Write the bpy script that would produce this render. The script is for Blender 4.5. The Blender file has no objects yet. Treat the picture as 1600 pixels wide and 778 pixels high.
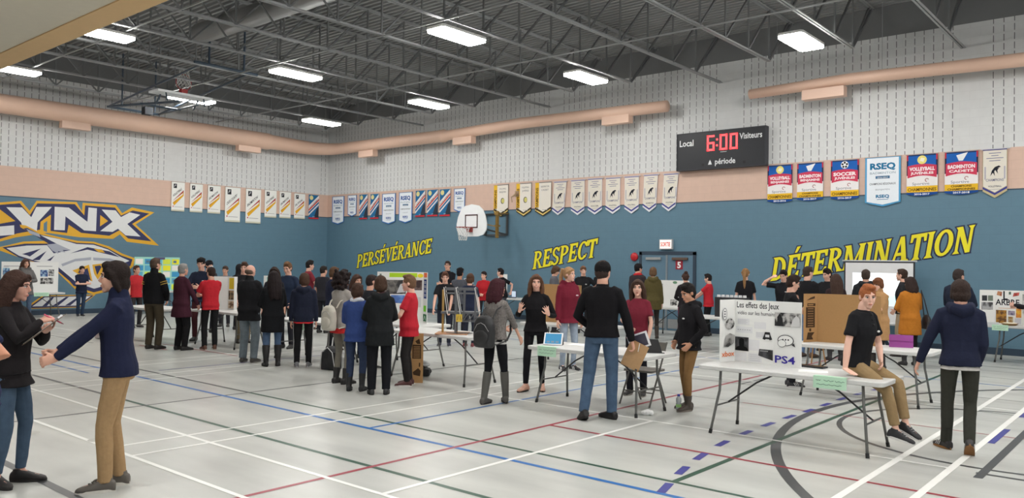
import bpy, bmesh, math, random
import numpy as np
from mathutils import Vector, Matrix, noise as mnoise

random.seed(7)
scene = bpy.context.scene
COL = scene.collection
PI = math.pi
R = math.radians

# ------------------------------------------------------------------ camera
CAM = Vector((26.9725, -20.088, 1.8))
YAW, PITCH, ROLL, FPX = 2.27438696, 0.01851997, 0.01582612, 1252.7
_fw = Vector((math.cos(YAW) * math.cos(PITCH), math.sin(YAW) * math.cos(PITCH), math.sin(PITCH)))
_rt = Vector((math.sin(YAW), -math.cos(YAW), 0))
_up = _rt.cross(_fw)
_r2 = _rt * math.cos(ROLL) + _up * math.sin(ROLL)
_u2 = -_rt * math.sin(ROLL) + _up * math.cos(ROLL)
cam_data = bpy.data.cameras.new('camera')
cam_data.sensor_width = 36.0
cam_data.lens = FPX * 36.0 / 1600.0
cam_data.clip_start, cam_data.clip_end = 0.05, 200
cam = bpy.data.objects.new('camera', cam_data)
cam.matrix_world = Matrix((( _r2.x, _u2.x, -_fw.x, CAM.x), (_r2.y, _u2.y, -_fw.y, CAM.y),
                           (_r2.z, _u2.z, -_fw.z, CAM.z), (0, 0, 0, 1)))
COL.objects.link(cam)
scene.camera = cam

# ------------------------------------------------------------------ world, exposure
LAMP = 54.0            # strength of the ceiling luminaires' diffusers
world = bpy.data.worlds.new('world')
scene.world = world
world.use_nodes = True
world.node_tree.nodes['Background'].inputs[0].default_value = (0.9, 0.95, 1.0, 1)
world.node_tree.nodes['Background'].inputs[1].default_value = 0.10
scene.view_settings.view_transform = 'Standard'
scene.view_settings.look = 'None'
scene.view_settings.exposure = 0.0
scene.view_settings.gamma = 1.0
scene.view_settings.use_curve_mapping = False

# ------------------------------------------------------------------ materials
def lin(c):
    if isinstance(c, str):
        c = tuple(int(c[i:i + 2], 16) for i in (0, 2, 4))
    return tuple(((v / 255) / 12.92 if v / 255 <= 0.04045 else ((v / 255 + 0.055) / 1.055) ** 2.4) for v in c) + (1.0,)

_M = {}
def base_mat(name):
    m = bpy.data.materials.new(name)
    m.use_nodes = True
    nt = m.node_tree
    return m, nt, nt.nodes['Principled BSDF']

def mat(c, rough=0.6, metal=0.0, kind='plain', scale=60.0, amt=0.12, bump=0.0, spec=0.5):
    """procedural material: base colour with a fine noise variation and optional bump"""
    key = (c if isinstance(c, str) else tuple(c), rough, metal, kind, scale, amt, bump, spec)
    if key in _M:
        return _M[key]
    m, nt, b = base_mat('%s_%s' % (kind, c if isinstance(c, str) else 'rgb'))
    b.inputs['Roughness'].default_value = rough
    b.inputs['Metallic'].default_value = metal
    b.inputs['Specular IOR Level'].default_value = spec
    col = lin(c)
    tc = nt.nodes.new('ShaderNodeTexCoord')
    nz = nt.nodes.new('ShaderNodeTexNoise')
    nz.inputs['Scale'].default_value = scale
    nz.inputs['Detail'].default_value = 3.0
    nt.links.new(tc.outputs['Object'], nz.inputs['Vector'])
    mix = nt.nodes.new('ShaderNodeMix')
    mix.data_type = 'RGBA'
    mix.inputs[6].default_value = tuple(v * (1 - amt) for v in col[:3]) + (1,)
    mix.inputs[7].default_value = tuple(min(1, v * (1 + amt)) for v in col[:3]) + (1,)
    nt.links.new(nz.outputs['Fac'], mix.inputs[0])
    nt.links.new(mix.outputs[2], b.inputs['Base Color'])
    if bump:
        bp = nt.nodes.new('ShaderNodeBump')
        bp.inputs['Strength'].default_value = bump
        bp.inputs['Distance'].default_value = 0.01
        nt.links.new(nz.outputs['Fac'], bp.inputs['Height'])
        nt.links.new(bp.outputs['Normal'], b.inputs['Normal'])
    _M[key] = m
    return m

def cloth(c, rough=0.9):  return mat(c, rough, 0, 'cloth', 26.0, 0.16, 0.35, 0.15)
def knit(c):   return mat(c, 0.95, 0, 'knit', 160.0, 0.45, 0.6, 0.1)
def denim(c):  return mat(c, 0.9, 0, 'denim', 14.0, 0.30, 0.2, 0.1)
def skin(c):   return mat(c, 0.55, 0, 'skin', 30.0, 0.06, 0.0, 0.35)
def hairm(c):  return mat(c, 0.75, 0, 'hair', 90.0, 0.45, 0.8, 0.15)
def plastic(c, r=0.45): return mat(c, r, 0, 'plastic', 20.0, 0.03)
def paint(c, r=0.6): return mat(c, r, 0, 'paint', 8.0, 0.04)
def paper(c):  return mat(c, 0.85, 0, 'paper', 30.0, 0.03, 0, 0.2)
def metalm(c, r=0.4): return mat(c, r, 0.6, 'metal', 30.0, 0.06)

def photo(c1, c2, scale=14.0):
    """a printed picture: two-tone blotches"""
    key = ('photo', c1, c2, scale)
    if key in _M: return _M[key]
    m, nt, b = base_mat('printed_picture')
    tc = nt.nodes.new('ShaderNodeTexCoord'); nz = nt.nodes.new('ShaderNodeTexNoise')
    nz.inputs['Scale'].default_value = scale; nz.inputs['Detail'].default_value = 4
    rp = nt.nodes.new('ShaderNodeValToRGB')
    rp.color_ramp.elements[0].position = 0.42; rp.color_ramp.elements[0].color = lin(c1)
    rp.color_ramp.elements[1].position = 0.58; rp.color_ramp.elements[1].color = lin(c2)
    nt.links.new(tc.outputs['Object'], nz.inputs['Vector'])
    nt.links.new(nz.outputs['Fac'], rp.inputs[0]); nt.links.new(rp.outputs[0], b.inputs['Base Color'])
    b.inputs['Roughness'].default_value = 0.6
    _M[key] = m
    return m

def emit(c, s):
    key = ('emit', c, s)
    if key in _M: return _M[key]
    m, nt, b = base_mat('lit_surface')
    b.inputs['Base Color'].default_value = lin(c)
    b.inputs['Emission Color'].default_value = lin(c)
    b.inputs['Emission Strength'].default_value = s
    _M[key] = m
    return m

def mth(nt, op, a, b=None, c=None):
    n = nt.nodes.new('ShaderNodeMath'); n.operation = op
    for i, v in enumerate((a, b, c)):
        if v is None: continue
        if isinstance(v, (int, float)): n.inputs[i].default_value = v
        else: nt.links.new(v, n.inputs[i])
    return n.outputs[0]

def wall_material(name, c, slots=False, course=0.2, rough=0.55, axis=0):
    """painted concrete block; slotted = acoustic block with a column of vertical slits every 0.2 m"""
    m, nt, b = base_mat(name)
    b.inputs['Roughness'].default_value = rough
    tc = nt.nodes.new('ShaderNodeTexCoord'); sx = nt.nodes.new('ShaderNodeSeparateXYZ')
    nt.links.new(tc.outputs['Object'], sx.inputs[0])
    u, z = sx.outputs[axis], sx.outputs[2]
    nz = nt.nodes.new('ShaderNodeTexNoise'); nz.inputs['Scale'].default_value = 5.0; nz.inputs['Detail'].default_value = 4
    nt.links.new(tc.outputs['Object'], nz.inputs['Vector'])
    fz = mth(nt, 'FRACT', mth(nt, 'DIVIDE', z, course))
    joint = mth(nt, 'LESS_THAN', fz, 0.045)
    row = mth(nt, 'FLOOR', mth(nt, 'DIVIDE', z, course))
    fu = mth(nt, 'FRACT', mth(nt, 'ADD', mth(nt, 'DIVIDE', u, course * 2), mth(nt, 'MULTIPLY', row, 0.5)))
    vj = mth(nt, 'LESS_THAN', fu, 0.022)
    jm = mth(nt, 'MAXIMUM', joint, vj)
    mix = nt.nodes.new('ShaderNodeMix'); mix.data_type = 'RGBA'
    col = lin(c)
    mix.inputs[6].default_value = tuple(v * 0.93 for v in col[:3]) + (1,)
    mix.inputs[7].default_value = tuple(v * 1.07 for v in col[:3]) + (1,)
    nt.links.new(nz.outputs['Fac'], mix.inputs[0])
    out = mix.outputs[2]
    m2 = nt.nodes.new('ShaderNodeMix'); m2.data_type = 'RGBA'
    m2.inputs[7].default_value = tuple(v * 0.80 for v in col[:3]) + (1,)
    nt.links.new(out, m2.inputs[6])
    nt.links.new(mth(nt, 'MULTIPLY', jm, 0.35), m2.inputs[0])
    out = m2.outputs[2]
    if slots:
        fs = mth(nt, 'FRACT', mth(nt, 'DIVIDE', u, 0.198))
        inu = mth(nt, 'MULTIPLY', mth(nt, 'GREATER_THAN', fs, 0.43), mth(nt, 'LESS_THAN', fs, 0.52))
        inz = mth(nt, 'MULTIPLY', mth(nt, 'GREATER_THAN', fz, 0.10), mth(nt, 'LESS_THAN', fz, 0.84))
        # plain pilaster of two blocks width every 5.8 m
        pl = mth(nt, 'GREATER_THAN', mth(nt, 'FRACT', mth(nt, 'DIVIDE', mth(nt, 'ADD', u, 0.15), 5.80)), 0.085)
        sl = mth(nt, 'MULTIPLY', mth(nt, 'MULTIPLY', inu, inz), pl)
        m3 = nt.nodes.new('ShaderNodeMix'); m3.data_type = 'RGBA'
        m3.inputs[7].default_value = lin((112, 114, 116))
        nt.links.new(out, m3.inputs[6]); nt.links.new(sl, m3.inputs[0])
        out = m3.outputs[2]
    bp = nt.nodes.new('ShaderNodeBump'); bp.inputs['Strength'].default_value = 0.25; bp.inputs['Distance'].default_value = 0.005
    bp.invert = True
    nt.links.new(jm, bp.inputs['Height']); nt.links.new(bp.outputs['Normal'], b.inputs['Normal'])
    nt.links.new(out, b.inputs['Base Color'])
    return m

def floor_material():
    m, nt, b = base_mat('gym_floor_vinyl')
    tc = nt.nodes.new('ShaderNodeTexCoord')
    mp = nt.nodes.new('ShaderNodeMapping'); mp.inputs['Scale'].default_value = (0.5, 2.2, 1)
    nt.links.new(tc.outputs['Object'], mp.inputs['Vector'])
    nz = nt.nodes.new('ShaderNodeTexNoise'); nz.inputs['Scale'].default_value = 1.1; nz.inputs['Detail'].default_value = 6
    nt.links.new(mp.outputs[0], nz.inputs['Vector'])
    rp = nt.nodes.new('ShaderNodeValToRGB')
    rp.color_ramp.elements[0].position = 0.3; rp.color_ramp.elements[0].color = lin((174, 175, 171))
    rp.color_ramp.elements[1].position = 0.7; rp.color_ramp.elements[1].color = lin((196, 197, 192))
    nt.links.new(nz.outputs['Fac'], rp.inputs[0]); nt.links.new(rp.outputs[0], b.inputs['Base Color'])
    n2 = nt.nodes.new('ShaderNodeTexNoise'); n2.inputs['Scale'].default_value = 3.0; n2.inputs['Detail'].default_value = 3
    nt.links.new(tc.outputs['Object'], n2.inputs['Vector'])
    nt.links.new(mth(nt, 'MULTIPLY_ADD', n2.outputs['Fac'], 0.16, 0.24), b.inputs['Roughness'])
    b.inputs['Specular IOR Level'].default_value = 0.42
    return m

# ------------------------------------------------------------------ mesh builder
class MB:
    def __init__(s):
        s.v, s.f, s.m = [], [], []
    def poly(s, pts, mi=0):
        i = len(s.v); s.v += [tuple(p) for p in pts]; s.f.append(tuple(range(i, i + len(pts)))); s.m.append(mi)
    def raw(s, vs, fs, mi=0, M=None):
        i = len(s.v)
        s.v += [tuple(M @ Vector(p)) if M is not None else tuple(p) for p in vs]
        s.f += [tuple(a + i for a in f) for f in fs]; s.m += [mi] * len(fs)
    def box(s, a, b, mi=0, M=None):
        x0, y0, z0 = (min(a[k], b[k]) for k in range(3)); x1, y1, z1 = (max(a[k], b[k]) for k in range(3))
        vs = [(x0, y0, z0), (x1, y0, z0), (x1, y1, z0), (x0, y1, z0), (x0, y0, z1), (x1, y0, z1), (x1, y1, z1), (x0, y1, z1)]
        s.raw(vs, [(3, 2, 1, 0), (4, 5, 6, 7), (0, 1, 5, 4), (1, 2, 6, 5), (2, 3, 7, 6), (3, 0, 4, 7)], mi, M)
    def prism(s, poly, y0, y1, mi=0, M=None):
        """outline in x,z (counter-clockwise seen from -y), front at y0, back at y1"""
        n = len(poly)
        vs = [(x, y0, z) for x, z in poly] + [(x, y1, z) for x, z in poly]
        fs = [tuple(range(n)), tuple(range(2 * n - 1, n - 1, -1))]
        fs += [(i, i + n, (i + 1) % n + n, (i + 1) % n) for i in range(n)]
        s.raw(vs, fs, mi, M)
    def slab(s, poly, z0, z1, mi=0, M=None):
        n = len(poly)
        vs = [(x, y, z0) for x, y in poly] + [(x, y, z1) for x, y in poly]
        fs = [tuple(range(n - 1, -1, -1)), tuple(range(n, 2 * n))]
        fs += [(i, (i + 1) % n, (i + 1) % n + n, i + n) for i in range(n)]
        s.raw(vs, fs, mi, M)
    def bar(s, p, q, w, h, mi=0):
        """rectangular bar from p to q, w wide (horizontal), h high"""
        p, q = Vector(p), Vector(q); d = (q - p).normalized()
        side = d.cross(Vector((0, 0, 1)))
        if side.length < 1e-4: side = Vector((1, 0, 0))
        side.normalize(); up = side.cross(d)
        vs = []
        for c in (p, q):
            for a, b in ((-1, -1), (1, -1), (1, 1), (-1, 1)):
                vs.append(c + side * (a * w / 2) + up * (b * h / 2))
        s.raw(vs, [(3, 2, 1, 0), (4, 5, 6, 7), (0, 1, 5, 4), (1, 2, 6, 5), (2, 3, 7, 6), (3, 0, 4, 7)], mi)
    def tube(s, pts, rad, n=8, mi=0, side=None, cap=True, closed=False):
        """loft along a polyline; rad = number, (a, b), or a list of them; b runs along `side`"""
        P = [Vector(p) for p in pts]; k = len(P)
        if not isinstance(rad, list): rad = [rad] * k
        base = len(s.v); prev = None
        for i in range(k):
            if closed: t = P[(i + 1) % k] - P[(i - 1) % k]
            else: t = P[min(i + 1, k - 1)] - P[max(i - 1, 0)]
            if t.length < 1e-9: t = Vector((0, 0, 1))
            t.normalize()
            if side is not None: ref = Vector(side)
            elif prev is not None: ref = prev
            else: ref = Vector((0, 0, 1)) if abs(t.z) < 0.9 else Vector((0, 1, 0))
            b = ref - t * ref.dot(t)
            if b.length < 1e-4: b = Vector((1, 0, 0)) - t * t.x
            b.normalize(); a = b.cross(t); prev = b
            r = rad[i]
            ra, rb = r if isinstance(r, tuple) else (r, r)
            for j in range(n):
                an = 2 * PI * j / n
                s.v.append(tuple(P[i] + a * (ra * math.cos(an)) + b * (rb * math.sin(an))))
        for i in range(k if closed else k - 1):
            i2 = (i + 1) % k
            for j in range(n):
                j2 = (j + 1) % n
                s.f.append((base + i * n + j, base + i * n + j2, base + i2 * n + j2, base + i2 * n + j)); s.m.append(mi)
        if cap and not closed:
            s.f.append(tuple(base + j for j in range(n - 1, -1, -1))); s.m.append(mi)
            s.f.append(tuple(base + (k - 1) * n + j for j in range(n))); s.m.append(mi)
    def rings(s, rings, mi=0):
        """closed loft through explicit rings of equal length"""
        base = len(s.v); n = len(rings[0])
        for r in rings: s.v += [tuple(p) for p in r]
        for i in range(len(rings) - 1):
            for j in range(n):
                j2 = (j + 1) % n
                s.f.append((base + i * n + j, base + i * n + j2, base + (i + 1) * n + j2, base + (i + 1) * n + j)); s.m.append(mi)
        s.f.append(tuple(base + j for j in range(n - 1, -1, -1))); s.m.append(mi)
        s.f.append(tuple(base + (len(rings) - 1) * n + j for j in range(n))); s.m.append(mi)
    def ell(s, c, r, M=None, mi=0, nu=12, nv=8):
        vs = [(c[0], c[1], c[2] - r[2])]
        for i in range(1, nv):
            t = -PI / 2 + PI * i / nv
            for j in range(nu):
                a = 2 * PI * j / nu
                vs.append((c[0] + r[0] * math.cos(t) * math.cos(a), c[1] + r[1] * math.cos(t) * math.sin(a), c[2] + r[2] * math.sin(t)))
        vs.append((c[0], c[1], c[2] + r[2])); top = len(vs) - 1
        fs = []
        for j in range(nu):
            j2 = (j + 1) % nu
            fs.append((0, 1 + j2, 1 + j))
            fs.append((top, 1 + (nv - 2) * nu + j, 1 + (nv - 2) * nu + j2))
            for i in range(nv - 2):
                fs.append((1 + i * nu + j, 1 + i * nu + j2, 1 + (i + 1) * nu + j2, 1 + (i + 1) * nu + j))
        s.raw(vs, fs, mi, M)
    def text(s, body, cx, z, size, y, mi=0, bold=0.0, shear=0.0, align='CENTER', width=None, ext=0.0):
        vs, fs, w = text_mesh(body, bold, shear)
        k = size
        kx = size if width is None else width / max(w, 1e-6)
        x0 = cx - (w * kx / 2 if align == 'CENTER' else 0)
        s.raw([(x0 + a * kx, y, z + b * k) for a, b in vs], fs, mi)
    def build(s, name, mats, parent=None, loc=None, rot=None, smooth=False):
        me = bpy.data.meshes.new(name)
        me.from_pydata(s.v, [], s.f)
        if not isinstance(mats, (list, tuple)): mats = [mats]
        for m in mats: me.materials.append(m)
        if len(mats) > 1: me.polygons.foreach_set('material_index', s.m)
        if smooth: me.polygons.foreach_set('use_smooth', [True] * len(me.polygons))
        me.update()
        o = bpy.data.objects.new(name, me)
        COL.objects.link(o)
        if parent is not None: o.parent = parent
        if loc is not None: o.location = loc
        if rot is not None: o.rotation_euler = (0, 0, rot)
        return o

_T = {}
def text_mesh(body, bold=0.0, shear=0.0):
    key = (body, bold, shear)
    if key in _T: return _T[key]
    cu = bpy.data.curves.new('lettering', 'FONT')
    cu.body = body; cu.size = 1.0; cu.offset = bold; cu.shear = shear; cu.resolution_u = 2; cu.fill_mode = 'FRONT'
    o = bpy.data.objects.new('lettering', cu)
    me = o.to_mesh()
    vs = [(v.co.x, v.co.y) for v in me.vertices]; fs = [tuple(p.vertices) for p in me.polygons]
    o.to_mesh_clear(); bpy.data.objects.remove(o); bpy.data.curves.remove(cu)
    x0 = min(v[0] for v in vs); x1 = max(v[0] for v in vs)
    vs = [(a - x0, b) for a, b in vs]
    _T[key] = (vs, fs, x1 - x0)
    return _T[key]

def thing(name, label, cat, loc=(0, 0, 0), rotz=0.0, group=None):
    o = bpy.data.objects.new(name, None); COL.objects.link(o)
    o.empty_display_size = 0.1
    o.location = loc; o.rotation_euler = (0, 0, rotz)
    o['label'] = label; o['category'] = cat
    if group: o['group'] = group
    return o
def tag(o, label, cat, group=None):
    o['label'] = label; o['category'] = cat
    if group: o['group'] = group
    return o
def struct(o):
    o['kind'] = 'structure'
    return o
def part_label(o, l):
    o['label'] = l
    return o
def copy_tree(o, parent=None):
    c = o.copy(); COL.objects.link(c)
    if parent is not None: c.parent = parent
    for ch in o.children: copy_tree(ch, c)
    return c

# ------------------------------------------------------------------ room shell
XR, YF, ZD = 32.5, -24.0, 8.05        # right wall, wall behind the camera, underside of the roof deck
Z_BASE, Z_BLUE, Z_PEACH, Z_WHITE = 0.15, 3.56, 4.485, 7.32
BLUE, PEACH, WHITE, DARK = (92, 125, 144), (212, 181, 164), (212, 213, 213), (116, 117, 118)

# floor with all painted court markings in the same mesh
fm = MB()
fm.poly([(0, YF, 0), (XR, YF, 0), (XR, 0, 0), (0, 0, 0)], 0)
FL_COL = ['floor', (240, 240, 236), (24, 104, 176), (38, 78, 60), (152, 40, 58), (66, 68, 70), (58, 60, 140), (238, 226, 210)]
def line(x0, y0, x1, y1, w, mi, z):
    d = Vector((x1 - x0, y1 - y0, 0)).normalized(); n = Vector((-d.y, d.x, 0)) * (w / 2)
    a, b = Vector((x0, y0, z)), Vector((x1, y1, z))
    fm.poly([a - n, b - n, b + n, a + n], mi)
def xl(y, x0, x1, w, mi, z): line(x0, y, x1, y, w, mi, z)
def yl(x, y0, y1, w, mi, z): line(x, y0, x, y1, w, mi, z)
def arc(cx, cy, r, a0, a1, w, mi, z, n=64):
    for i in range(n):
        a, b = a0 + (a1 - a0) * i / n, a0 + (a1 - a0) * (i + 1) / n
        fm.poly([(cx + rr * math.cos(t), cy + rr * math.sin(t), z) for rr, t in ((r - w / 2, a), (r + w / 2, a), (r + w / 2, b), (r - w / 2, b))], mi)
W_, B_, G_, R_, K_, P_ = 1, 2, 3, 4, 5, 6
z = 0.0010
# white badminton courts
for x in (19.16, 19.62, 13.05, 13.5, 6.9, 7.36): yl(x, -16.74, -1.2, 0.045, W_, z + .0010)
for y, xa, xb in ((-15.96, 13.1, 25.3), (-16.73, 13.1, 25.3), (-11.88, 19.16, 25.3), (-11.88, 7.0, 13.4), (-12.03, 0.8, 7.3), (-7.9, 19.2, 25.3), (-1.95, 7, 25.3), (-1.2, 7, 25.3), (-7.2, 7.0, 13.4), (-13.4, .8, 7.0), (-6.2, .8, 7.0)): xl(y, xa, xb, 0.045, W_, z + .0012)
yl(22.19, -15.96, -11.9, 0.05, W_, z + .0014); yl(22.19, -7.9, -1.95, 0.05, W_, z + .0014); yl(10.2, -7.2, -1.95, 0.05, W_, z + .0014)
for x in (24.84, 25.30): yl(x, -17.5, -1.2, 0.065, W_, z + .0016)
for x in (14.72, 15.2): yl(x, -16.9, -11.0, 0.04, W_, z + .0010)
# blue volleyball, green, red, grey lines
xl(-14.44, 9.6, 27.5, 0.06, B_, z + .0006); xl(-12.9, 5.5, 9.4, 0.04, K_, z + .0004)
yl(20.19, -14.44, -5.4, 0.045, B_, z + .0007); xl(-5.4, 9.6, 27.5, 0.05, B_, z + .0006)
xl(-14.06, 11.0, 29, 0.05, G_, z + .0004); xl(-15.47, 11.0, 29, 0.055, G_, z + .0004); xl(-9.9, 16.5, 23.2, 0.02, K_, z + .0003)
yl(23.67, -14.06, -2.6, 0.06, G_, z + .0005); xl(-2.6, 5.0, 29, 0.04, G_, z + .0004)
yl(21.48, -18.0, -1.8, 0.05, R_, z + .0008); xl(-12.92, 21.48, 28.5, 0.05, R_, z + .0007); xl(-9.9, 22.4, 28, 0.03, R_, z + .0005)
xl(-12.4, 10.4, 11.6, 0.05, R_, z + .0006); xl(-11.95, 10.4, 13.4, 0.04, R_, z + .0005)
yl(17.22, -18.5, -1.5, 0.05, K_, z + .0005); xl(-17.58, 4.0, 28.0, 0.075, K_, z + .0004); yl(14.33, -13.9, -7.0, 0.04, P_, z + .0004)
xl(-15.47, 4.0, 16.7, 0.055, K_, z + .0007); xl(-14.06, 4.0, 17.2, 0.05, K_, z + .0007); xl(-8.3, 8, 28, 0.03, K_, z + .0003); xl(-7.0, 8, 28, 0.03, K_, z + .0003); xl(-3.4, 4, 29, 0.03, K_, z + .0003); xl(-4.4, 4, 29, 0.03, G_, z + .0003)
yl(21.66, -8.3, -5.2, 0.035, K_, z + .0005)
xl(-14.8, 12.2, 13.9, 0.045, B_, z + .0009)
# basketball three-point arc, free-throw circle and lane
arc(29.6, -9.9, 6.25, PI / 2, 3 * PI / 2, 0.10, K_, z + .0003, 90)
arc(25.55, -9.9, 1.80, 0, 2 * PI, 0.06, K_, z + .0002, 72)
yl(25.55, -12.1, -7.7, 0.075, K_, z + .0009); xl(-11.9, 25.5, 31, 0.06, K_, z + .0001); xl(-7.9, 25.5, 31, 0.06, K_, z + .0001)
xl(-16.15, 29.6, 31, 0.05, K_, z + .0003); xl(-3.65, 29.6, 31, 0.05, K_, z + .0003)
# dashed violet-blue indoor hockey arc
dash = [(23.71, -14.27), (23.54, -13.67), (23.415, -13.08), (23.315, -12.41), (23.265, -11.74), (23.255, -11.10), (23.255, -10.46), (23.27, -9.86), (23.27, -9.24), (23.27, -8.60), (23.30, -7.95), (23.36, -7.3), (23.48, -6.7)]
for i, (x, y) in enumerate(dash):
    a = Vector((dash[min(i + 1, len(dash) - 1)][0] - dash[max(i - 1, 0)][0], dash[min(i + 1, len(dash) - 1)][1] - dash[max(i - 1, 0)][1], 0)).normalized() * 0.155
    line(x - a.x, y - a.y, x + a.x, y + a.y, 0.075, P_, z + .0011)
for k in range(4): yl(25.355, -10.4 + k * 2.0, -9.4 + k * 2.0, 0.09, P_, z + .0009)
# flush floor sockets
for x, y in ((17.95, -17.0), (18.75, -16.65)):
    fm.poly([(x + .10 * math.cos(2 * PI * k / 20), y + .10 * math.sin(2 * PI * k / 20), z + .0018) for k in range(20)], 7)
floor_mats = [floor_material()] + [mat(c, 0.35, 0, 'court_line', 6, 0.05) for c in FL_COL[1:7]] + [mat((178, 178, 172), 0.35, 0, 'socket_plate', 6, 0.05)]
struct(fm.build('floor', floor_mats))

# walls: bands of paint on block
def wall(name, length, mats, loc, rot):
    mb = MB()
    for (a, b), mi in (((0, Z_BLUE), 0), ((Z_BLUE, Z_BLUE + .03), 4), ((Z_BLUE + .03, Z_PEACH), 1), ((Z_PEACH, Z_WHITE), 2), ((Z_WHITE, ZD + .25), 3)):
        mb.poly([(0, 0, a), (length, 0, a), (length, 0, b), (0, 0, b)], mi)
    # give the wall its thickness
    mb.box((0, 0.002, 0), (length, 0.2, ZD + .25), 3)
    return struct(mb.build(name, mats, None, loc, rot))
WM = [wall_material('blue_block', BLUE), wall_material('peach_block', PEACH),
      wall_material('white_slotted_block', WHITE, True), paint(DARK, 0.8), paint((52, 74, 92))]
wall_back = wall('wall_back', XR, WM, (0, 0, 0), 0)
wall_left = wall('wall_left', -YF, WM, (0, YF, 0), R(90))
wall('wall_right', -YF, WM, (XR, 0, 0), R(-90))
wall('wall_front', XR, WM, (XR, YF, 0), R(180))
mb = MB(); mb.box((14.0 - 14.0, -0.012, 0), (14.86, 0, Z_BASE)); mb.box((16.52, -0.012, 0), (XR, 0, Z_BASE))
struct(mb.build('baseboard_back', paint((44, 62, 80), 0.5)))
mb = MB(); mb.box((0, YF, 0), (0.012, 0, Z_BASE)); struct(mb.build('baseboard_left', paint((44, 62, 80), 0.5)))

# roof deck: corrugated steel, flutes along x
mb = MB(); y = YF; step = 0.18
prof = []
while y < 0:
    prof += [(y, ZD), (y + .07, ZD), (y + .095, ZD + .075), (y + .155, ZD + .075)]
    y += step
vs = [(0, a, b) for a, b in prof] + [(XR, a, b) for a, b in prof]; n = len(prof)
mb.raw(vs, [(i, i + n, i + n + 1, i + 1) for i in range(n - 1)])
mb.box((0, YF, ZD + .2), (XR, 0, ZD + .3))
struct(mb.build('ceiling', mat((132, 133, 133), 0.6, 0, 'deck_paint', 3, 0.08)))

# soffit and beam over the near side of the gym
mb = MB(); mb.box((0.0, -23.95, 4.515), (19.4, -16.40, 4.86)); o = mb.build('trim_1', paint((222, 212, 194), 0.8)); struct(o)
mb = MB(); mb.box((0.0, -16.40, 4.5), (19.4, -16.08, 4.92)); o = mb.build('trim_2', paint((228, 190, 140), 0.7)); struct(o)

# open-web steel roof joists
JM = mat((160, 162, 163), 0.5, 0.15, 'joist_paint', 5, 0.06)  # lit look of the bottom chords put into a lighter grey
JW = mat((116, 118, 119), 0.5, 0.15, 'joist_web_dimmed', 5, 0.06)  # same steel as the chords; dim look of the webs put into colour
jg = 'open-web roof joists'
ZB, ZT = 6.77, 7.98
protos = {}
for k in range(16):
    x = 1.72 + 1.942 * k
    long_ = (k - 2) % 3 == 0
    y_end = -0.02 if long_ else -1.45
    key = long_
    if key not in protos:
        root = thing('roof_joist', 'grey open-web steel roof joist spanning above the gym', 'roof joist', (x, 0, 0), 0, jg)
        b = MB()
        for s in (-1, 1):
            b.box((s * .008, -19.9, ZB), (s * .055, y_end, ZB + .012)); b.box((s * .008, -19.9, ZB), (s * .016, y_end, ZB + .055))
        b.build('bottom_chord', JM, root)
        t = MB()
        for s in (-1, 1):
            t.box((s * .008, -23.9, ZT + .05), (s * .055, -0.02, ZT + .062)); t.box((s * .008, -23.9, ZT), (s * .016, -.02, ZT + .062))
        t.build('top_chord', JM, root)
        w = MB()
        ys = [-1.47 - 1.19 * i for i in range(16)]
        for i, yy in enumerate(ys):
            w.bar((0, yy, ZB + .02), (0, yy, ZT + .03), .035, .035)
            if yy > -10.4:
                w.bar((0, yy, ZB + .02), (0, yy + 1.19, ZT + .03), .04, .04)
            else:
                w.bar((0, yy, ZB + .02), (0, yy - 1.19, ZT + .03), .04, .04)
        w.bar((0, -1.47, ZB + .02), (0, -0.1, ZT + .03), .05, .05)
        w.bar((0, ys[7], ZB + .02), (0, ys[8], ZT + .03), .035, .035); w.bar((0, ys[8], ZB + .02), (0, ys[7], ZT + .03), .035, .035)
        w.build('web', JW, root)
        protos[key] = root
    else:
        c = copy_tree(protos[key]); c.location = (x, 0, 0)
for yy in (-5.02, -8.62, -12.3):
    mb = MB(); mb.box((0.05, yy - .015, ZB - .03), (XR - .05, yy + .015, ZB - .005))
    tag(mb.build('bridging_rod', JM), 'long thin steel bridging rod tying the joists together', 'bridging', 'joist bridging rods')

# big grey ventilation duct up between the joists
mb = MB(); mb.tube([(8.1, -10.0, 7.42), (31.0, -10.0, 7.42)], 0.25, 20)
tag(mb.build('ceiling_duct', mat((140, 141, 141), 0.5, 0.2, 'duct_paint', 4, 0.05), smooth=True), 'large grey round ventilation duct up among the roof joists', 'duct')

# luminaires
LM = emit((255, 253, 248), LAMP)
HM = paint((225, 225, 222), 0.5)
lg_ = 'ceiling luminaires'
proto = None
for x in (3.75, 9.15, 15.0, 20.6, 26.2, 31.0):
    for y in (-3.12, -7.9, -12.5, -17.2, -21.9):  # rows nearest the camera are unseen, added to brighten surfaces facing it
        if y < -16 and x < 20: continue
        lx, ly = (x - .22, y - .24) if (y == -12.5 and x < 10) else (x, y)
        if proto is None:
            proto = thing('ceiling_light', 'bright white rectangular luminaire hanging under the joists', 'ceiling light', (lx, ly, 6.64), 0, lg_)
            b = MB()
            b.slab([(-.27, -.62), (-.22, -.68), (.22, -.68), (.27, -.62), (.27, .62), (.22, .68), (-.22, .68), (-.27, .62)], 0.02, 0.075)
            b.bar((0, -.4, .07), (0, -.4, .16), .02, .02); b.bar((0, .4, .07), (0, .4, .16), .02, .02)
            b.build('housing', HM, proto)
            d = MB()
            d.slab([(-.26, -.61), (-.21, -.665), (.21, -.665), (.26, -.61), (.26, .61), (.21, .665), (-.21, .665), (-.26, .61)], -0.03, 0.02)
            d.build('diffuser', LM, proto)
        else:
            c = copy_tree(proto); c.location = (lx, ly, 6.64)

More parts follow.
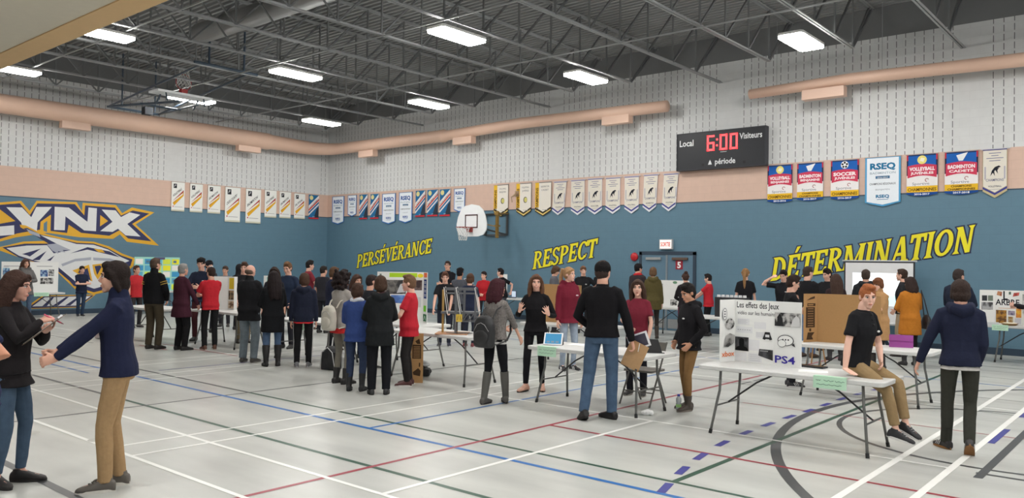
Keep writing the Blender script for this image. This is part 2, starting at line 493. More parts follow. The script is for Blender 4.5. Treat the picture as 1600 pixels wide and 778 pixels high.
# peach air ducts along the walls
DM = mat((226, 190, 168), 0.5, 0, 'duct_peach', 3, 0.04)
def duct(name, label, pts, rads, boxes, hangers):
    root = thing(name, label, 'air duct')
    mb = MB(); mb.tube(pts, rads, 24); mb.build('pipe', DM, root, smooth=True)
    for i, (bx, by, bz, dx, dy) in enumerate(boxes):
        b = MB()
        b.box((bx - dx, by - dy, bz - .14), (bx + dx, by + dy, bz + .10))
        b.build('diffuser_box', mat((228, 194, 174), 0.5, 0, 'duct_peach_box', 3, 0.03), root)
    for hx, hy, hz, r in hangers:
        b = MB(); b.tube([(hx, hy, hz + r - .02), (hx, hy, 8.0)], .006, 6); b.build('hanger', JM, root)
    return root
arcp = [(0.5 + 1.05 - 1.05 * math.cos(t), -0.5 - 1.05 + 1.05 * math.sin(t)) for t in [PI / 2 * i / 10 for i in range(11)]]
pts = [(0.52, -20.0, 6.22), (0.52, -12, 6.23), (0.52, -6.0, 6.25), (.52, -3.2, 6.24), (.52, -3.0, 6.24)] + [(a, b, 6.22) for a, b in arcp] + [(6.9, -0.5, 6.205), (7.15, -.5, 6.2), (7.2, -.5, 6.2), (7.35, -.5, 6.2), (10.6, -.5, 6.285), (10.65, -.5, 6.285), (10.85, -.5, 6.285), (15.9, -.5, 6.23)]
rads = [.285, .285, .305, .31, .27] + [.265 - .005 * k for k in range(11)] + [.212, .225, .228, .176, .175, .185, .173, .16]
duct('wall_duct', 'long peach air duct curving round the left corner above the banners', pts, rads,
     [(.52, -9.97, 5.90, .12, .42), (.52, -3.98, 5.90, .12, .45), (3.1, -.5, 5.91, .43, .12), (8.15, -.5, 5.97, .43, .12), (14.27, -.5, 6.03, .46, .12)],
     [(.52, -11, 6.23, .28), (.52, -7.5, 6.25, .28), (5.0, -.5, 6.2, .2), (9.0, -.5, 6.24, .17), (13.0, -.5, 6.26, .17)])
duct('wall_duct', 'straight peach air duct on the right, above the volleyball banners', [(18.3, -.5, 6.255), (20.8, -.5, 6.31), (25.0, -.5, 6.22), (31.8, -.5, 6.2)], [.125, .138, .15, .15],
     [(20.18, -.5, 6.06, .5, .12)], [(19.0, -.5, 6.28, .14), (21.5, -.5, 6.3, .15), (26, -.5, 6.2, .15)])
# ------------------------------------------------------------------ painted words and team emblem on the walls
YEL, NAVY = (236, 224, 36), (34, 40, 74)
def qarc(cx, cz, rx, rz, a0, a1, tx, tz, n=10):
    out = []
    for i in range(n):
        q = []
        for a, k in ((i, 0), (i + 1, 0), (i + 1, 1), (i, 1)):
            t = R(a0 + (a1 - a0) * a / n)
            q.append((cx + (rx - (0 if k else tx)) * math.cos(t), cz + (rz - (0 if k else tz)) * math.sin(t)))
        out.append(q)
    return out
def stem(x0, x1, bot=True, top=True):
    q = [[(x0, 0), (x1, 0), (x1, 1), (x0, 1)]]
    if bot: q.append([(x0 - .08, 0), (x1 + .08, 0), (x1, .10), (x0, .10)])
    if top: q.append([(x0, .90), (x1, .90), (x1 + .05, 1), (x0 - .08, 1)])
    return q
def Eg():
    return stem(.08, .25) + [[(.2, .88), (.6, .88), (.6, 1), (.2, 1)], [(.52, .74), (.6, .74), (.6, .9), (.46, .9)], [(.2, .45), (.46, .45), (.46, .57), (.2, .57)],
            [(.42, .38), (.47, .38), (.47, .64), (.42, .64)], [(.2, 0), (.62, 0), (.62, .12), (.2, .12)], [(.46, .1), (.62, .1), (.64, .28), (.57, .28)]]
GL = {
    'P': (.66, stem(.08, .25) + qarc(.25, .72, .36, .28, -90, 90, .16, .09) + [[(.2, .91), (.26, .91), (.26, 1), (.2, 1)], [(.2, .44), (.27, .44), (.27, .53), (.2, .53)]]),
    'R': (.74, stem(.08, .25) + qarc(.25, .73, .35, .27, -90, 90, .16, .09) + [[(.2, .91), (.26, .91), (.26, 1), (.2, 1)], [(.2, .46), (.3, .46), (.3, .55), (.2, .55)], [(.28, .5), (.42, .46), (.72, 0), (.54, 0)], [(.5, 0), (.76, 0), (.7, .09), (.5, .09)]]),
    'E': (.66, Eg()), 'É': (.66, Eg() + [[(.30, 1.08), (.40, 1.08), (.54, 1.32), (.38, 1.32)]]),
    'S': (.60, qarc(.29, .74, .25, .26, 20, 268, .14, .10, 12) + qarc(.29, .26, .27, .26, -160, 92, .14, .10, 12) + [[(.46, .74), (.54, .74), (.56, .98), (.5, .98)], [(.0, .03), (.06, .03), (.1, .26), (.02, .26)]]),
    'V': (.72, [[(.06, 1), (.26, 1), (.46, .0), (.34, .0)][::-1], [(.56, 1), (.66, 1), (.44, 0), (.36, 0)][::-1], [(-.02, .92), (.32, .92), (.34, 1), (-.02, 1)], [(.48, .92), (.74, .92), (.76, 1), (.46, 1)]]),
    'A': (.76, [[(.10, 0), (.19, 0), (.42, 1), (.33, 1)], [(.33, 1), (.48, 1), (.72, 0), (.52, 0)][::-1], [(.2, .26), (.56, .26), (.54, .37), (.24, .37)], [(0, 0), (.28, 0), (.24, .08), (.05, .08)], [(.44, 0), (.82, 0), (.76, .08), (.48, .08)]]),
    'N': (.80, stem(.10, .20) + stem(.58, .68, False, True) + [[(.06, 1), (.26, 1), (.68, 0), (.52, 0)][::-1]]),
    'C': (.66, qarc(.36, .5, .34, .5, 42, 318, .17, .10, 16) + [[(.54, .70), (.64, .70), (.66, 1), (.58, 1)], [(.55, .08), (.62, .12), (.66, .28), (.6, .28)]]),
    'T': (.68, stem(.26, .43, True, False) + [[(.02, .87), (.67, .87), (.67, 1), (.02, 1)], [(.02, .70), (.10, .70), (.14, .9), (.02, .9)], [(.59, .70), (.67, .70), (.67, .9), (.55, .9)]]),
    'D': (.76, stem(.08, .25) + qarc(.25, .5, .44, .5, -90, 90, .17, .10, 14) + [[(.2, .9), (.26, .9), (.26, 1), (.2, 1)], [(.2, 0), (.26, 0), (.26, .1), (.2, .1)]]),
    'M': (.98, stem(.08, .19) + stem(.72, .90) + [[(.08, 1), (.27, 1), (.52, .22), (.44, .1)][::-1], [(.75, 1), (.80, .86), (.50, .1), (.44, .1)][::-1]]),
    'I': (.36, stem(.09, .26)), 'O': (.78, qarc(.38, .5, .36, .5, 0, 360, .17, .10, 22)),
}
def grow(q, d):
    cx = sum(p[0] for p in q) / len(q); cz = sum(p[1] for p in q) / len(q)
    area = sum(q[i][0] * q[(i + 1) % len(q)][1] - q[(i + 1) % len(q)][0] * q[i][1] for i in range(len(q)))
    if area < 0: q = q[::-1]
    n = len(q); out = []
    for i in range(n):
        p0, p1, p2 = Vector(q[i - 1]), Vector(q[i]), Vector(q[(i + 1) % n])
        a = (p1 - p0); b = (p2 - p1)
        if a.length < 1e-5 or b.length < 1e-5: out.append(tuple(p1)); continue
        a.normalize(); b.normalize()
        na, nb = Vector((a.y, -a.x)), Vector((b.y, -b.x)); m = na + nb
        if m.length < 0.2: m = na
        m.normalize(); out.append(tuple(p1 + m * min(d / max(m.dot(na), 0.5), 1.6 * d)))
    return out
def painted_word(word, x0, z0, x1, z1, h, label):
    mb = MB(); kk = 0; W = sum(GL[c][0] for c in word) ; sx = (x1 - x0) / W; u = 0
    sl = (z1 - z0) / (x1 - x0)
    def tr(p): 
        x = x0 + (p[0]) * sx + p[1] * h * 0.16; return (x, z0 + (x - x0) * sl + p[1] * h)
    for c in word:
        for q in GL[c][1]:
            t = [tr((u + a, b)) for a, b in q]
            kk += 1; mb.poly([(a, -.002 - .00002 * kk, b) for a, b in grow(t, .035)], 1); mb.poly([(a, -.010 - .00002 * kk, b) for a, b in grow(t, 0.004)], 0)
        u += GL[c][0]
    o = mb.build('painted_word', [paint(YEL), paint(NAVY)], wall_back); part_label(o, label)
painted_word('PERSÉVÉRANCE', 1.93, 1.53, 6.13, 2.15, .52, 'yellow painted word PERSÉVÉRANCE')
painted_word('RESPECT', 10.80, 1.63, 13.25, 2.05, .55, 'yellow painted word RESPECT')
painted_word('DÉTERMINATION', 18.68, 1.46, 23.27, 2.235, .58, 'yellow painted word DÉTERMINATION')

LOGO = dict(
    g1=[(-12.45,3.28),(-11.81,3.38),(-11.25,3.47),(-11.01,3.18),(-10.82,3.50),(-9.67,3.54),(-9.50,3.25),(-9.49,3.53),(-8.45,3.53),(-8.24,3.27),(-7.93,3.48),(-7.17,3.36),(-7.79,2.92),(-6.98,2.23),(-8.07,2.33),(-8.30,2.57),(-8.52,2.41),(-9.57,2.43),(-10.51,2.53),(-11.37,2.36),(-11.78,2.22),(-12.42,2.12)],
    n1=[(-12.41,3.21),(-11.81,3.31),(-11.28,3.39),(-11.00,3.05),(-10.80,3.42),(-9.72,3.47),(-9.43,3.13),(-9.41,3.45),(-8.48,3.44),(-8.28,3.19),(-7.90,3.38),(-7.34,3.31),(-7.91,2.93),(-7.24,2.37),(-8.03,2.44),(-8.32,2.70),(-8.64,2.51),(-9.51,2.57),(-9.89,2.81),(-9.93,2.55),(-10.71,2.62),(-11.33,2.48),(-11.78,2.30),(-12.38,2.21)],
    wL=[(-12.33,3.19),(-12.09,3.23),(-12.08,2.63),(-11.42,2.72),(-11.41,2.44),(-11.79,2.39),(-12.31,2.30)],
    gL=[(-11.97,3.17),(-11.80,3.17),(-11.39,2.85),(-11.79,2.75),(-11.96,2.73)],
    wY=[(-11.64,3.25),(-11.22,3.27),(-10.96,2.99),(-10.83,3.31),(-10.39,3.34),(-10.78,2.84),(-10.80,2.53),(-11.21,2.72),(-11.23,2.81)],
    gY=[(-10.71,2.58),(-10.70,2.86),(-10.41,3.10),(-10.41,2.53)], tY=[(-10.61,2.59),(-10.61,2.82),(-10.51,2.90),(-10.51,2.55)],
    wN=[(-10.31,3.35),(-9.90,3.35),(-9.33,2.93),(-9.31,3.39),(-9.05,3.38),(-9.06,2.64),(-9.42,2.65),(-9.99,3.07),(-10.00,2.63),(-10.31,2.63)],
    gX=[(-8.94,3.17),(-8.69,2.99),(-8.94,2.80)],
    wX=[(-8.90,3.35),(-8.46,3.35),(-8.28,3.14),(-8.00,3.31),(-7.65,3.25),(-8.07,2.92),(-7.62,2.52),(-8.11,2.54),(-8.37,2.75),(-8.54,2.64),(-8.93,2.65),(-8.55,2.97)],
    hg=[(-12.14,1.90),(-11.78,2.06),(-11.16,2.24),(-10.57,2.28),(-11.25,2.67),(-11.27,2.75),(-11.10,2.73),(-10.73,2.54),(-10.15,2.41),(-9.60,2.31),(-9.12,2.30),(-8.63,2.16),(-8.22,1.94),(-7.79,1.79),(-7.84,1.52),(-8.10,1.27),(-8.78,0.66),(-9.08,0.60),(-9.65,0.78),(-10.12,1.26),(-10.31,1.48),(-10.93,1.64),(-11.77,1.95)],
    hn=[(-11.72,2.05),(-11.11,2.18),(-10.46,2.20),(-11.17,2.63),(-11.07,2.66),(-10.69,2.47),(-9.64,2.25),(-9.12,2.24),(-8.68,2.10),(-8.24,1.87),(-7.87,1.75),(-7.93,1.54),(-8.84,0.73),(-9.08,0.67),(-9.61,0.85),(-10.17,1.35),(-10.80,1.62),(-11.27,1.76)],
    hw=[(-11.61,2.03),(-11.07,2.12),(-10.50,2.15),(-10.30,1.90),(-9.82,2.01),(-10.05,2.11),(-10.69,2.45),(-10.15,2.35),(-9.64,2.21),(-9.12,2.20),(-8.67,2.06),(-8.27,1.83),(-7.97,1.70),(-8.11,1.64),(-8.89,0.84),(-9.13,0.77),(-9.56,0.95),(-10.03,1.36),(-10.22,1.52),(-10.84,1.67),(-11.27,1.81)],
    ear=[(-11.09,2.63),(-10.73,2.49),(-10.69,2.38),(-10.99,2.49)], fur=[(-10.50,2.17),(-10.24,2.21),(-9.80,2.01),(-10.05,2.01),(-9.96,1.93),(-10.18,1.97),(-10.17,1.89),(-10.34,1.98)],
    wh1=[(-11.19,1.86),(-10.67,2.04),(-10.97,1.79),(-11.06,1.83)], wh2=[(-10.91,1.68),(-10.51,1.97),(-10.70,1.69)], wh3=[(-10.49,1.68),(-10.27,1.84),(-10.39,1.67)],
    eye=[(-9.82,1.91),(-9.31,2.12),(-8.62,2.00),(-8.28,1.81),(-8.62,1.89),(-9.31,2.04)], eyeg=[(-9.11,2.07),(-8.87,2.06),(-8.76,1.95),(-8.97,1.97)],
    mz=[(-10.08,1.57),(-9.67,1.74),(-9.19,1.80),(-9.19,1.71),(-9.67,1.66),(-10.04,1.50)], mz2=[(-9.13,1.79),(-8.62,1.77),(-8.14,1.65),(-8.62,1.69),(-9.12,1.70)],
    mg=[(-9.75,1.37),(-9.25,1.56),(-9.13,1.02),(-9.35,1.12)], mn=[(-9.59,1.32),(-9.29,1.45),(-9.18,1.04)],
    mg2=[(-9.15,1.56),(-8.86,1.60),(-8.66,1.54),(-8.97,1.08),(-9.09,1.28)], mn2=[(-9.08,1.51),(-8.91,1.54),(-8.86,1.49),(-8.99,1.23)],
    ch=[(-10.22,1.53),(-9.66,1.00),(-9.08,0.79),(-8.87,0.83),(-9.08,0.68),(-9.70,0.89)],
    wg=[(-11.11,0.20),(-10.59,0.60),(-9.02,0.60),(-9.52,0.20)], wn=[(-11.0,0.22),(-10.56,0.57),(-9.08,0.575),(-9.54,0.22)], ww=[(-10.87,0.27),(-10.53,0.54),(-9.17,0.55),(-9.57,0.26)],
    z1=[(-10.59,0.27),(-10.33,0.54),(-10.26,0.54),(-10.46,0.27)], z2=[(-10.30,0.27),(-9.92,0.54),(-9.83,0.54),(-10.14,0.27)], z3=[(-9.94,0.27),(-9.55,0.54),(-9.48,0.54),(-9.78,0.27)])
order = [('g1', 0), ('n1', 1), ('wL', 2), ('gL', 0), ('wY', 2), ('gY', 0), ('tY', 3), ('wN', 2), ('gX', 0), ('wX', 2), ('hg', 0), ('hn', 1), ('hw', 2), ('ear', 4), ('fur', 4),
         ('wh1', 1), ('wh2', 1), ('wh3', 1), ('eye', 1), ('eyeg', 0), ('mz', 4), ('mz2', 4), ('mg', 0), ('mn', 1), ('mg2', 0), ('mn2', 1), ('ch', 1), ('wg', 0), ('wn', 1), ('ww', 2), ('z1', 1), ('z2', 1), ('z3', 1)]
mb = MB()
from mathutils.geometry import tessellate_polygon
for i, (k, mi) in enumerate(order):
    poly = LOGO[k]; d = -.002 - .0003 * i
    # wall_left's own frame: x runs along world +y from the near end, -y faces the room
    vs = [(a - YF, d, b) for a, b in poly]
    tris = tessellate_polygon([[Vector(v) for v in vs]])
    mb.raw(vs, tris, mi)
part_label(mb.build('painted_emblem', [paint((226, 172, 44)), paint((44, 48, 92)), paint((226, 227, 228)), paint(BLUE), paint((170, 174, 188))], wall_left), 'painted team emblem: a snarling lynx head under the word LYNX')

# ------------------------------------------------------------------ banners
BN = ['diag_white', 'diag_blue', 'rseq', 'champ_side', 'animal', 'sport']
def banner(kind, x, w, top, bot, label, group, wallk, t1='', t2='', t3='', t4='', lean=0.0, ball=''):
    mb = MB(); h = top - bot; hw = w / 2; mats = []
    def M(c):
        m = paper(c) if not isinstance(c, bpy.types.Material) else c
        if m not in mats: mats.append(m)
        return mats.index(m)
    def rect(x0, z0, x1, z1, c, y): mb.poly([(x0, y, z0), (x1, y, z0), (x1, y, z1), (x0, y, z1)], M(c))
    def pg(pts, c, y): mb.poly([(a, y, b) for a, b in pts], M(c))
    WH = (236, 236, 232)
    F = -.012   # front face
    if kind == 'diag_white':
        mb.prism([(-hw, -h), (hw, -h), (hw, 0), (-hw, 0)], F, -.004, M(WH))
        rect(-hw, -h, hw, -h + .045 * h / .9, (206, 205, 186), F - .001)
        s = h * .30
        def band(z0, th, c):
            pg([(-hw * .84, z0), (-hw * .84 + .06, z0 - th * .55), (hw * .84, z0 + s - th * .55 + .06), (hw * .84, z0 + s + .1)], c, F - .0015)
        band(-h * .66, h * .10, (178, 58, 72)); band(-h * .66 - h * .045, h * .20, (226, 170, 44))
        pg([(-hw * .84, -h * .72), (hw * .72, -h * .72 + s * 1.02), (hw * .72, -h * .70 + s * 1.12), (-hw * .84, -h * .66)], (240, 232, 220), F - .002)
        rect(-hw * .72, -h * .21, -hw * .22, -h * .06, (44, 44, 48), F - .002)
        pg([(-hw * .66, -h * .19), (-hw * .3, -h * .10), (-hw * .5, -h * .08)], (180, 180, 184), F - .003)
        Mr = Matrix.Translation((0, 0, 0)) @ Matrix.Rotation(-math.atan2(s * 1.1, w * .84), 4, 'Y')
        vs, fs, tw = text_mesh(t1, .02)
        L = w * .92
        mb.raw([(-hw * .80 + (a / tw * L) * .74, F - .003, -h * .53 + (a / tw * L) * .74 * (s * 1.12) / (w * .82) + b * h * .12) for a, b in vs], fs, M((60, 60, 66)))
        rect(-hw * .8, -h * .86, -hw * .66, -h * .82, (196, 60, 90), F - .002); rect(-hw * .55, -h * .86, hw * .7, -h * .845, (170, 170, 174), F - .002)
    elif kind == 'diag_blue':
        mb.prism([(-hw, -h), (hw, -h), (hw, 0), (-hw, 0)], F, -.004, M((44, 110, 158)))
        pg([(0, -h * .96), (hw, -h * .96), (hw, -h * .48), (hw * .6, -h * .56)], (52, 58, 70), F - .001)
        def st(z0, th, c, y=F - .0015):
            z1 = z0 + h * .46
            pg([(-hw, z0 - th), (hw, z1 - th), (hw, z1), (-hw, z0)], c, y)
        st(-h * .46, h * .16, (234, 232, 230)); st(-h * .60, h * .12, (214, 72, 60)); st(-h * .68, h * .03, (238, 236, 232), F - .002); st(-h * .80, h * .07, (226, 228, 230))
        vs, fs, tw = text_mesh(t1, .02); L = w * .9
        mb.raw([(-hw * .86 + a / tw * L, F - .0025, -h * .585 + a / tw * L * (h * .46) / w + b * h * .10) for a, b in vs], fs, M((110, 116, 124)))
        mb.poly([(-hw * .5 + .09 * math.cos(t), F - .002, -h * .12 + .09 * math.sin(t)) for t in [2 * PI * k / 14 for k in range(14)]], M((222, 214, 150)))
        rect(-hw, -h, hw, -h * .945, (196, 52, 60), F - .003); mb.text('16-17', 0, -h * .925, h * .045, F - .003, M(WH), .02)
    elif kind == 'rseq':
        pt = .10
        out = [(-hw, -h + pt), (0, -h), (hw, -h + pt), (hw, 0), (-hw, 0)]
        mb.prism(out, F, -.004, M((64, 120, 190) if wallk == 'b1' else (84, 160, 206)))
        e = .05 * w
        pg([(-hw + e, -h + pt + .02), (0, -h + .045), (hw - e, -h + pt + .02), (hw - e, -e * .4), (-hw + e, -e * .4)], (232, 238, 244), F - .001)
        nb = (56, 92, 160) if wallk == 'b1' else (38, 116, 158)
        mb.text('RSEQ', 0, -h * .24, h * .17, F - .002, M(nb), .045, 0, 'CENTER', w * .72)
        mb.text(t1, 0, -h * .34, h * .06, F - .002, M((150, 166, 180)), .01, 0, 'CENTER', w * .72)
        rect(-w * .2, -h * .435, w * .2, -h * .38, (70, 112, 150), F - .002)
        mb.text('2016-2017', 0, -h * .427, h * .04, F - .003, M(WH), .01, 0, 'CENTER', w * .3)
        mb.text('CHAMPIONS RÉGIONAUX', 0, -h * .56, h * .06, F - .002, M((70, 78, 90)), .01, 0, 'CENTER', w * .74)
        mb.text(t2, 0, -h * .67, h * .045, F - .002, M((150, 160, 170)), .0, 0, 'CENTER', w * .4)
        mb.text('RSEQ', 0, -h * .82, h * .085, F - .002, M(nb), .045, 0, 'CENTER', w * .38)
        rect(-w * .16, -h * .86, w * .16, -h * .85, nb, F - .002)
    elif kind == 'champ_side':
        pt = .16; sw = w * .24
        mb.prism([(-hw, -h + pt), (0, -h), (hw, -h + pt), (hw, 0), (-hw, 0)], F, -.004, M((64, 56, 44)))
        pg([(-hw + .01, -h + pt + .03), (0, -h + .03), (hw - .01, -h + pt + .03), (hw - .01, -h + pt + .07), (0, -h + .08), (-hw + .01, -h + pt + .07)], (222, 196, 120), F - .001)
        pg([(-hw, -h + pt + .14), (0, -h + .14), (hw, -h + pt + .14), (hw, -.015), (-hw, -.015)], (232, 226, 216), F - .002)
        rect(-hw, -h + pt + .12, -hw + sw, 0, (232, 186, 60), F - .003)
        vs, fs, tw = text_mesh('CHAMPIONS', .03); L = h * .68
        mb.raw([(-hw + sw * .82 - b * sw * .9, F - .004, -h * .83 + a / tw * L) for a, b in vs], fs, M((96, 72, 30)))
        mb.text(t1, sw / 2, -h * .15, h * .075, F - .003, M((96, 98, 104)), .0, 0, 'CENTER', w * .5)
        mb.text(t2, sw / 2, -h * .25, h * .075, F - .003, M((96, 98, 104)), .0, 0, 'CENTER', w * .44)
        if ball:
            for cx, cz, r, c in ((sw / 2, -h * .5, .10, (70, 66, 80)), (sw / 2 + .012, -h * .5, .08, (212, 204, 120))):
                mb.poly([(cx + r * .8 * math.cos(t), F - .003 - (r < .1) * .001, cz + r * math.sin(t)) for t in [2 * PI * k / 16 for k in range(16)]], M(c))
        rect(sw / 2 - .1, -h * .82, sw / 2 + .1, -h * .80, (190, 186, 180), F - .003)
    elif kind == 'animal':
        pt = .15; L = lean
        tip = (80, 70, 150)
        gold = wallk == 'b3'
        mb.prism([(-hw - L, -h + pt), (-L * 1.2, -h), (hw - L * 1.3, -h + pt), (hw, 0), (-hw, 0)], F, -.004, M((226, 226, 232) if not gold else (196, 182, 140)))
        pg([(-hw - L, -h + pt + .05), (-L * 1.2, -h + .06), (hw - L * 1.3, -h + pt + .05), (hw - L * 1.3, -h + pt + .10), (-L * 1.2, -h + .11), (-hw - L, -h + pt + .10)], (70, 72, 140), F - .001)
        pg([(-hw * .96 - L, -h + pt + .11), (-L * 1.2, -h + .12), (hw * .96 - L * 1.3, -h + pt + .11), (hw * .97, -.03), (-hw * .97, -.03)], (226, 220, 208), F - .002)
        rect(-hw, -.03, hw, 0, (108, 96, 170) if not gold else (66, 60, 130), F - .002)
        for i, ww in enumerate((.5, .3, .7, .46)):
            rect(-w * ww / 2, -.10 - .055 * i, w * ww / 2, -.085 - .055 * i, (120, 118, 150), F - .003)
        # leaping animal, a dark curved stroke with legs
        for pts in ([(-.09, -.60), (-.06, -.48), (0, -.40), (.08, -.37), (.12, -.40), (.07, -.42), (.02, -.46), (-.04, -.53)], [(.0, -.45), (.04, -.52), (.06, -.55), (.05, -.47), (.09, -.42)], [(-.05, -.50), (-.02, -.56), (-.0, -.60), (-.01, -.5)]):
            tris = tessellate_polygon([[Vector((a, 0, b)) for a, b in pts]])
            mb.raw([(a * w / .48 - L * .4, F - .003, b * h / 1.08) for a, b in pts], tris, M((40, 42, 52)))
        for s in (-1, 1): rect(s * w * .40 - .012 - L * .4, -h * .62, s * w * .40 + .012 - L * .4, -h * .36, (172, 170, 184), F - .003)
        mb.text('CHAMPIONS', -L * .6, -h * .66, h * .075, F - .003, M((96, 98, 130)), .01, 0, 'CENTER', w * .74)
        mb.text(t1, -L * .7, -h * .78, h * .05, F - .003, M((90, 90, 100)), .02, 0, 'CENTER', w * .55)
        rect(-w * .22 - L, -h * .83, w * .22 - L, -h * .82, (170, 168, 170), F - .003)
        mb.bar((-hw - .04, -.012, .0), (hw + .06, -.012, 0), .02, .02, M((200, 200, 206)))
    else:   # sport
        D = .05
        arcb = [(hw * (1 - 2 * k / 8), -h - D * math.sin(PI * k / 8) + D) for k in range(9)][::-1]
        mb.prism(arcb + [(hw, 0), (-hw, 0)], F, -.004, M((36, 78, 148)))
        rect(-hw, -h * .50, hw, -h * .01, (44, 48, 70), F - .001); rect(-hw * .9, -h * .42, hw * .9, -h * .03, (38, 98, 178), F - .0015)
        rect(-hw, -h * .14, -hw * .9, 0, (190, 54, 70), F - .0016); rect(hw * .9, -h * .14, hw, 0, (190, 54, 70), F - .0016)
        rect(-hw, -h * .80, hw, -h * .50, (236, 232, 232), F - .001)
        band = [(-hw * .94 + 2 * hw * .94 * k / 8, -h * .56 + .05 * math.sin(PI * k / 8)) for k in range(9)] + [(hw * .94 - 2 * hw * .94 * k / 8, -h * .27 + .04 * math.sin(PI * k / 8)) for k in range(9)]
        pg(band, (206, 66, 92), F - .002)
        mb.text(t1, 0, -h * .385, h * .115, F - .003, M((246, 232, 234)), .05, 0, 'CENTER', w * .82)
        mb.text(t2, 0, -h * .475, h * .08, F - .003, M((246, 232, 234)), .04, 0, 'CENTER', w * .74)
        if ball == 'ball':
            mb.poly([(.10 * math.cos(t), F - .003, -h * .13 + .10 * math.sin(t)) for t in [2 * PI * k / 20 for k in range(20)]], M((232, 220, 130)))
            pg([(-.05, -h * .13 - .02), (.03, -h * .13 - .05), (.06, -h * .13 + .03), (-.02, -h * .13 + .05)], (244, 240, 220), F - .0035)
        elif ball == 'shuttle':
            pg([(-.10, -h * .08), (-.05, -h * .21), (.03, -h * .21), (.13, -h * .02), (.05, -h * .04)], (238, 240, 242), F - .003)
        else:
            mb.poly([(.09 * math.cos(t), F - .003, -h * .12 + .09 * math.sin(t)) for t in [2 * PI * k / 20 for k in range(20)]], M((238, 238, 238)))
            for k in range(5):
                a = 2 * PI * k / 5 + .3
                mb.poly([(.055 * math.cos(a) + .028 * math.cos(t), F - .0035, -h * .12 + .055 * math.sin(a) + .028 * math.sin(t)) for t in [2 * PI * q / 6 for q in range(6)]], M((36, 38, 44)))
        mb.text('Sportive', -w * .04, -h * .73, h * .09, F - .002, M((110, 112, 124)), .0, 0, 'CENTER', w * .55)
        mb.tube([(w * .16 + .035 * math.cos(t), F - .002, -h * .62 + .035 * math.sin(t)) for t in [R(20 + 250 * k / 10) for k in range(11)]], .007, 5, M((150, 60, 70)))
        rect(-hw, -h * .905, hw, -h * .755, (232, 186, 52), F - .002)
        if t3:
            mb.text(t3, 0, -h * .822, h * .065, F - .003, M((80, 60, 30)), .03, 0, 'CENTER', w * .62); mb.text('CHAMPIONNES', 0, -h * .892, h * .065, F - .003, M((80, 60, 30)), .03, 0, 'CENTER', w * .84)
        else: mb.text('CHAMPIONNES', 0, -h * .875, h * .105, F - .003, M((96, 66, 24)), .02, 0, 'CENTER', w * .92)
        mb.text(t4, 0, -h * .97, h * .06, F - .003, M((236, 240, 246)), .03, 0, 'CENTER', w * .5)
    if wallk == 'left': loc, rot = (.022, x, top), R(90)
    else: loc, rot = (x, -.022, top), 0
    # hung a little proud of the wall on a thin rod
    mb.bar((-hw - .02, -.008, .004), (hw + .02, -.008, .004), .012, .012, M((150, 150, 150)))
    return tag(mb.build('banner', mats, None, loc, rot), label, 'banner', group)

OT = ['first', 'second', 'third', 'fourth', 'fifth', 'sixth', 'seventh', 'eighth', 'ninth', 'tenth']
g = 'diagonal stripe banners on the left wall'
LW = [(-6.36,.47,4.46,3.45,'VOLLEYBALL'),(-5.69,.47,4.45,3.45,'VOLLEYBALL'),(-5.01,.49,4.45,3.45,'BADMINTON'),(-4.27,.61,4.45,3.18,'CROSS COUNTRY'),(-3.42,.63,4.45,3.17,'BADMINTON'),(-2.68,.51,4.47,3.43,'VOLLEYBALL'),(-2.03,.50,4.46,3.44,'BADMINTON'),(-1.37,.50,4.44,3.45,'FUTSAL')]
lw_l = ['small white diagonal-stripe banner nearest the painted emblem, first of the left wall row', 'small white diagonal-stripe banner, second of the left wall row from the emblem',
        'small white diagonal-stripe banner just before the two large ones', 'left one of the two large white diagonal-stripe banners', 'right one of the two large white diagonal-stripe banners',
        'small white diagonal-stripe banner just after the two large ones', 'small white diagonal-stripe banner, second after the two large ones', 'small white diagonal-stripe banner beside the blue one near the corner']
for (x, w, t, b, s), l in zip(LW, lw_l): banner('diag_white', x, w, t, b, l, g, 'left', s)
banner('diag_blue', -.70, .48, 4.44, 3.48, 'blue red diagonal banner, the only blue one on the left wall', g, 'left', 'VOLLEYBALL')
g = 'banners left of the basketball hoop'
for k, x, w, t, b, l, a, c in (
    ('rseq', .73, .77, 4.40, 3.27, 'white pointed RSEQ banner nearest the corner of the room', 'BADMINTON', 'CADET'), ('rseq', 1.62, .54, 4.41, 3.56, 'small pointed RSEQ banner between a large one and two blue banners', 'VOLLEYBALL', 'JUVENILE'),
    ('diag_blue', 2.32, .49, 4.41, 3.45, 'blue red diagonal banner, left one of the pair between the RSEQ banners', 'VOLLEYBALL', ''), ('diag_blue', 2.99, .49, 4.40, 3.45, 'blue red diagonal banner, right one of the pair between the RSEQ banners', 'BADMINTON', ''),
    ('rseq', 3.81, .76, 4.38, 3.22, 'large pointed RSEQ banner, left one of two side by side above the word', 'SOCCER', 'BENJAMIN'), ('rseq', 4.75, .73, 4.39, 3.24, 'large pointed RSEQ banner, right one of two side by side above the word', 'FUTSAL', 'CADET'),
    ('diag_blue', 5.54, .50, 4.41, 3.46, 'blue red diagonal banner, first of the three in a row', 'VOLLEYBALL', ''), ('diag_blue', 6.18, .54, 4.41, 3.46, 'blue red diagonal banner, middle of the three in a row', 'BADMINTON', ''),
    ('diag_blue', 6.81, .52, 4.40, 3.45, 'blue red diagonal banner, last of the three, nearest the hoop', 'VOLLEYBALL', ''), ('rseq', 7.52, .53, 4.39, 3.56, 'small RSEQ banner partly hidden behind the basketball backboard', 'BADMINTON', 'CADET')):
    banner(k, x, w, t, b, l, g, 'b1', a, c)
g = 'white and gold champion banners right of the hoop'
banner('champ_side', 9.44, .63, 4.42, 3.35, 'white banner with gold CHAMPIONS side strip nearest the hoop', g, 'b2', 'VOLLEYBALL', 'BENJAMIN', ball='y')
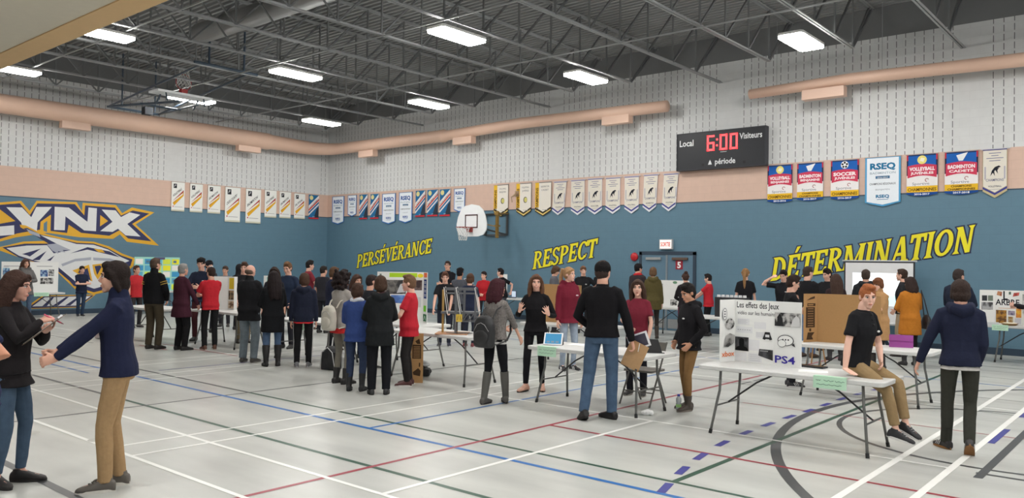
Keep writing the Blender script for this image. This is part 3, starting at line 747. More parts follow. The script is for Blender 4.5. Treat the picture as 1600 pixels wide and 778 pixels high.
banner('champ_side', 10.42, .62, 4.42, 3.34, 'white banner with gold CHAMPIONS side strip, middle of its three', g, 'b2', 'VOLLEYBALL', 'JUVENILE', ball='y')
banner('champ_side', 11.22, .64, 4.41, 3.33, 'white banner with gold side strip and no ball, beside the grey animal banners', g, 'b2', 'BADMINTON', 'CADET')
g = 'grey pennants with a leaping animal'
for i, (x, w, t, b, ln, s) in enumerate([(11.90,.48,4.40,3.35,.07,'VOLLEYBALL'),(12.57,.50,4.41,3.33,0,'VOLLEYBALL'),(13.21,.51,4.42,3.33,0,'SOCCER'),(13.85,.50,4.41,3.33,0,'VOLLEYBALL'),(14.50,.48,4.41,3.32,0,'VOLLEYBALL'),(15.14,.45,4.42,3.35,.04,'BADMINTON'),(15.79,.45,4.41,3.35,.06,'VOLLEYBALL')]):
    banner('animal', x, w, t, b, 'grey pennant with leaping animal, %s in its row from the hoop' % (['first and slanted'] + OT[1:5] + ['sixth and slanted', 'last, under the scoreboard'])[i], g, 'b2', s, lean=ln)
g = 'red and blue sport banners right of the scoreboard'
banner('sport', 18.92, .65, 4.44, 3.47, 'red blue banner VOLLEYBALL BENJAMINES next to the scoreboard', g, 'b3', 'VOLLEYBALL', 'BENJAMINES', '', '2015-2016', ball='ball')
banner('sport', 19.69, .65, 4.44, 3.49, 'red blue banner BADMINTON BENJAMINS with a shuttlecock', g, 'b3', 'BADMINTON', 'BENJAMINS', 'CHAMPIONS', '2016-2017', ball='shuttle')
banner('sport', 20.53, .66, 4.45, 3.48, 'red blue banner SOCCER JUVÉNILES with a football', g, 'b3', 'SOCCER', 'JUVÉNILES', '', '2016-2017', ball='soccer')
banner('rseq', 21.40, .79, 4.46, 3.29, 'large light blue edged RSEQ banner among the red sport banners', g, 'b3', 'BADMINTON', 'BENJAMIN')
banner('sport', 22.25, .65, 4.46, 3.50, 'red blue banner VOLLEYBALL JUVÉNILES right of the large RSEQ banner', g, 'b3', 'VOLLEYBALL', 'JUVÉNILES', '', '2016-2017', ball='ball')
banner('sport', 23.05, .66, 4.46, 3.50, 'red blue banner BADMINTON CADETS with a shuttlecock', g, 'b3', 'BADMINTON', 'CADETS', 'CHAMPIONS', '2017-2018', ball='shuttle')
banner('animal', 23.70, .46, 4.47, 3.40, 'gold tipped pennant with leaping animal, rightmost banner on the wall', g, 'b3', 'VOLLEYBALL')

# ------------------------------------------------------------------ scoreboard
sb = thing('scoreboard', 'black wall scoreboard showing 6:00 in red digits', 'scoreboard', (17.33, 0, 4.96))
b = MB(); b.box((-1.26, -.20, -.50), (1.26, -.03, .49)); b.box((-1.0, -.03, -.4), (1.0, -.001, .4)); b.build('case', paint((32, 34, 40), 0.5), sb)
rim = MB()
for a, c in (((-1.27, -.215, .49), (1.27, -.02, .51)), ((-1.27, -.215, -.52), (1.27, -.02, -.50)), ((-1.28, -.215, -.52), (-1.26, -.02, .51)), ((1.26, -.215, -.52), (1.28, -.02, .51))): rim.box(a, c)
rim.build('frame', paint((44, 46, 54), 0.45), sb)
t = MB()
for w_, x_, z_, h_, wd in (('Local', -.98, .15, .24, .42), ('Visiteurs', .87, .22, .22, .62), ('période', .16, -.40, .21, .58)):
    t = MB(); t.text(w_, x_, z_, h_, -.204, 0, .02, 0, 'CENTER', wd); t.build('lettering', paint((228, 230, 232), 0.5), sb)
t = MB(); t.poly([(-.33, -.204, -.40), (-.22, -.204, -.40), (-.24, -.204, -.34), (-.275, -.204, -.27), (-.31, -.204, -.34)]); t.build('whistle_mark', paint((228, 230, 232), 0.5), sb)
t = MB(); t.box((.02, -.204, -.085), (.2, -.203, -.075)); t.build('maker_mark', paint((228, 230, 232), 0.5), sb)
t = MB()
def seg7(d, x, z, w, h, th):
    on = {'6': 'acdefg', '0': 'abcdef'}[d]; hh = h / 2
    S = dict(a=(x, z + h - th, x + w, z + h), g=(x, z + hh - th / 2, x + w, z + hh + th / 2), d=(x, z, x + w, z + th), f=(x, z + hh, x + th, z + h), b=(x + w - th, z + hh, x + w, z + h), e=(x, z, x + th, z + hh), c=(x + w - th, z, x + w, z + hh))
    for k in on:
        a, b_, c, d_ = S[k]; t.box((a, -.207, b_), (c, -.203, d_))
seg7('6', -.37, -.03, .22, .42, .05); seg7('0', .0, -.03, .22, .42, .05); seg7('0', .29, -.03, .22, .42, .05)
for zz in (.08, .24): t.box((-.10, -.207, zz), (-.05, -.203, zz + .05))
t.build('red_digits', emit((255, 70, 74), 2.2), sb)
for x_ in (-.52, .66):
    t = MB(); t.box((x_, -.203, -.43), (x_ + .07, -.202, -.36)); t.build('dim_indicator', paint((14, 14, 18)), sb)

# ------------------------------------------------------------------ wall basketball hoop (turned-up fan board)
hp = thing('basketball_hoop', 'white fan-shaped basketball backboard with rim and net on the blue wall', 'basketball hoop', (9.26, 0, 0))
b = MB(); prof = [(-.28, 2.66), (.28, 2.66), (.52, 2.72), (.64, 2.86), (.66, 3.06), (.60, 3.30), (.48, 3.52), (.30, 3.65), (0, 3.70), (-.30, 3.65), (-.48, 3.52), (-.60, 3.30), (-.66, 3.06), (-.64, 2.86), (-.52, 2.72)]
b.prism(prof, -1.26, -1.22); b.build('backboard', paint((238, 240, 242), 0.4), hp)
b = MB()
for a, c in (((-.28, -1.265, 3.33), (.28, -1.26, 3.37)), ((-.28, -1.265, 2.93), (.28, -1.26, 2.97)), ((-.28, -1.265, 2.93), (-.24, -1.26, 3.37)), ((.24, -1.265, 2.93), (.28, -1.26, 3.37))): b.box(a, c)
b.build('target_square', paint((70, 40, 40)), hp)
b = MB(); b.tube([(.225 * math.cos(t), -1.64 + .225 * math.sin(t), 2.94) for t in [2 * PI * k / 28 for k in range(28)]], .011, 6, closed=True)
b.box((-.07, -1.42, 2.80), (.07, -1.26, 2.95)); b.bar((-.06, -1.27, 2.82), (-.14, -1.46, 2.93), .02, .02); b.bar((.06, -1.27, 2.82), (.14, -1.46, 2.93), .02, .02)
b.build('rim', paint((150, 46, 40), 0.4), hp)
def net(cx, cy, cz, par, ax=(1, 0, 0), ay=(0, 1, 0), az=(0, 0, -1), h=.42, mname='net'):
    ax, ay, az = Vector(ax), Vector(ay), Vector(az); b = MB(); N = 12; L = 6
    def p(i, j):
        r = .22 - .10 * (j / L) ** .7; a = 2 * PI * (i + .5 * (j % 2)) / N
        return Vector((cx, cy, cz)) + ax * (r * math.cos(a)) + ay * (r * math.sin(a)) + az * (h * j / L)
    for j in range(L):
        for i in range(N):
            b.tube([p(i, j), p(i, j + 1)], .007, 4, cap=False); b.tube([p(i, j), p(i - (1 if j % 2 == 0 else -1), j + 1)], .007, 4, cap=False)
    return b.build(mname, paint((222, 222, 220), 0.8), par)
net(0, -1.64, 2.94, hp)
b = MB()
for s in (-.3, .3):
    b.bar((s, -1.22, 3.35), (s * 1.6, -.03, 3.45), .05, .05); b.bar((s, -1.22, 2.95), (s * 1.6, -.03, 2.75), .05, .05)
b.bar((-.48, -.05, 3.45), (-.48, -.05, 2.75), .06, .06); b.bar((.48, -.05, 3.45), (.48, -.05, 2.75), .06, .06); b.box((-.42, -.06, 3.42), (.42, -.004, 3.48)); b.box((-.42, -.06, 2.72), (.42, -.004, 2.78))
b.build('wall_bracket', paint((70, 72, 74), 0.5), hp)
b = MB(); b.box((.72, -.9, 2.62), (.80, -.82, 3.48)); b.bar((.76, -.86, 3.4), (.5, -.02, 3.45), .04, .04); b.bar((.76, -.86, 2.98), (.3, -1.22, 3.1), .03, .03); b.box((.68, -.92, 3.36), (.84, -.80, 3.44)); b.box((.68, -.92, 2.98), (.84, -.80, 3.03))
part_label(b.build('height_adjuster', mat((150, 118, 60), 0.45, 0.4, 'brass_paint', 10, .06), hp), 'brown height adjusting rod beside the board')

# ------------------------------------------------------------------ folded hoop up in the ceiling on the left
fh = thing('basketball_hoop', 'ceiling-hung basketball hoop folded up flat under the left joists', 'basketball hoop', (5.2, -8.97, 6.40))
b = MB(); b.box((-.28, -.80, -.03), (.28, .80, .03)); b.build('backboard', paint((232, 234, 236), 0.4), fh)
b = MB(); b.tube([(.12, .225 * math.cos(t), .36 + .225 * math.sin(t)) for t in [2 * PI * k / 24 for k in range(24)]], .011, 6, closed=True); b.box((.05, -.09, .03), (.19, .09, .16)); b.build('rim', paint((172, 44, 44), 0.4), fh)
net(.12, 0, .24, fh, (0, 1, 0), (1, 0, 0), (0, .02, 1), .45)
b = MB()
for s in (-.55, .55):
    b.tube([(-.1, s, -.05), (-.35, s, -.28)], .025, 8); b.tube([(.22, s, -.03), (.3, s, -.26)], .02, 8)
    b.tube([(.4, s * .5, -.26), (-2.9, s * 1.4, -.10)], .035, 8); b.tube([(-2.9, s * 1.4, -.10), (2.4, s * 1.2, .42)], .03, 8)
b.tube([(-2.9, -.8, -.10), (-2.9, .8, -.1)], .035, 8); b.tube([(-1.2, -.6, -.18), (-1.2, .6, -.18)], .03, 8); b.tube([(2.4, -.9, .42), (2.4, .9, .42)], .04, 8)
for s in (-.5, .5): b.tube([(-2.6, s, -.1), (-2.6, s, .45)], .025, 8); b.tube([(2.4, s, .42), (2.4, s, 1.5)], .03, 8); b.tube([(-2.6, s, .42), (-2.6, s, 1.5)], .025, 8)
part_label(b.build('folding_mast', paint((58, 72, 86), 0.4), fh), 'dark steel folding frame')
b = MB(); b.box((-2.15, -.12, -.32), (-1.92, .12, -.10)); part_label(b.build('winch', paint((26, 34, 44)), fh), 'dark hoist box')

# ------------------------------------------------------------------ door, exit sign, alarm bell
dr = struct(thing('door_1', 'blue steel double door with a frame and closers', 'door', (15.68, 0, 0)))
b = MB()
for a, c in (((-.90, -.03, 0), (-.81, -.001, 2.20)), ((.81, -.03, 0), (.90, -.001, 2.20)), ((-.90, -.03, 2.12), (.90, -.001, 2.22))): b.box(a, c)
b.build('door_frame', paint((46, 62, 78), 0.5), dr)
for s in (-1, 1):
    b = MB(); b.box((min(s * .01, s * .81), -.02, .01), (max(s * .01, s * .81), -.002, 2.12)); lf = b.build('door_leaf', paint((92, 122, 142), 0.5), dr)
    b = MB(); b.box((min(s * .05, s * .78), -.026, .06), (max(s * .05, s * .78), -.02, .32)); b.build('kick_plate', metalm((168, 170, 172)), lf)
    b = MB(); b.box((s * .42 - .24, -.07, 1.98), (s * .42 + .24, -.02, 2.05)); b.build('door_closer', metalm((182, 184, 184) if s < 0 else (120, 100, 88)), lf)
b = MB(); b.box((-.028, -.04, .0), (.028, -.02, 2.12)); b.build('centre_post', metalm((150, 160, 168)), dr)
b = MB(); b.box((.28, -.030, 1.72), (.50, -.021, 1.97), 0); b.text('5', .39, 1.76, .24, -.031, 1, .04); b.build('number_sign', [paint((150, 30, 50)), paint((240, 240, 240))], dr)
ex = thing('exit_sign', 'lit SORTIE exit sign above the double door', 'exit sign', (15.67, 0, 2.42))
b = MB(); b.box((-.20, -.09, -.14), (.20, -.001, .14)); b.build('housing', paint((190, 192, 194)), ex)
b = MB(); b.box((-.175, -.093, -.115), (.175, -.09, .115)); b.build('lit_face', emit((250, 228, 222), 0.75), ex)
b = MB(); b.text('SORTIE', 0, -.06, .17, -.095, 0, .03, 0, 'CENTER', .31); b.build('lettering', paint((188, 40, 44)), ex)
bl = thing('alarm_bell', 'round red fire alarm bell left of the double door', 'alarm bell', (14.62, 0, 2.06))
b = MB(); b.tube([(0, -.001, 0), (0, -.03, 0)], .07, 16); b.build('back_box', paint((120, 30, 34)), bl)
b = MB(); b.tube([(0, -.03, 0), (0, -.05, 0), (0, -.075, 0), (0, -.09, 0)], [.125, .12, .09, .03], 20); b.build('gong', paint((186, 30, 40), 0.35), bl, smooth=True)
b = MB(); b.box((10.05, -.05, 4.0), (10.22, -.002, 4.18)); b.tube([(10.13, -.05, 4.12), (10.13, -.13, 4.06), (10.05, -.22, 3.98), (10.10, -.24, 3.80)], [.05, .045, .02, .015], 8)
tag(b.build('wall_bracket', mat((170, 146, 120), .4, .4, 'bracket_metal', 10, .06)), 'small metal bracket on the peach band between two gold banners', 'bracket')

# ------------------------------------------------------------------ portable projection screen
sc_ = thing('projection_screen', 'portable white projection screen on a stand in front of the painted word', 'projection screen', (21.49, -.62, 0), R(-3))
b = MB(); b.box((-.78, -.004, .58), (.78, .004, 1.99)); b.build('border', paint((34, 36, 44)), sc_)
b = MB(); b.box((-.745, -.008, .60), (.745, -.004, 1.955)); b.build('sheet', paint((222, 222, 224), .8), sc_)
b = MB(); b.box((-.58, -.010, .98), (.50, -.008, 1.72)); b.build('projected_slide', emit((244, 249, 252), 0.9), sc_)
b = MB(); b.box((-.58, -.0115, .99), (.50, -.0105, 1.22)); b.build('slide_band', emit((200, 240, 246), .75), sc_)
b = MB(); b.tube([(-.82, 0, 2.0), (.82, 0, 2.0)], .018, 10); b.tube([(-.82, 0, .57), (.82, 0, .57)], .035, 10); b.build('roller_case', paint((196, 198, 200), .4), sc_, smooth=True)
b = MB(); b.tube([(0, .05, .2), (0, .05, 2.05)], .016, 8)
for a in (90, 210, 330): b.tube([(0, .05, .55), (.45 * math.cos(R(a)), .05 + .45 * math.sin(R(a)), .015)], .012, 8)
b.build('tripod', metalm((190, 192, 194)), sc_)
# ------------------------------------------------------------------ people
def remesh_obj(o, voxel, smooth=2, amp=0.0, freq=9.0, seed=0.0):
    m = o.modifiers.new('r', 'REMESH'); m.mode = 'VOXEL'; m.voxel_size = voxel; m.use_smooth_shade = True
    if smooth:
        k = o.modifiers.new('s', 'SMOOTH'); k.factor = 0.5; k.iterations = smooth
    dg = bpy.context.evaluated_depsgraph_get()
    ev = o.evaluated_get(dg)
    me = bpy.data.meshes.new_from_object(ev, preserve_all_data_layers=False, depsgraph=dg)
    old = o.data; o.modifiers.clear(); o.data = me
    mats = [x for x in old.materials]; bpy.data.meshes.remove(old)
    me.materials.clear()
    for x in mats: me.materials.append(x)
    if amp:
        n = len(me.vertices); co = np.empty(n * 3); no = np.empty(n * 3)
        me.vertices.foreach_get('co', co); me.vertices.foreach_get('normal', no)
        co = co.reshape(-1, 3); no = no.reshape(-1, 3)
        d = np.array([mnoise.noise((p[0] * freq + seed, p[1] * freq, p[2] * freq * .8)) + .5 * mnoise.noise((p[0] * freq * 2.3, p[1] * freq * 2.3 + seed, p[2] * freq * 1.2)) for p in co])
        co += no * (d * amp)[:, None]
        me.vertices.foreach_set('co', co.ravel())
    me.polygons.foreach_set('use_smooth', [True] * len(me.polygons))
    me.update()
    return o

def append_mesh(o, mb):
    """add loose islands (eyes, brows, lips, nails) to a finished body mesh"""
    me = o.data
    nv, nl, npoly = len(me.vertices), len(me.loops), len(me.polygons)
    bm = bmesh.new(); bm.from_mesh(me)
    vs = [bm.verts.new(v) for v in mb.v]
    for f, mi in zip(mb.f, mb.m):
        try: fc = bm.faces.new([vs[i] for i in f])
        except ValueError: continue
        fc.material_index = mi; fc.smooth = True
    bm.to_mesh(me); bm.free()

def ik(S, Wt, l1, l2, pole):
    d = Wt - S; L = d.length; mx = (l1 + l2) * .999
    if L > mx: Wt = S + d * (mx / L); d = Wt - S; L = mx
    L = max(L, abs(l1 - l2) + .02)
    a = (l1 * l1 - l2 * l2 + L * L) / (2 * L); h = math.sqrt(max(l1 * l1 - a * a, 0))
    u = d.normalized(); p = pole - u * pole.dot(u)
    if p.length < 1e-4: p = Vector((1, 0, 0)) - u * u.x
    p.normalize()
    return S + u * a + p * h, Wt

def hand(mb, Wt, d, nrm, thumb, k, curl=.35, spread=.06, fr=.0088):
    """palm, four bent fingers and a side thumb; d = finger direction, nrm = palm side, thumb = thumb side"""
    d = d.normalized(); nrm = (nrm - d * nrm.dot(d)).normalized(); t = d.cross(nrm)
    if t.dot(thumb) < 0: t = -t
    mb.tube([Wt - d * .02 * k, Wt + d * .02 * k, Wt + d * .06 * k, Wt + d * .092 * k], [(.020 * k, .026 * k), (.018 * k, .034 * k), (.016 * k, .041 * k), (.012 * k, .038 * k)], 10, side=t)
    for i, L in enumerate((.070, .080, .075, .058)):
        off = (1.5 - i) * .0205 * k
        b = Wt + d * .082 * k + t * off
        dd = (d + t * (1.5 - i) * spread).normalized(); pts = [b]; c = 0
        for s_, frac in enumerate((.42, .32, .26)):
            c += curl * (1.0 if s_ else .8)
            dv = dd * math.cos(c) + nrm * math.sin(c)
            pts.append(pts[-1] + dv * L * frac * k)
        mb.tube(pts, [fr * 1.08 * k, fr * 1.02 * k, fr * .95 * k, fr * .72 * k], 7)
    b = Wt + d * .028 * k + t * .026 * k
    d1 = (d * .62 + t * (.68 + spread) + nrm * .30).normalized(); d2 = (d * .85 + t * .35 + nrm * (.3 + .3 * curl)).normalized()
    mb.tube([b, b + d1 * .042 * k, b + d1 * .042 * k + d2 * .03 * k, b + d1 * .042 * k + d2 * .052 * k], [.0135 * k, .0115 * k, .0105 * k, .0075 * k], 7)

ARMS = {  # wrist target (forward, outward, height for a 1.75 m person), elbow pole (forward, outward, up), palm normal, curl
    'hang': ((.05, .225, .838), (-.6, .5, 0), (0, -1, 0), .35),
    'hang2': ((.0, .235, .84), (-.5, .6, 0), (.2, -1, 0), .35),
    'front': ((.27, .05, 1.03), (-.4, .8, -.3), (-.3, -.6, .5), .5),
    'low': ((.20, .02, .90), (-.4, .9, -.1), (-1, -.2, 0), .3),
    'hold': ((.31, .09, 1.13), (-.3, .6, -.6), (-.3, -.9, .2), .7),
    'phone': ((.28, .05, 1.27), (-.2, .5, -.8), (-.6, -.7, 0), .8),
    'cross': ((.19, -.11, 1.13), (-.1, .9, -.5), (-1, 0, 0), .4),
    'pocket': ((.09, .195, .93), (-.8, .7, 0), (0, -1, 0), .2),
    'hip': ((.03, .20, 1.02), (-.4, 1, 0), (-.5, -1, 0), .6),
    'reach': ((.46, .15, .98), (-.4, .6, -.5), (0, 0, -1), .2),
    'back': ((-.20, .03, 1.0), (-.3, 1, 0), (-1, 0, 0), .4),
}
PALE, FAIR, TAN = (226, 178, 158), (214, 164, 142), (184, 132, 104)
BR, DBR, BLK, BLOND, RED_H, GREY_H = (74, 52, 40), (48, 36, 32), (26, 24, 25), (176, 138, 96), (150, 88, 52), (150, 148, 146)
PEOPLE = {}

def person(key, label, x, y, H, rel, sex='m', fat=1.0, lean=0.0, twist=0.0, look=(0, 0), armL='hang', armR='hang', legs=None, hipz=None,
           top=None, over=None, bottom=None, shoes=None, hair=('short', BR), skinc=FAIR, glasses=False, vox=.011, group=None, cap=None, scarf=None, smile=False, heading=None, hd=None, seed=None):
    k = H / 1.728
    ang = math.atan2(y - CAM.y, x - CAM.x) + R(rel) if heading is None else heading
    root = thing('person', label, 'person', (x, y, 0), ang, group)
    sd = seed if seed is not None else (x * 3.1 + y * 1.7)
    fem = sex == 'f'
    def V(a, b, c): return Vector((a, b, c))
    hz = (hipz if hipz is not None else .93 * k)
    hip = V(0, 0, hz)
    RT = Matrix.Rotation(R(lean), 4, 'Y')
    def TW(f): return RT @ Matrix.Rotation(R(twist) * f, 4, 'Z')
    sw = (.150 if fem else .170) * k
    prof = [(-.11, .12, .095, .0), (-.06, .155, .112, -.008), (0, .168, .118, -.012), (.09, .146, .105, -.002), (.18, .138 if fem else .148, .10, .004), (.29, .150 if fem else .166, .112, .006), (.37, .150 if fem else .172, .106, -.004), (.43, .136 if fem else .158, .090, -.012), (.475, .112 if fem else .128, .076, -.016), (.515, .080 if fem else .090, .066, -.016), (.555, .056 if fem else .062, .058, -.010)]
    if fem: prof[1] = (-.06, .160, .113, -.01); prof[2] = (0, .166, .117, -.014); prof[3] = (.09, .140, .100, -.004)
    def tor(dz, f=0.0, out=0.0):
        p = V(f * k, out, dz * k)
        return hip + (p if dz <= 0 else TW(min(dz / .5, 1)) @ p)
    def torso_rings(pr, infl, n=18, wa=1.0):
        out = []
        for dz, a, b, f in pr:
            fa = 1 + (fat - 1) * max(0, 1 - abs(dz - .10) / .40)
            c = []
            M = TW(min(max(dz, 0) / .5, 1)) if dz > 0 else Matrix.Identity(4)
            for j in range(n):
                t = 2 * PI * j / n
                cx, cy = math.cos(t), math.sin(t)
                e = .86   # squarish section
                px_ = (abs(cx) ** e) * (1 if cx >= 0 else -1) * (b * fa * k + infl) + f * k + (fa - 1) * .06 * k
                py_ = (abs(cy) ** e) * (1 if cy >= 0 else -1) * (a * wa * (1 + (fa - 1) * .6) * k + infl)
                c.append(hip + (M @ V(px_, py_, dz * k)))
            out.append(c)
        return out
    neck = tor(.55, -.012)
    # --- head frame
    hd_c = neck + RT @ V(.020 * k, 0, .0) + V(.014 * k, 0, .126 * k)
    MH = Matrix.Translation(hd_c) @ Matrix.Rotation(R(look[0]), 4, 'Z') @ Matrix.Rotation(R(look[1]), 4, 'Y') @ Matrix.Scale(k * (1.0 if H > 1.6 else 1.05), 4)
    # --- arms
    arms = {}
    for s, spec in ((1, armL), (-1, armR)):
        if isinstance(spec, str): spec = ARMS[spec]
        (ax, ay, az), (px_, py_, pz_), pn, curl = spec[:4]
        S = hip + TW(1) @ V(-.012 * k, s * sw, .452 * k)
        Wt = V(ax * k, s * ay * k, az * k + (hz - .93 * k))
        E, Wt = ik(S, Wt, .295 * k, .255 * k, V(px_, s * py_, pz_))
        fd = (Wt - E).normalized()
        hdv = V(*spec[4]) if len(spec) > 4 and spec[4] else fd
        if len(spec) > 4 and spec[4]: hdv = V(spec[4][0], s * spec[4][1], spec[4][2])
        pnv = V(pn[0], s * pn[1], pn[2]); th = V(.8, -s * .2, .6) if abs(hdv.normalized().z) > .6 else V(0, -s * .4, 1)
        if len(spec) > 5: th = V(spec[5][0], s * spec[5][1], spec[5][2])
        arms[s] = (S, E, Wt, hdv, pnv, th, curl, spec[6] if len(spec) > 6 else .06)
    # --- legs: ankle (x, y out, z), foot yaw, foot pitch (heel up +)
    if legs is None: legs = ((.0, .105, .085, 8, 0), (.0, .105, .085, 8, 0))
    lg = {}
    for s, (fx, fy, fz, fyaw, fpit) in ((1, legs[0]), (-1, legs[1])):
        Hp = hip + V(0, s * .092 * k, -.03 * k)
        A = V(fx * k, s * fy * k, fz if hipz is not None else fz * k)
        Kn, A = ik(Hp, A, (.43 if hipz is not None else .414) * k, (.415 if hipz is not None else .408) * k, V(1, s * .10, 0))
        lg[s] = (Hp, Kn, A, s * fyaw, fpit)
    # --- body mesh; covered limbs are slimmer than the cloth around them
    longs = any(g_ and g_.get('sl', 'long') in ('long', 'elbow') for g_ in (top, over))
    b = MB()
    b.rings(torso_rings([(a, w_ - (.016 if a < .12 else 0), d_ - (.014 if a < .12 else 0), f_) for a, w_, d_, f_ in prof[1 if bottom else 0:]], -.016 * k))
    b.tube([tor(.50, -.016), neck + V(0, 0, .03 * k), hd_c + V(-.012 * k, 0, -.05 * k)], [.064 * k if not fem else .056 * k, (.060 if not fem else .050) * k, .055 * k if not fem else .048 * k], 12)
    sm = MH
    b.ell((-.010, 0, .022), (.096, .0755, .094), sm, nu=18, nv=12)
    b.ell((.020, 0, -.040), (.066, .0600 if not fem else .0555, .073), sm, nu=16, nv=10)
    b.ell((.044, .030, -.026), (.040, .031, .044), sm); b.ell((.044, -.030, -.026), (.040, .031, .044), sm)
    b.ell((.066, 0, -.094), (.022, .028, .022), sm); b.ell((.068, 0, .030), (.020, .052, .014), sm)
    def hp_(p): return MH @ Vector(p)
    b.tube([hp_((.078, 0, .022)), hp_((.092, 0, .0)), hp_((.1015, 0, -.020)), hp_((.090, 0, -.034))], [.008 * k, .009 * k, .0125 * k, .009 * k], 8)
    b.ell((.083, 0, -.062), (.013, .026, .013), sm)
    for s in (1, -1): b.ell((-.006, s * .0765, -.004), (.020, .009, .031), sm)
    for s in (1, -1):
        S, E, Wt, hdv, pnv, th, curl, spr = arms[s]
        g = 1.0 if not fem else .86
        b.tube([S + V(0, -s * .03 * k, .0), S, S + (E - S) * .4, E, E + (Wt - E) * .35, Wt], [.034 * k * g, .038 * k * g, .038 * k * g, .036 * k * g, .038 * k * g, .025 * k * g] if not longs else [.034 * k * g, .036 * k * g, .034 * k * g, .029 * k * g, .028 * k * g, .024 * k * g], 10)
        hand(b, Wt, hdv, pnv, th, k * (.98 if not fem else .92), curl, spr, .0095 if vox < .008 else .0105)
        Hp, Kn, A, fy_, fp_ = lg[s]
        b.tube([Hp + V(0, 0, .06 * k), Hp, Hp + (Kn - Hp) * .5, Kn, Kn + (A - Kn) * .35, A], [.050 * k, .054 * k, .044 * k, .034 * k, .036 * k, .033 * k], 10)
        fd = Matrix.Rotation(R(fy_), 4, 'Z') @ Matrix.Rotation(R(fp_), 4, 'Y')
        b.tube([A, A + fd @ V(.06 * k, 0, -.04 * k), A + fd @ V(.15 * k, 0, -.055 * k)], [.034 * k, .032 * k, .022 * k], 8)
    body = b.build('body', [skin(skinc)], root)
    remesh_obj(body, vox if vox < .009 else vox, 2)
    lipc = tuple(int(v * q) for v, q in zip(skinc, (.86, .66, .64)))
    for m_ in (paint((228, 224, 220), .3), paint((46, 34, 28), .25), paint(tuple(int(v * .75) for v in hair[1]) if hair[0] != 'none' else DBR, .8), skin(lipc), paint((240, 238, 232), .3)): body.data.materials.append(m_)
    f = MB()
    for s in (1, -1):
        f.ell((.0715, s * .031, .006), (.0125, .0145, .0085), sm, 1, 10, 6)
        f.ell((.0785, s * .031, .006), (.0066, .0062, .0066), sm, 2, 10, 6)
        f.tube([hp_((.074, s * .048, .010)), hp_((.083, s * .032, .0165)), hp_((.083, s * .018, .010))], .0028 * k, 5, 2)
        f.tube([hp_((.072, s * .052, .024)), hp_((.085, s * .036, .032)), hp_((.088, s * .016, .028))], [.003 * k, .0045 * k, .004 * k], 5, 3)
    if smile:
        f.ell((.090, 0, -.060), (.006, .020, .006), sm, 5, 10, 6)
        f.tube([hp_((.078, .029, -.050)), hp_((.093, .012, -.056)), hp_((.094, -.012, -.056)), hp_((.078, -.029, -.050))], .0040 * k, 6, 4)
        f.tube([hp_((.078, .028, -.052)), hp_((.092, .012, -.068)), hp_((.092, -.012, -.068)), hp_((.078, -.028, -.052))], .0045 * k, 6, 4)
    else:
        f.ell((.0905, 0, -.0585), (.0065, .021, .0045), sm, 4, 10, 6); f.ell((.0890, 0, -.067), (.0065, .018, .0055), sm, 4, 10, 6)
    append_mesh(body, f)
    # --- clothes
    def sleeve(mb, s, lng, rad, cuff=1.0):
        S, E, Wt = arms[s][:3]
        g = k
        if lng == 'long':
            L = (Wt - E)
            mb.tube([S + V(0, -s * .07 * k, .02 * k), S + V(0, -s * .01 * k, .0), S + (E - S) * .45, E, E + L * .5, E + L * .93, E + L * .99], [rad[0] * g, rad[0] * g, rad[1] * g, rad[2] * g, rad[3] * g, rad[4] * g, rad[4] * g * cuff], 12)
        elif lng == 'elbow':
            L = (Wt - E)
            mb.tube([S + V(0, -s * .07 * k, .02 * k), S + V(0, -s * .01 * k, .0), S + (E - S) * .45, E, E + L * .35], [rad[0] * g, rad[0] * g, rad[1] * g, rad[2] * g, rad[3] * g], 12)
        elif lng == 'short':
            mb.tube([S + V(0, -s * .07 * k, .02 * k), S + V(0, -s * .01 * k, .0), S + (E - S) * .40, S + (E - S) * .66, S + (E - S) * .68], [rad[0] * g, rad[0] * g, rad[1] * g * 1.05, rad[1] * g * 1.16, rad[1] * g * 1.1], 12)
    def garment(d):
        kind = d.get('k', 'shirt'); c = d['c']; infl = d.get('infl', .015) * k
        hem = d.get('hem', .84); sl = d.get('sl', 'long')
        mm = d.get('mat') or cloth(c)
        mb = MB()
        pr = [p for p in prof if p[0] * 1.0 > (hem - .93) + .03]
        last = prof[2] if pr[0][0] > 0 else None
        hz_ = hem - .93
        if hz_ < -.10:
            fl = d.get('flare', 1.06)
            lo = [(hz_, .172 * fl, .128 * fl, .0), ((hz_ - .05) / 2 if hz_ < -.2 else -.1, .172 * (1 + (fl - 1) * .5), .124 * (1 + (fl - 1) * .5), -.004)]
            pr = [lo[0]] + ([lo[1]] if hz_ < -.2 else []) + [p for p in prof if p[0] > -.08]
        else:
            pr = [(hz_, .178, .126, -.008)] + pr
        pr = pr[:-1] if d.get('neck', True) else pr
        rr = torso_rings(pr, infl)
        # close the neck opening close to the neck
        mb.rings(rr)
        ntop = .548 if sl == 'long' or d.get('high') else .522
        mb.tube([tor(.47, -.014), tor(ntop, -.014)], [.092 * k, (.062 if ntop > .53 else .070) * k + infl * .3], 12)
        fl_ = d.get('rad', (.062, .056, .050, .046, .036))
        fl_ = tuple(v + (d.get('infl', .012) - .012) * .6 for v in fl_)
        if fem and not d.get('rad'): fl_ = tuple(v * .92 for v in fl_)
        for s in (1, -1): sleeve(mb, s, sl, fl_, d.get('cuff', .92))
        if d.get('collar'):
            mb.tube([tor(.49, -.018), tor(.536, -.022)], [.088 * k, .069 * k], 14)
        if d.get('high'):
            mb.tube([tor(.51, -.014), tor(.565, -.010), tor(.61, -.004)], [.080 * k, .070 * k, .066 * k], 14)
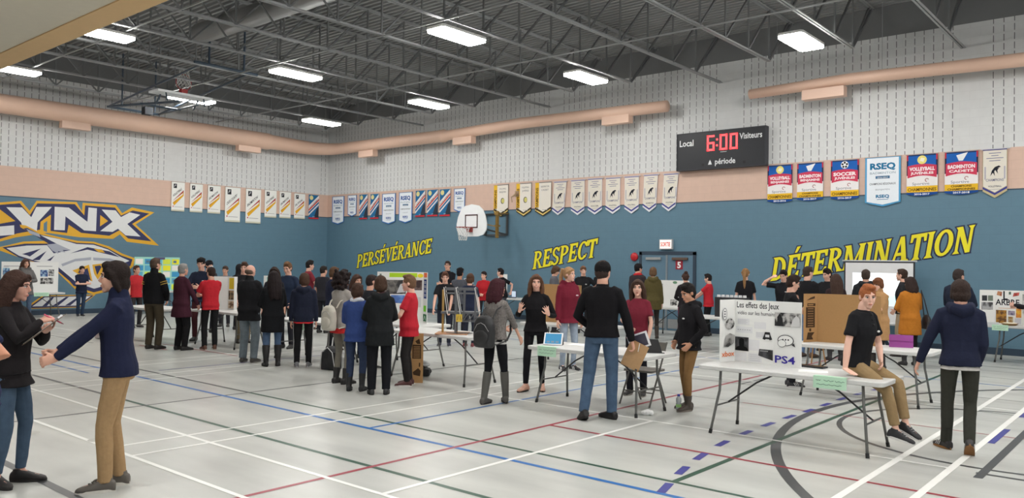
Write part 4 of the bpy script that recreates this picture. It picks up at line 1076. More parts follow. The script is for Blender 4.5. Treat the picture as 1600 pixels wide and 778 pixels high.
        if d.get('hood'):   # hood lying on the back
            mb.tube([tor(.53, .055, .065 * k), tor(.54, -.02, .090 * k), tor(.51, -.095, .068 * k), tor(.49, -.120, 0), tor(.51, -.095, -.068 * k), tor(.54, -.02, -.090 * k), tor(.53, .055, -.065 * k)], [.026 * k, .045 * k, .060 * k, .068 * k, .060 * k, .045 * k, .026 * k], 10)
        if d.get('hoodup'):
            mb.ell((-.022, 0, .020), (.118, .098, .128), sm, nu=18, nv=12); mb.tube([tor(.48, -.03), tor(.56, -.02), hp_((-.03, 0, -.06))], [.10 * k, .085 * k, .088 * k], 12)
        if d.get('fur'):
            mb.tube([tor(.53, .06, .07 * k), tor(.535, -.04, .11 * k), tor(.49, -.115, .07 * k), tor(.47, -.13, 0), tor(.49, -.115, -.07 * k), tor(.535, -.04, -.11 * k), tor(.53, .06, -.07 * k)], .05 * k, 10)
        vx = max(.010, vox * 1.25) if vox > .008 else .0085
        o = mb.build(kind, [mm], root)
        remesh_obj(o, vx, 3, d.get('amp', .005 if vox > .008 else .0055), d.get('freq', 8.0), sd)
        if d.get('stripes'):
            for z0, z1, cc in d['stripes']: pass
        if d.get('bands'):   # knitted arm stripes
            for s in (1, -1):
                S, E, Wt = arms[s][:3]
                for t0 in d['bands'][0]:
                    q = MB(); c0 = S + (E - S) * t0; q.tube([c0, c0 + (E - S) * .045], (fl_[1] + .012) * k, 14); q.build('sleeve_stripe', [cloth(d['bands'][1])], o, smooth=True)
        if d.get('logo'):
            q = MB(); c0 = tor(.33, .120 * 1.0, .085 * k); q.ell((c0.x + infl + .002, c0.y, c0.z), (.012 * k, .026 * k, .012 * k)); q.build('chest_emblem', [paint(d['logo'])], o, smooth=True)
        if d.get('buttons'):
            for i in range(3):
                q = MB(); c0 = tor(.50 - .05 * i, .075 + .02 * i); q.ell((c0.x, 0, c0.z), (.008, .008, .008)); q.build('button', [paint((20, 20, 22), .3)], o)
        return o
    if top: garment(top)
    if over: garment(over)
    if bottom:
        mb = MB(); c = bottom['c']; loose = bottom.get('w', 1.0); end = bottom.get('end', .09 if not (shoes and shoes.get('k') == 'boot') else .085 + .75 * shoes.get('h', .2))
        pr = [(-.10, .150, .108, -.004), (-.05, .164, .118, -.012), (0, .164, .115, -.012), (.05, .150, .102, -.006)]
        if fem: pr = [(a, w_ * 1.04, d_ * 1.02, f_) for a, w_, d_, f_ in pr]
        mb.rings(torso_rings(pr, .001 * k))
        for s in (1, -1):
            Hp, Kn, A = lg[s][:3]
            rt, rk, ra = (.088 * (.5 + loose / 2), .062 * loose, .052 * loose) if not bottom.get('skinny') else (.082, .056, .042)
            E2 = A + (Kn - A) * max(0, (end - .085) / .415)
            mb.tube([Hp + V(0, 0, .07 * k), Hp + V(0, 0, -.02 * k), Hp + (Kn - Hp) * .5, Kn, Kn + (E2 - Kn) * .4, E2 + (Kn - E2) * .05, E2 + (E2 - Kn).normalized() * .018 * k], [.072 * k, rt * k, (rt * .5 + rk * .5) * 1.02 * k, rk * k, (rk * .6 + ra * .4) * 1.02 * k, ra * k, ra * k], 12)
        o = mb.build(bottom.get('k', 'trousers'), [bottom.get('mat') or cloth(c)], root)
        remesh_obj(o, max(.010, vox * 1.2) if vox > .008 else .0085, 3, .005 if vox > .008 else .006, 7.0, sd + 3)
        if bottom.get('stripe'):
            for s in (1, -1):
                Hp, Kn, A = lg[s][:3]
                for q0 in (.0,):
                    q = MB(); off = V(0, s * .0, 0)
                    q.tube([Hp + V(.0, s * .088 * k, 0), Kn + V(0, s * .066 * k, 0), A + V(0, s * .056 * k, 0)], (.022 * k, .008 * k), 8, side=(0, 1, 0)); q.build('side_stripe', [cloth(bottom['stripe'])], o)
    if shoes:
        c = shoes['c']; kd = shoes.get('k', 'shoe')
        for s in (1, -1):
            Hp, Kn, A, fy_, fp_ = lg[s]
            F = Matrix.Translation(A) @ Matrix.Rotation(R(fy_), 4, 'Z') @ Matrix.Rotation(R(fp_), 4, 'Y')
            mb = MB(); h0 = -.085 * k
            rings = []
            for xx, w_, zt in ((-.075, .022, .055), (-.068, .034, .075), (-.03, .039, .098), (.02, .040, .100), (.06, .043, .078), (.11, .048, .058), (.155, .044, .046), (.185, .030, .036), (.198, .012, .024)):
                rr = []
                for j in range(12):
                    t = 2 * PI * j / 12
                    yy = math.cos(t) * w_; zz = math.sin(t)
                    zz = (zt * .5) * (1 + (abs(zz) ** .6) * (1 if zz > 0 else -1))
                    rr.append(F @ V(xx * k, yy * k, h0 + zz * k + .004))
                rings.append(rr)
            mb.rings(rings)
            if kd == 'boot':
                hh = shoes.get('h', .20)
                up = (Kn - A).normalized()
                mb.tube([A + up * -.02, A + up * .05 * k, A + up * hh * .6 * k, A + up * hh * k], [.046 * k, .048 * k, shoes.get('r', .054) * k, shoes.get('r', .056) * k * 1.05], 14)
            else:
                mb.tube([A + F.to_3x3() @ V(-.012 * k, 0, -.02 * k), A + F.to_3x3() @ V(-.014 * k, 0, .022 * k)], [.042 * k, .040 * k], 12)
            o = mb.build(kd, [mat(c, .55, 0, 'leather', 20, .1)], root)
            remesh_obj(o, max(.008, vox * .8) if vox > .008 else .0065, 2)
            q = MB(); n = 16; lo = []
            for j in range(n):
                t = 2 * PI * j / n
                xx = .062 + .140 * math.cos(t); yy = .047 * math.sin(t) * (1.0 + .1 * math.cos(t))
                lo.append((xx * k, yy * k))
            vs = [F @ V(a, b_, h0) for a, b_ in lo] + [F @ V(a, b_, h0 + .022 * k) for a, b_ in lo]
            q.raw(vs, [tuple(range(n - 1, -1, -1)), tuple(range(n, 2 * n))] + [(i, (i + 1) % n, (i + 1) % n + n, i + n) for i in range(n)])
            q.build('sole', [mat(shoes.get('sole', (30, 28, 28)), .7, 0, 'rubber', 20, .05)], o)
            if shoes.get('laces') and vox < .009:
                q = MB()
                for i in range(4): q.tube([F @ V((.035 + .022 * i) * k, -.022 * k, h0 + (.096 - .011 * i) * k), F @ V((.045 + .022 * i) * k, 0, h0 + (.1025 - .011 * i) * k), F @ V((.035 + .022 * i) * k, .022 * k, h0 + (.096 - .011 * i) * k)], .0035, 5)
                q.build('laces', [paint(shoes['laces'])], o)
            if shoes.get('mark') and vox < .009:
                for sd2 in (1, -1):
                    q = MB()
                    for i in range(3): q.tube([F @ V((.03 + .025 * i) * k, sd2 * .043 * k, h0 + .075 * k), F @ V((.055 + .025 * i) * k, sd2 * .046 * k, h0 + .03 * k)], .004, 5)
                    q.build('side_marks', [paint(shoes['mark'])], o)
    # --- hair and headwear
    st, hc = hair[0], hair[1]
    if st != 'none':
        mb = MB(); amp, fq = .006, 26.0
        if st in ('short', 'curly_top', 'tuft'):
            mb.ell((-.018, 0, .034), (.100, .083, .098), sm, nu=18, nv=12); mb.ell((-.035, 0, -.01), (.078, .078, .085), sm)
            mb.ell((.030, 0, .098), (.050, .055, .028), sm)
            if st == 'tuft': mb.ell((.045, .015, .108), (.045, .05, .028), sm); mb.ell((.0, 0, .115), (.06, .06, .03), sm)
            if st == 'curly_top': mb.ell((.0, 0, .085), (.10, .092, .065), sm); amp = .014
        elif st == 'mop':
            mb.ell((-.014, 0, .032), (.104, .090, .102), sm, nu=18, nv=12); mb.ell((-.040, 0, -.03), (.078, .082, .092), sm); mb.ell((.045, 0, .085), (.045, .065, .035), sm)
            for s in (1, -1): mb.ell((-.005, s * .074, -.02), (.045, .020, .06), sm)
        elif st == 'bald':
            mb.ell((-.034, 0, -.012), (.080, .081, .058), sm); amp = .003
        elif st in ('long', 'bob', 'verylong'):
            mb.ell((-.018, 0, .034), (.102, .087, .100), sm, nu=18, nv=12)
            drop = {'bob': -.20, 'long': -.30, 'verylong': -.42}[st]
            for j in range(11):
                t = R(62 + (360 - 124) * j / 10)
                cx, cy = math.cos(t), math.sin(t)
                bx = -.025 + .075 * cx; by = .080 * cy
                ex = -.06 + .075 * cx * 1.0; ey = .098 * cy
                mb.tube([hp_((bx * .9, by * .85, .075)), hp_((bx * 1.06, by * 1.08, .0)), hp_((ex * 1.05 + .012, ey * 1.02, -.10)), hp_((ex, ey, -.10 + (drop + .10) * .6)), hp_((ex * .95, ey * .9, drop + .02 * math.sin(j * 2.1)))], [.022 * k, .030 * k, .032 * k, .030 * k, .012 * k], 8)
            for s in (1, -1): mb.tube([hp_((.072, s * .006, .098)), hp_((.062, s * .052, .075)), hp_((.022, s * .080, .015)), hp_((.010, s * .086, -.08))], [.016 * k, .022 * k, .024 * k, .022 * k], 8)
            amp = .006; fq = 18
        elif st == 'curls':
            rr = random.Random(5); mb.ell((-.02, 0, .034), (.104, .090, .100), sm, nu=18, nv=12)
            for j in range(120):
                t = R(rr.uniform(58, 302)); zz = rr.uniform(-.17, .10)
                q = .098 + rr.uniform(0, .035)
                mb.ell((-.028 + q * math.cos(t), q * .95 * math.sin(t), zz), (.026, .026, .026), sm, nu=8, nv=6)
            amp = .010; fq = 40
        elif st in ('pony', 'bun', 'pony_low'):
            mb.ell((-.016, 0, .032), (.100, .083, .098), sm, nu=18, nv=12); mb.ell((-.035, 0, -.01), (.076, .076, .075), sm)
            for s in (1, -1): mb.tube([hp_((.070, s * .010, .090)), hp_((.045, s * .062, .060)), hp_((-.02, s * .080, .020))], [.014 * k, .020 * k, .022 * k], 8)
            if st == 'bun': mb.ell((-.075, 0, .115), (.048, .048, .042), sm)
            else:
                zz = .075 if st == 'pony' else .03
                mb.tube([hp_((-.085, 0, zz)), hp_((-.135, 0, zz + .015)), hp_((-.165, 0, -.05)), hp_((-.155, .0, -.16)), hp_((-.145, 0, -.27)), hp_((-.14, 0, -.33))], [.022 * k, .030 * k, .036 * k, .034 * k, .026 * k, .010 * k], 10)
            amp = .003
        elif st == 'side':   # chin-length swept back hair
            mb.ell((-.016, 0, .034), (.102, .086, .100), sm, nu=18, nv=12); mb.ell((-.045, 0, -.045), (.070, .080, .085), sm)
            mb.ell((.040, 0, .092), (.050, .062, .034), sm)
            for s in (1, -1): mb.tube([hp_((.045, s * .060, .065)), hp_((.0, s * .080, .02)), hp_((-.015, s * .080, -.05)), hp_((-.045, s * .070, -.11))], [.02 * k, .026 * k, .026 * k, .02 * k], 8)
            amp = .006; fq = 22
        o = mb.build('hair', [hairm(hc)], root)
        remesh_obj(o, max(.008, vox * .9) if vox > .008 else .0065, 2, amp * .8, fq, sd)
    if cap:
        mb = MB()
        mb.ell((-.016, 0, .036), (.106, .089, .094), sm, nu=18, nv=12)
        mb.tube([hp_((-.016, 0, .028)), hp_((-.016, 0, .060))], [(.108 * k, .091 * k), (.106 * k, .089 * k)], 20, side=(0, 1, 0))
        o = mb.build('cap', [knit(cap)], root); remesh_obj(o, .008, 2, .002, 30)
    if scarf:
        mb = MB(); mb.tube([tor(.53, .075 * math.cos(t), .080 * k * math.sin(t)) + V(0, 0, .012 * math.sin(2 * t)) for t in [2 * PI * q / 14 for q in range(14)]], .038 * k, 10, closed=True)
        o = mb.build('scarf', [knit(scarf)], root); remesh_obj(o, .010, 2, .006, 18)
    if glasses:
        mb = MB()
        for s in (1, -1):
            mb.tube([hp_((.094, s * .031 + .0225 * math.cos(t), .004 + .016 * math.sin(t))) for t in [2 * PI * q / 14 for q in range(14)]], .0026 * k, 5, closed=True)
            mb.tube([hp_((.092, s * .053, .008)), hp_((.01, s * .082, .010))], .0024 * k, 5)
        mb.tube([hp_((.094, .010, .006)), hp_((.098, 0, .009)), hp_((.094, -.010, .006))], .0024 * k, 5)
        mb.build('glasses', [paint((28, 26, 28), .3)], root)
    info = dict(root=root, ang=ang, x=x, y=y, k=k, wl=arms[1][2], wr=arms[-1][2], tor=tor, head=hd_c)
    def world(p):
        c, s_ = math.cos(ang), math.sin(ang)
        return Vector((x + p[0] * c - p[1] * s_, y + p[0] * s_ + p[1] * c, p[2]))
    info['w'] = world
    PEOPLE[key] = info
    return info
# ------------------------------------------------------------------ folding tables
TT = mat((206, 206, 204), 0.5, 0, 'table_plastic', 40, 0.04, 0.05)
LEGM = metalm((118, 118, 116), 0.42)
def rrect(hx, hy, r, n=5):
    out = []
    for cx, cy, a0 in ((hx - r, hy - r, 0), (-hx + r, hy - r, 90), (-hx + r, -hy + r, 180), (hx - r, -hy + r, 270)):
        for i in range(n + 1):
            a = R(a0 + 90 * i / n); out.append((cx + r * math.cos(a), cy + r * math.sin(a)))
    return out
def table(cx, cy, label, L=1.83, W=.76, rot=0.0):
    H = .735
    root = thing('folding_table', label, 'table', (cx, cy, 0), rot, 'folding tables')
    b = MB()
    outer = rrect(L / 2, W / 2, .06); inn = rrect(L / 2 - .008, W / 2 - .008, .055)
    n = len(outer)
    ring = lambda p, z: [(x, y, z) for x, y in p]
    b.rings([ring(inn, H - .048), ring(outer, H - .042), ring(outer, H - .008), ring(inn, H)])
    b.build('tabletop', TT, root)
    for e in (-1, 1):
        xe = e * (L / 2 - .22)
        for s in (-1, 1):
            l = MB(); l.tube([(xe, s * .25, H - .05), (xe + e * .01, s * .25, .46), (xe + e * .025, s * .262, .38), (xe + e * .07, s * .335, .03)], .0145, 10)
            lo = l.build('leg', LEGM, root, smooth=True)
            f = MB(); f.tube([(xe + e * .068, s * .332, .045), (xe + e * .074, s * .340, 0)], .019, 10); f.build('foot_cap', plastic((30, 30, 30)), lo)
        c = MB(); c.tube([(xe + e * .030, -.275, .30), (xe + e * .030, .275, .30)], .010, 8); c.build('crossbar', LEGM, root)
        c = MB(); c.tube([(xe, -.25, H - .06), (xe, .25, H - .06)], .012, 8); c.build('hinge_bar', LEGM, root)
        d = MB(); d.tube([(xe + e * .030, 0, .30), (xe - e * .30, 0, .55), (xe - e * .55, 0, H - .05)], .010, 8); part_label(d.build('brace', metalm((60, 60, 62)), root), 'dark folding brace')
    return root
table(23.80, -11.68, 'near grey folding table carrying the white video game poster, boy sitting on its end', 1.92)
table(21.21, -11.53, 'folding table in front of the man with the clipboard, a tablet at each end', 1.80, .78)
table(23.50, -8.37, 'white folding table with the brown cardboard stand and a purple tablet case')
table(18.14, -11.30, 'folding table carrying the grey bridge model, cardboard leaning on it', 1.88)
table(16.45, -10.52, 'folding table under the large bridge poster, mostly hidden by the crowd', 1.5)
table(11.68, -11.12, 'folding table with the black case and the white and yellow board', 1.83)
table(14.88, -11.28, 'folding table behind the long-haired woman with papers and a green sign')
table(9.52, -8.38, 'folding table in front of the boy in maroon polo at the back')
table(1.02, -11.35, 'folding table under the white photo boards by the painted emblem', 1.83, .70, R(90))
table(9.68, -11.73, 'folding table left of the black case table, beside the man in yellow-striped sweater')
table(1.22, -7.75, 'folding table under the blue and yellow note board at the left wall', 1.83, .74, R(90))
table(11.0, -.88, 'folding table under the far blue wall with a white panel and a laptop')
table(18.42, -8.33, 'folding table behind the girl in maroon hoodie with a cardboard sheet')
table(13.50, -1.35, 'small folding table with a brown box near the alarm bell', 1.2, .70)
table(16.62, -1.40, 'folding table in front of the blue double door', 1.20, .68)
table(24.72, -1.38, 'folding table with the tree poster at the right wall end', 1.76, .70)
table(23.42, -1.62, 'short folding table behind the woman in the orange coat', .72, .66)
table(19.30, -3.95, 'folding table with black and white equipment in front of the ponytail girl')

ZT_ = .7355
# ------------------------------------------------------------------ display boards
def board(name, label, cat, pts, z0, h, content, colr=(232, 232, 230), th=.007, group=None, back=None):
    """upright folded board through pts (x, y); one child panel per face. content items carry their panel's index"""
    base = Vector((pts[0][0], pts[0][1], z0)); root = thing(name, label, cat, base, 0, group)
    for i in range(len(pts) - 1):
        a, c = Vector(pts[i]), Vector(pts[i + 1]); L = (c - a).length; ang = math.atan2(c.y - a.y, c.x - a.x)
        mb = MB(); mats = [colr if isinstance(colr, bpy.types.Material) else paper(colr)]
        def mi(m):
            m = m if isinstance(m, bpy.types.Material) else paper(m)
            if m not in mats: mats.append(m)
            return mats.index(m)
        hh = h[i] if isinstance(h, (list, tuple)) else h
        mb.box((0, 0, 0), (L, th, hh), 0)
        for n_, it in enumerate(content):
            if it[1] != i: continue
            y = -.0008 - .0002 * n_
            if it[0] == 'r':
                _, _, u0, v0, u1, v1, m = it; mb.poly([(u0 * L, y, v0 * hh), (u1 * L, y, v0 * hh), (u1 * L, y, v1 * hh), (u0 * L, y, v1 * hh)], mi(m))
            elif it[0] == 'p':
                _, _, pp, m = it; q = [(u * L, y, v * hh) for u, v in pp]; mb.raw(q, tessellate_polygon([[Vector(v) for v in q]]), mi(m))
            elif it[0] == 'o':
                _, _, u, v, ru, rv, m = it; mb.poly([((u + ru * math.cos(t)) * L, y, (v + rv * math.sin(t)) * hh) for t in [2 * PI * k / 20 for k in range(20)]], mi(m))
            elif it[0] == 't':
                _, _, s, u, v, sz, wd, m = it[:8]; mb.text(s, u * L, v * hh, sz * hh, y, mi(m), it[8] if len(it) > 8 else .01, 0, 'CENTER', wd * L)
        o = mb.build('panel', mats, root); o.location = (a.x - base.x, a.y - base.y, 0); o.rotation_euler = (0, 0, ang)
    return root
INK = (36, 36, 44)
LT = (206, 206, 208)
BWP, DKP = photo((30, 30, 32), (190, 188, 186), 16), photo((24, 24, 26), (70, 70, 74), 12)
G_PS = []
A_ = G_PS.append
A_(('r', 1, .02, .02, .985, .98, (236, 236, 234)))
A_(('t', 1, 'Les effets des Jeux', .58, .875, .135, 1.06, INK, .012)); A_(('t', 1, 'vidéo sur les humains', .55, .765, .085, .96, (60, 60, 66), .008))
for u0, v0, u1, v1 in ((.03, .47, .46, .57), (.50, .55, .80, .66), (.55, .40, .9, .5), (.30, .20, .64, .37), (.35, .02, .70, .16), (.02, .02, .32, .16), (.08, .60, .38, .70)): A_(('r', 1, u0, v0, u1, v1, (226, 226, 228)))
for k in range(4): A_(('r', 1, .08, .615 + .02 * k, .30 + .03 * (k % 2), .621 + .02 * k, (190, 190, 194))); A_(('r', 1, .40, .04 + .03 * k, .66, .046 + .03 * k, (186, 186, 190))); A_(('r', 1, .55, .43 + .02 * k, .84, .435 + .02 * k, (196, 196, 200)))
for k in range(6): A_(('r', 1, .08 + .06 * k, .515, .11 + .06 * k, .522, (120, 120, 124)))
A_(('p', 1, [(.02, .18), (.37, .18), (.37, .40), (.02, .40)], DKP)); A_(('p', 1, [(.03, .18), (.36, .18), (.33, .235), (.25, .255), (.26, .31), (.25, .37), (.19, .385), (.13, .37), (.12, .31), (.13, .255), (.06, .235)], (18, 18, 20)))
A_(('p', 1, [(.62, .13), (.98, .07), (.98, .235), (.64, .235)], DKP)); A_(('r', 1, .66, .20, .86, .215, (150, 150, 150)))
A_(('p', 1, [(.72, .40), (.76, .46), (.78, .51), (.90, .51), (.92, .46), (.96, .40), (.90, .385), (.88, .40), (.80, .40), (.78, .385)], (44, 44, 46))); A_(('r', 1, .79, .43, .89, .47, (220, 220, 220)))
A_(('r', 2, .03, .62, .97, .83, BWP)); A_(('p', 2, [(.62, .62), (.97, .62), (.94, .75), (.82, .80), (.68, .72)], (206, 206, 206))); A_(('p', 2, [(.12, .62), (.34, .62), (.32, .74), (.22, .82), (.12, .76)], (40, 40, 42)))
for cx, cy, rx, ry in ((.44, .405, .30, .085), (.30, .355, .16, .06)): A_(('o', 2, cx, cy, rx, ry, (60, 60, 64))); A_(('o', 2, cx, cy, rx * .9, ry * .88, (234, 234, 232)))
for k in range(3): A_(('o', 2, .34 + .10 * k, .415, .03, .012, (60, 60, 64)))
A_(('p', 2, [(.66, .34), (.80, .31), (.74, .37)], (60, 60, 64)))
A_(('t', 2, 'PS4', .42, .05, .16, .74, (60, 50, 150), .02))
A_(('o', 0, .26, .77, .16, .10, (150, 150, 154))); A_(('o', 0, .26, .77, .12, .085, (232, 232, 230)));
for k in range(3): A_(('r', 0, .2, .72 + .04 * k, .32, .74 + .04 * k, (110, 110, 116)))
A_(('o', 0, .62, .61, .30, .085, BWP)); A_(('p', 0, [(.2, .25), (.5, .24), (.9, .30), (.95, .42), (.6, .46), (.35, .42)], photo((60, 58, 58), (170, 168, 166), 9)))
A_(('t', 0, 'xbox', .5, .09, .12, .86, (226, 120, 66), .014))
board('display_board', 'white folded poster about the effects of video games, PS4 in blue marker', 'poster board', [(22.955, -11.74), (23.00, -11.46), (23.485, -11.52), (23.80, -11.56)], ZT_, .70, G_PS)

# bridge poster
B_ = []
A_ = B_.append
for it in (('r', 0, .26, .895, .86, .98, (176, 214, 52)), ('o', 0, .93, .93, .065, .04, (240, 226, 60)), ('r', 0, .14, .56, .62, .84, photo((44, 44, 46), (120, 116, 112), 9)), ('p', 0, [(.42, .58), (.60, .60), (.62, .78), (.5, .76)], (196, 196, 200)),
           ('r', 0, .30, .38, .60, .54, photo((54, 88, 160), (110, 150, 214), 5)), ('r', 0, .68, .64, .97, .84, photo((60, 40, 40), (130, 110, 104), 9)), ('r', 0, .68, .3, .95, .5, LT), ('r', 0, .05, .92, .09, .96, (120, 130, 120)),
           ('r', 1, .12, .90, .94, .99, (240, 120, 84)), ('r', 1, .14, .48, .86, .86, (46, 66, 130)), ('r', 1, .14, .22, .8, .34, (120, 206, 60)), ('r', 1, .08, .03, .92, .17, (34, 96, 60)), ('p', 1, [(.18, .05), (.5, .15), (.82, .05), (.72, .05), (.5, .12), (.28, .05)], (206, 226, 210))): A_(it)
for k in range(4):
    for q in range(3): A_(('r', 1, .26, .52 + .085 * k + .02 * q, .76, .53 + .085 * k + .02 * q, (214, 220, 234)))
board('display_board', 'large white poster board on bridges with lime green title and blue text column', 'poster board', [(16.00, -10.82), (16.55, -10.22), (16.73, -10.30)], ZT_, .89, B_)
# ARBRE poster
T_ = []
A_ = T_.append
for it in (('r', 0, .1, .42, .9, .64, photo((60, 60, 64), (170, 170, 172), 8)), ('r', 0, .14, .68, .5, .84, (60, 62, 66)), ('r', 0, .55, .68, .9, .84, (120, 130, 120)),
           ('t', 1, 'L', .40, .72, .36, .16, INK, .03), ('t', 1, 'ARBRE', .47, .57, .24, .86, INK, .02), ('p', 1, [(.08, .86), (.26, .82), (.28, .95), (.12, .97)], photo((120, 60, 50), (190, 130, 90), 20)),
           ('p', 1, [(.66, .82), (.88, .86), (.9, .95), (.7, .93)], photo((150, 50, 44), (200, 90, 80), 20)), ('r', 1, .52, .88, .6, .96, (90, 110, 100)), ('r', 1, .06, .04, .44, .42, photo((96, 62, 30), (180, 130, 50), 14)),
           ('r', 1, .5, .28, .74, .41, photo((60, 60, 100), (160, 150, 170), 14)), ('r', 1, .78, .22, .97, .48, photo((210, 120, 50), (230, 180, 60), 14)), ('r', 1, .5, .04, .68, .24, photo((190, 180, 150), (150, 110, 50), 16)), ('r', 1, .74, .04, .97, .2, (206, 206, 214)), ('r', 1, .15, .47, .85, .485, (214, 170, 140)),
           ('r', 2, .2, .3, .8, .9, photo((100, 100, 104), (220, 220, 220), 12))): A_(it)
board('display_board', 'white poster board with the word L ARBRE and pictures of trees', 'poster board', [(23.70, -1.58), (23.92, -1.36), (24.40, -1.36), (24.46, -1.52)], ZT_, .69, T_)
# note board at the left wall
N_ = []
for i in range(5):
    for j in range(5):
        c = [(232, 226, 60), (96, 170, 200), (236, 232, 226), (214, 226, 80), (70, 150, 196)][(i * 2 + j * 3) % 5]
        w_ = .16 if (i + j) % 3 else .17
        N_.append(('r', 0, .02 + .2 * i, .03 + .19 * j, .02 + .2 * i + w_, .03 + .19 * j + .155, c))
        if (i * j) % 3 == 1: N_.append(('r', 0, .05 + .2 * i, .07 + .19 * j, .12 + .2 * i, .14 + .19 * j, (90, 120, 140)))
N_.append(('r', 0, .42, .93, .66, .995, (90, 84, 120)))
board('display_board', 'wide board covered in yellow and blue notes at the left wall', 'poster board', [(1.12, -8.31), (1.12, -6.80)], ZT_, 1.10, N_, (160, 214, 200))
# white photo boards by the emblem
W_1 = [('r', 0, .06, .58, .34, .80, photo((40, 70, 120), (150, 190, 214), 12)), ('r', 0, .08, .82, .30, .86, LT), ('r', 0, .1, .85, .9, .87, (150, 150, 156))]
board('display_board', 'white board with a blue picture, behind the woman in grey coat', 'poster board', [(1.05, -12.05), (1.12, -11.45)], ZT_, .90, W_1)
W_2 = [('r', 0, .42, .52, .66, .74, photo((40, 70, 130), (160, 190, 214), 12)), ('r', 0, .68, .54, .86, .76, photo((60, 60, 64), (190, 190, 190), 14)), ('r', 0, .42, .28, .84, .48, BWP), ('r', 0, .3, .85, .8, .87, (150, 150, 156))]
board('display_board', 'white board with black and white pictures between woman and boy at the emblem', 'poster board', [(1.14, -11.42), (1.08, -10.55)], ZT_, .90, W_2)
# board with white and yellow sides
Y_ = [('r', 1, .15, .62, .85, .96, (226, 196, 60)), ('r', 1, .1, .30, .9, .58, photo((60, 50, 44), (180, 150, 110), 14)), ('r', 1, .1, .04, .9, .26, photo((110, 80, 60), (220, 200, 170), 14)), ('r', 2, .1, .1, .9, .9, photo((60, 44, 30), (150, 110, 60), 16))]
board('display_board', 'white and yellow folded board behind the boy in red polo', 'poster board', [(11.16, -11.20), (11.34, -10.98), (11.60, -10.92), (11.70, -11.05)], ZT_, .70, Y_)
board('display_board', 'small white and brown board between bald man and the girl facing us', 'poster board', [(8.72, -8.45), (9.12, -8.28)], ZT_, .66, [('r', 0, .1, .05, .95, .66, (156, 116, 82)), ('r', 0, .2, .75, .9, .95, (170, 206, 200))])
board('display_board', 'plain white panel on the far table behind the boy in black polo', 'poster board', [(10.0, -.75), (10.36, -.72)], ZT_ , .73, [])
M_ = [('r', 0, .08, .66, .46, .86, BWP), ('r', 0, .08, .38, .46, .58, DKP), ('r', 1, .02, .06, .46, .28, BWP), ('o', 1, .3, .92, .14, .05, (110, 150, 120)), ('r', 1, .55, .40, .92, .86, (222, 222, 224)), ('r', 0, .1, .06, .4, .3, LT)]
board('display_board', 'white poster board with dark photographs in front of the double door', 'poster board', [(16.22, -1.50), (16.52, -1.32), (16.98, -1.32), (17.14, -1.46)], ZT_, .70, M_)

# cardboard stands
CBM = mat((174, 134, 88), .9, 0, 'cardboard', 40, .08)
PRT = (70, 52, 36)
cb = board('cardboard_stand', 'tall brown cardboard stand with a dark printed edge on the white table', 'cardboard stand', [(22.70, -8.52), (22.80, -8.26), (23.50, -8.20), (23.72, -8.42)], ZT_, .70,
   [('r', 0, .15, .30, .82, .72, PRT), ('r', 0, .25, .74, .85, .80, PRT), ('p', 0, [(.2, .86), (.8, .9), (.8, .95), (.5, .92)], PRT), ('r', 0, .4, .22, .55, .28, PRT), ('p', 0, [(.2, .05), (.7, .05), (.6, .12), (.8, .2), (.3, .2)], PRT), ('r', 0, .3, .76, .7, .78, CBM)] + [('r', 0, .28, .33 + .05 * k, .70, .345 + .05 * k, (150, 116, 80)) for k in range(8)], CBM)
board('cardboard_stand', 'plain brown cardboard sheet standing behind the smiling woman', 'cardboard stand', [(17.55, -8.30), (18.35, -8.22), (18.72, -8.45)], ZT_, .70, [], CBM)
lean_ = thing('cardboard_sheet', 'long brown printed cardboard leaning upright against the bridge table', 'cardboard', (18.13, -11.82, 0.0), R(38))
b = MB(); b.box((-.09, -.012, 0), (.09, .012, .735), 0); b.poly([(-.092, -.013, 0), (-.15, .09, 0), (-.15, .09, .735), (-.092, -.013, .735)], 0); b.poly([(-.152, .09, 0), (-.094, -.010, 0), (-.094, -.010, .735), (-.152, .09, .735)], 0)
b.poly([(-.07, -.0135, .36), (.06, -.0135, .36), (.06, -.0135, .57), (-.07, -.0135, .57)], 1)
for k in range(8): b.poly([(-.055, -.014, .375 + .023 * k), (.045, -.014, .375 + .023 * k), (.045, -.014, .382 + .023 * k), (-.055, -.014, .382 + .023 * k)], 0)
b.poly([(.0, -.0135, .58), (.05, -.0135, .58), (.03, -.0135, .66), (-.03, -.0135, .62)], 1); b.poly([(-.05, -.0135, .12), (.05, -.0135, .10), (.06, -.0135, .18), (.02, -.0135, .22), (-.06, -.0135, .16)], 1); b.poly([(.03, -.0135, .24), (.05, -.0135, .24), (.05, -.0135, .3), (.03, -.0135, .3)], 1)
b.build('sheet', [CBM, paper(PRT)], lean_)

# ------------------------------------------------------------------ bridge model
br = thing('bridge_model', 'grey lift bridge model with white ropes on a wooden base', 'model', (18.50, -11.38, ZT_), R(40))
GM = mat((92, 94, 98), .6, 0, 'model_paint', 20, .06)
b = MB(); b.slab([(-.30, -.20), (.18, -.24), (.20, .18), (-.28, .20)], 0, .014); b.build('base', mat((176, 130, 96), .7, 0, 'plywood', 10, .15), br)
b = MB(); b.slab([(.06 + .20 * math.cos(t), -.08 + .07 * math.sin(t)) for t in [2 * PI * k / 24 for k in range(24)]], .014, .020); b.build('water_plate', plastic((30, 30, 34)), br)
b = MB()
for y in (-.13, .13): b.box((-.015, y - .015, .02), (.015, y + .015, .69))
for y in (-.13, .13): b.box((.28, y - .012, .25), (.305, y + .012, .69)); b.box((.11, y - .010, .25), (.13, y + .010, .66))
part_label(b.build('tower', GM, br), 'grey tower posts')
b = MB()
for y in (-.13, .13): b.box((-.18, y - .012, .655), (.31, y + .012, .69)); b.box((-.17, y - .01, .60), (.31, y + .01, .615))
for x in (0, .29): b.box((x - .012, -.13, .66), (x + .012, .13, .69))
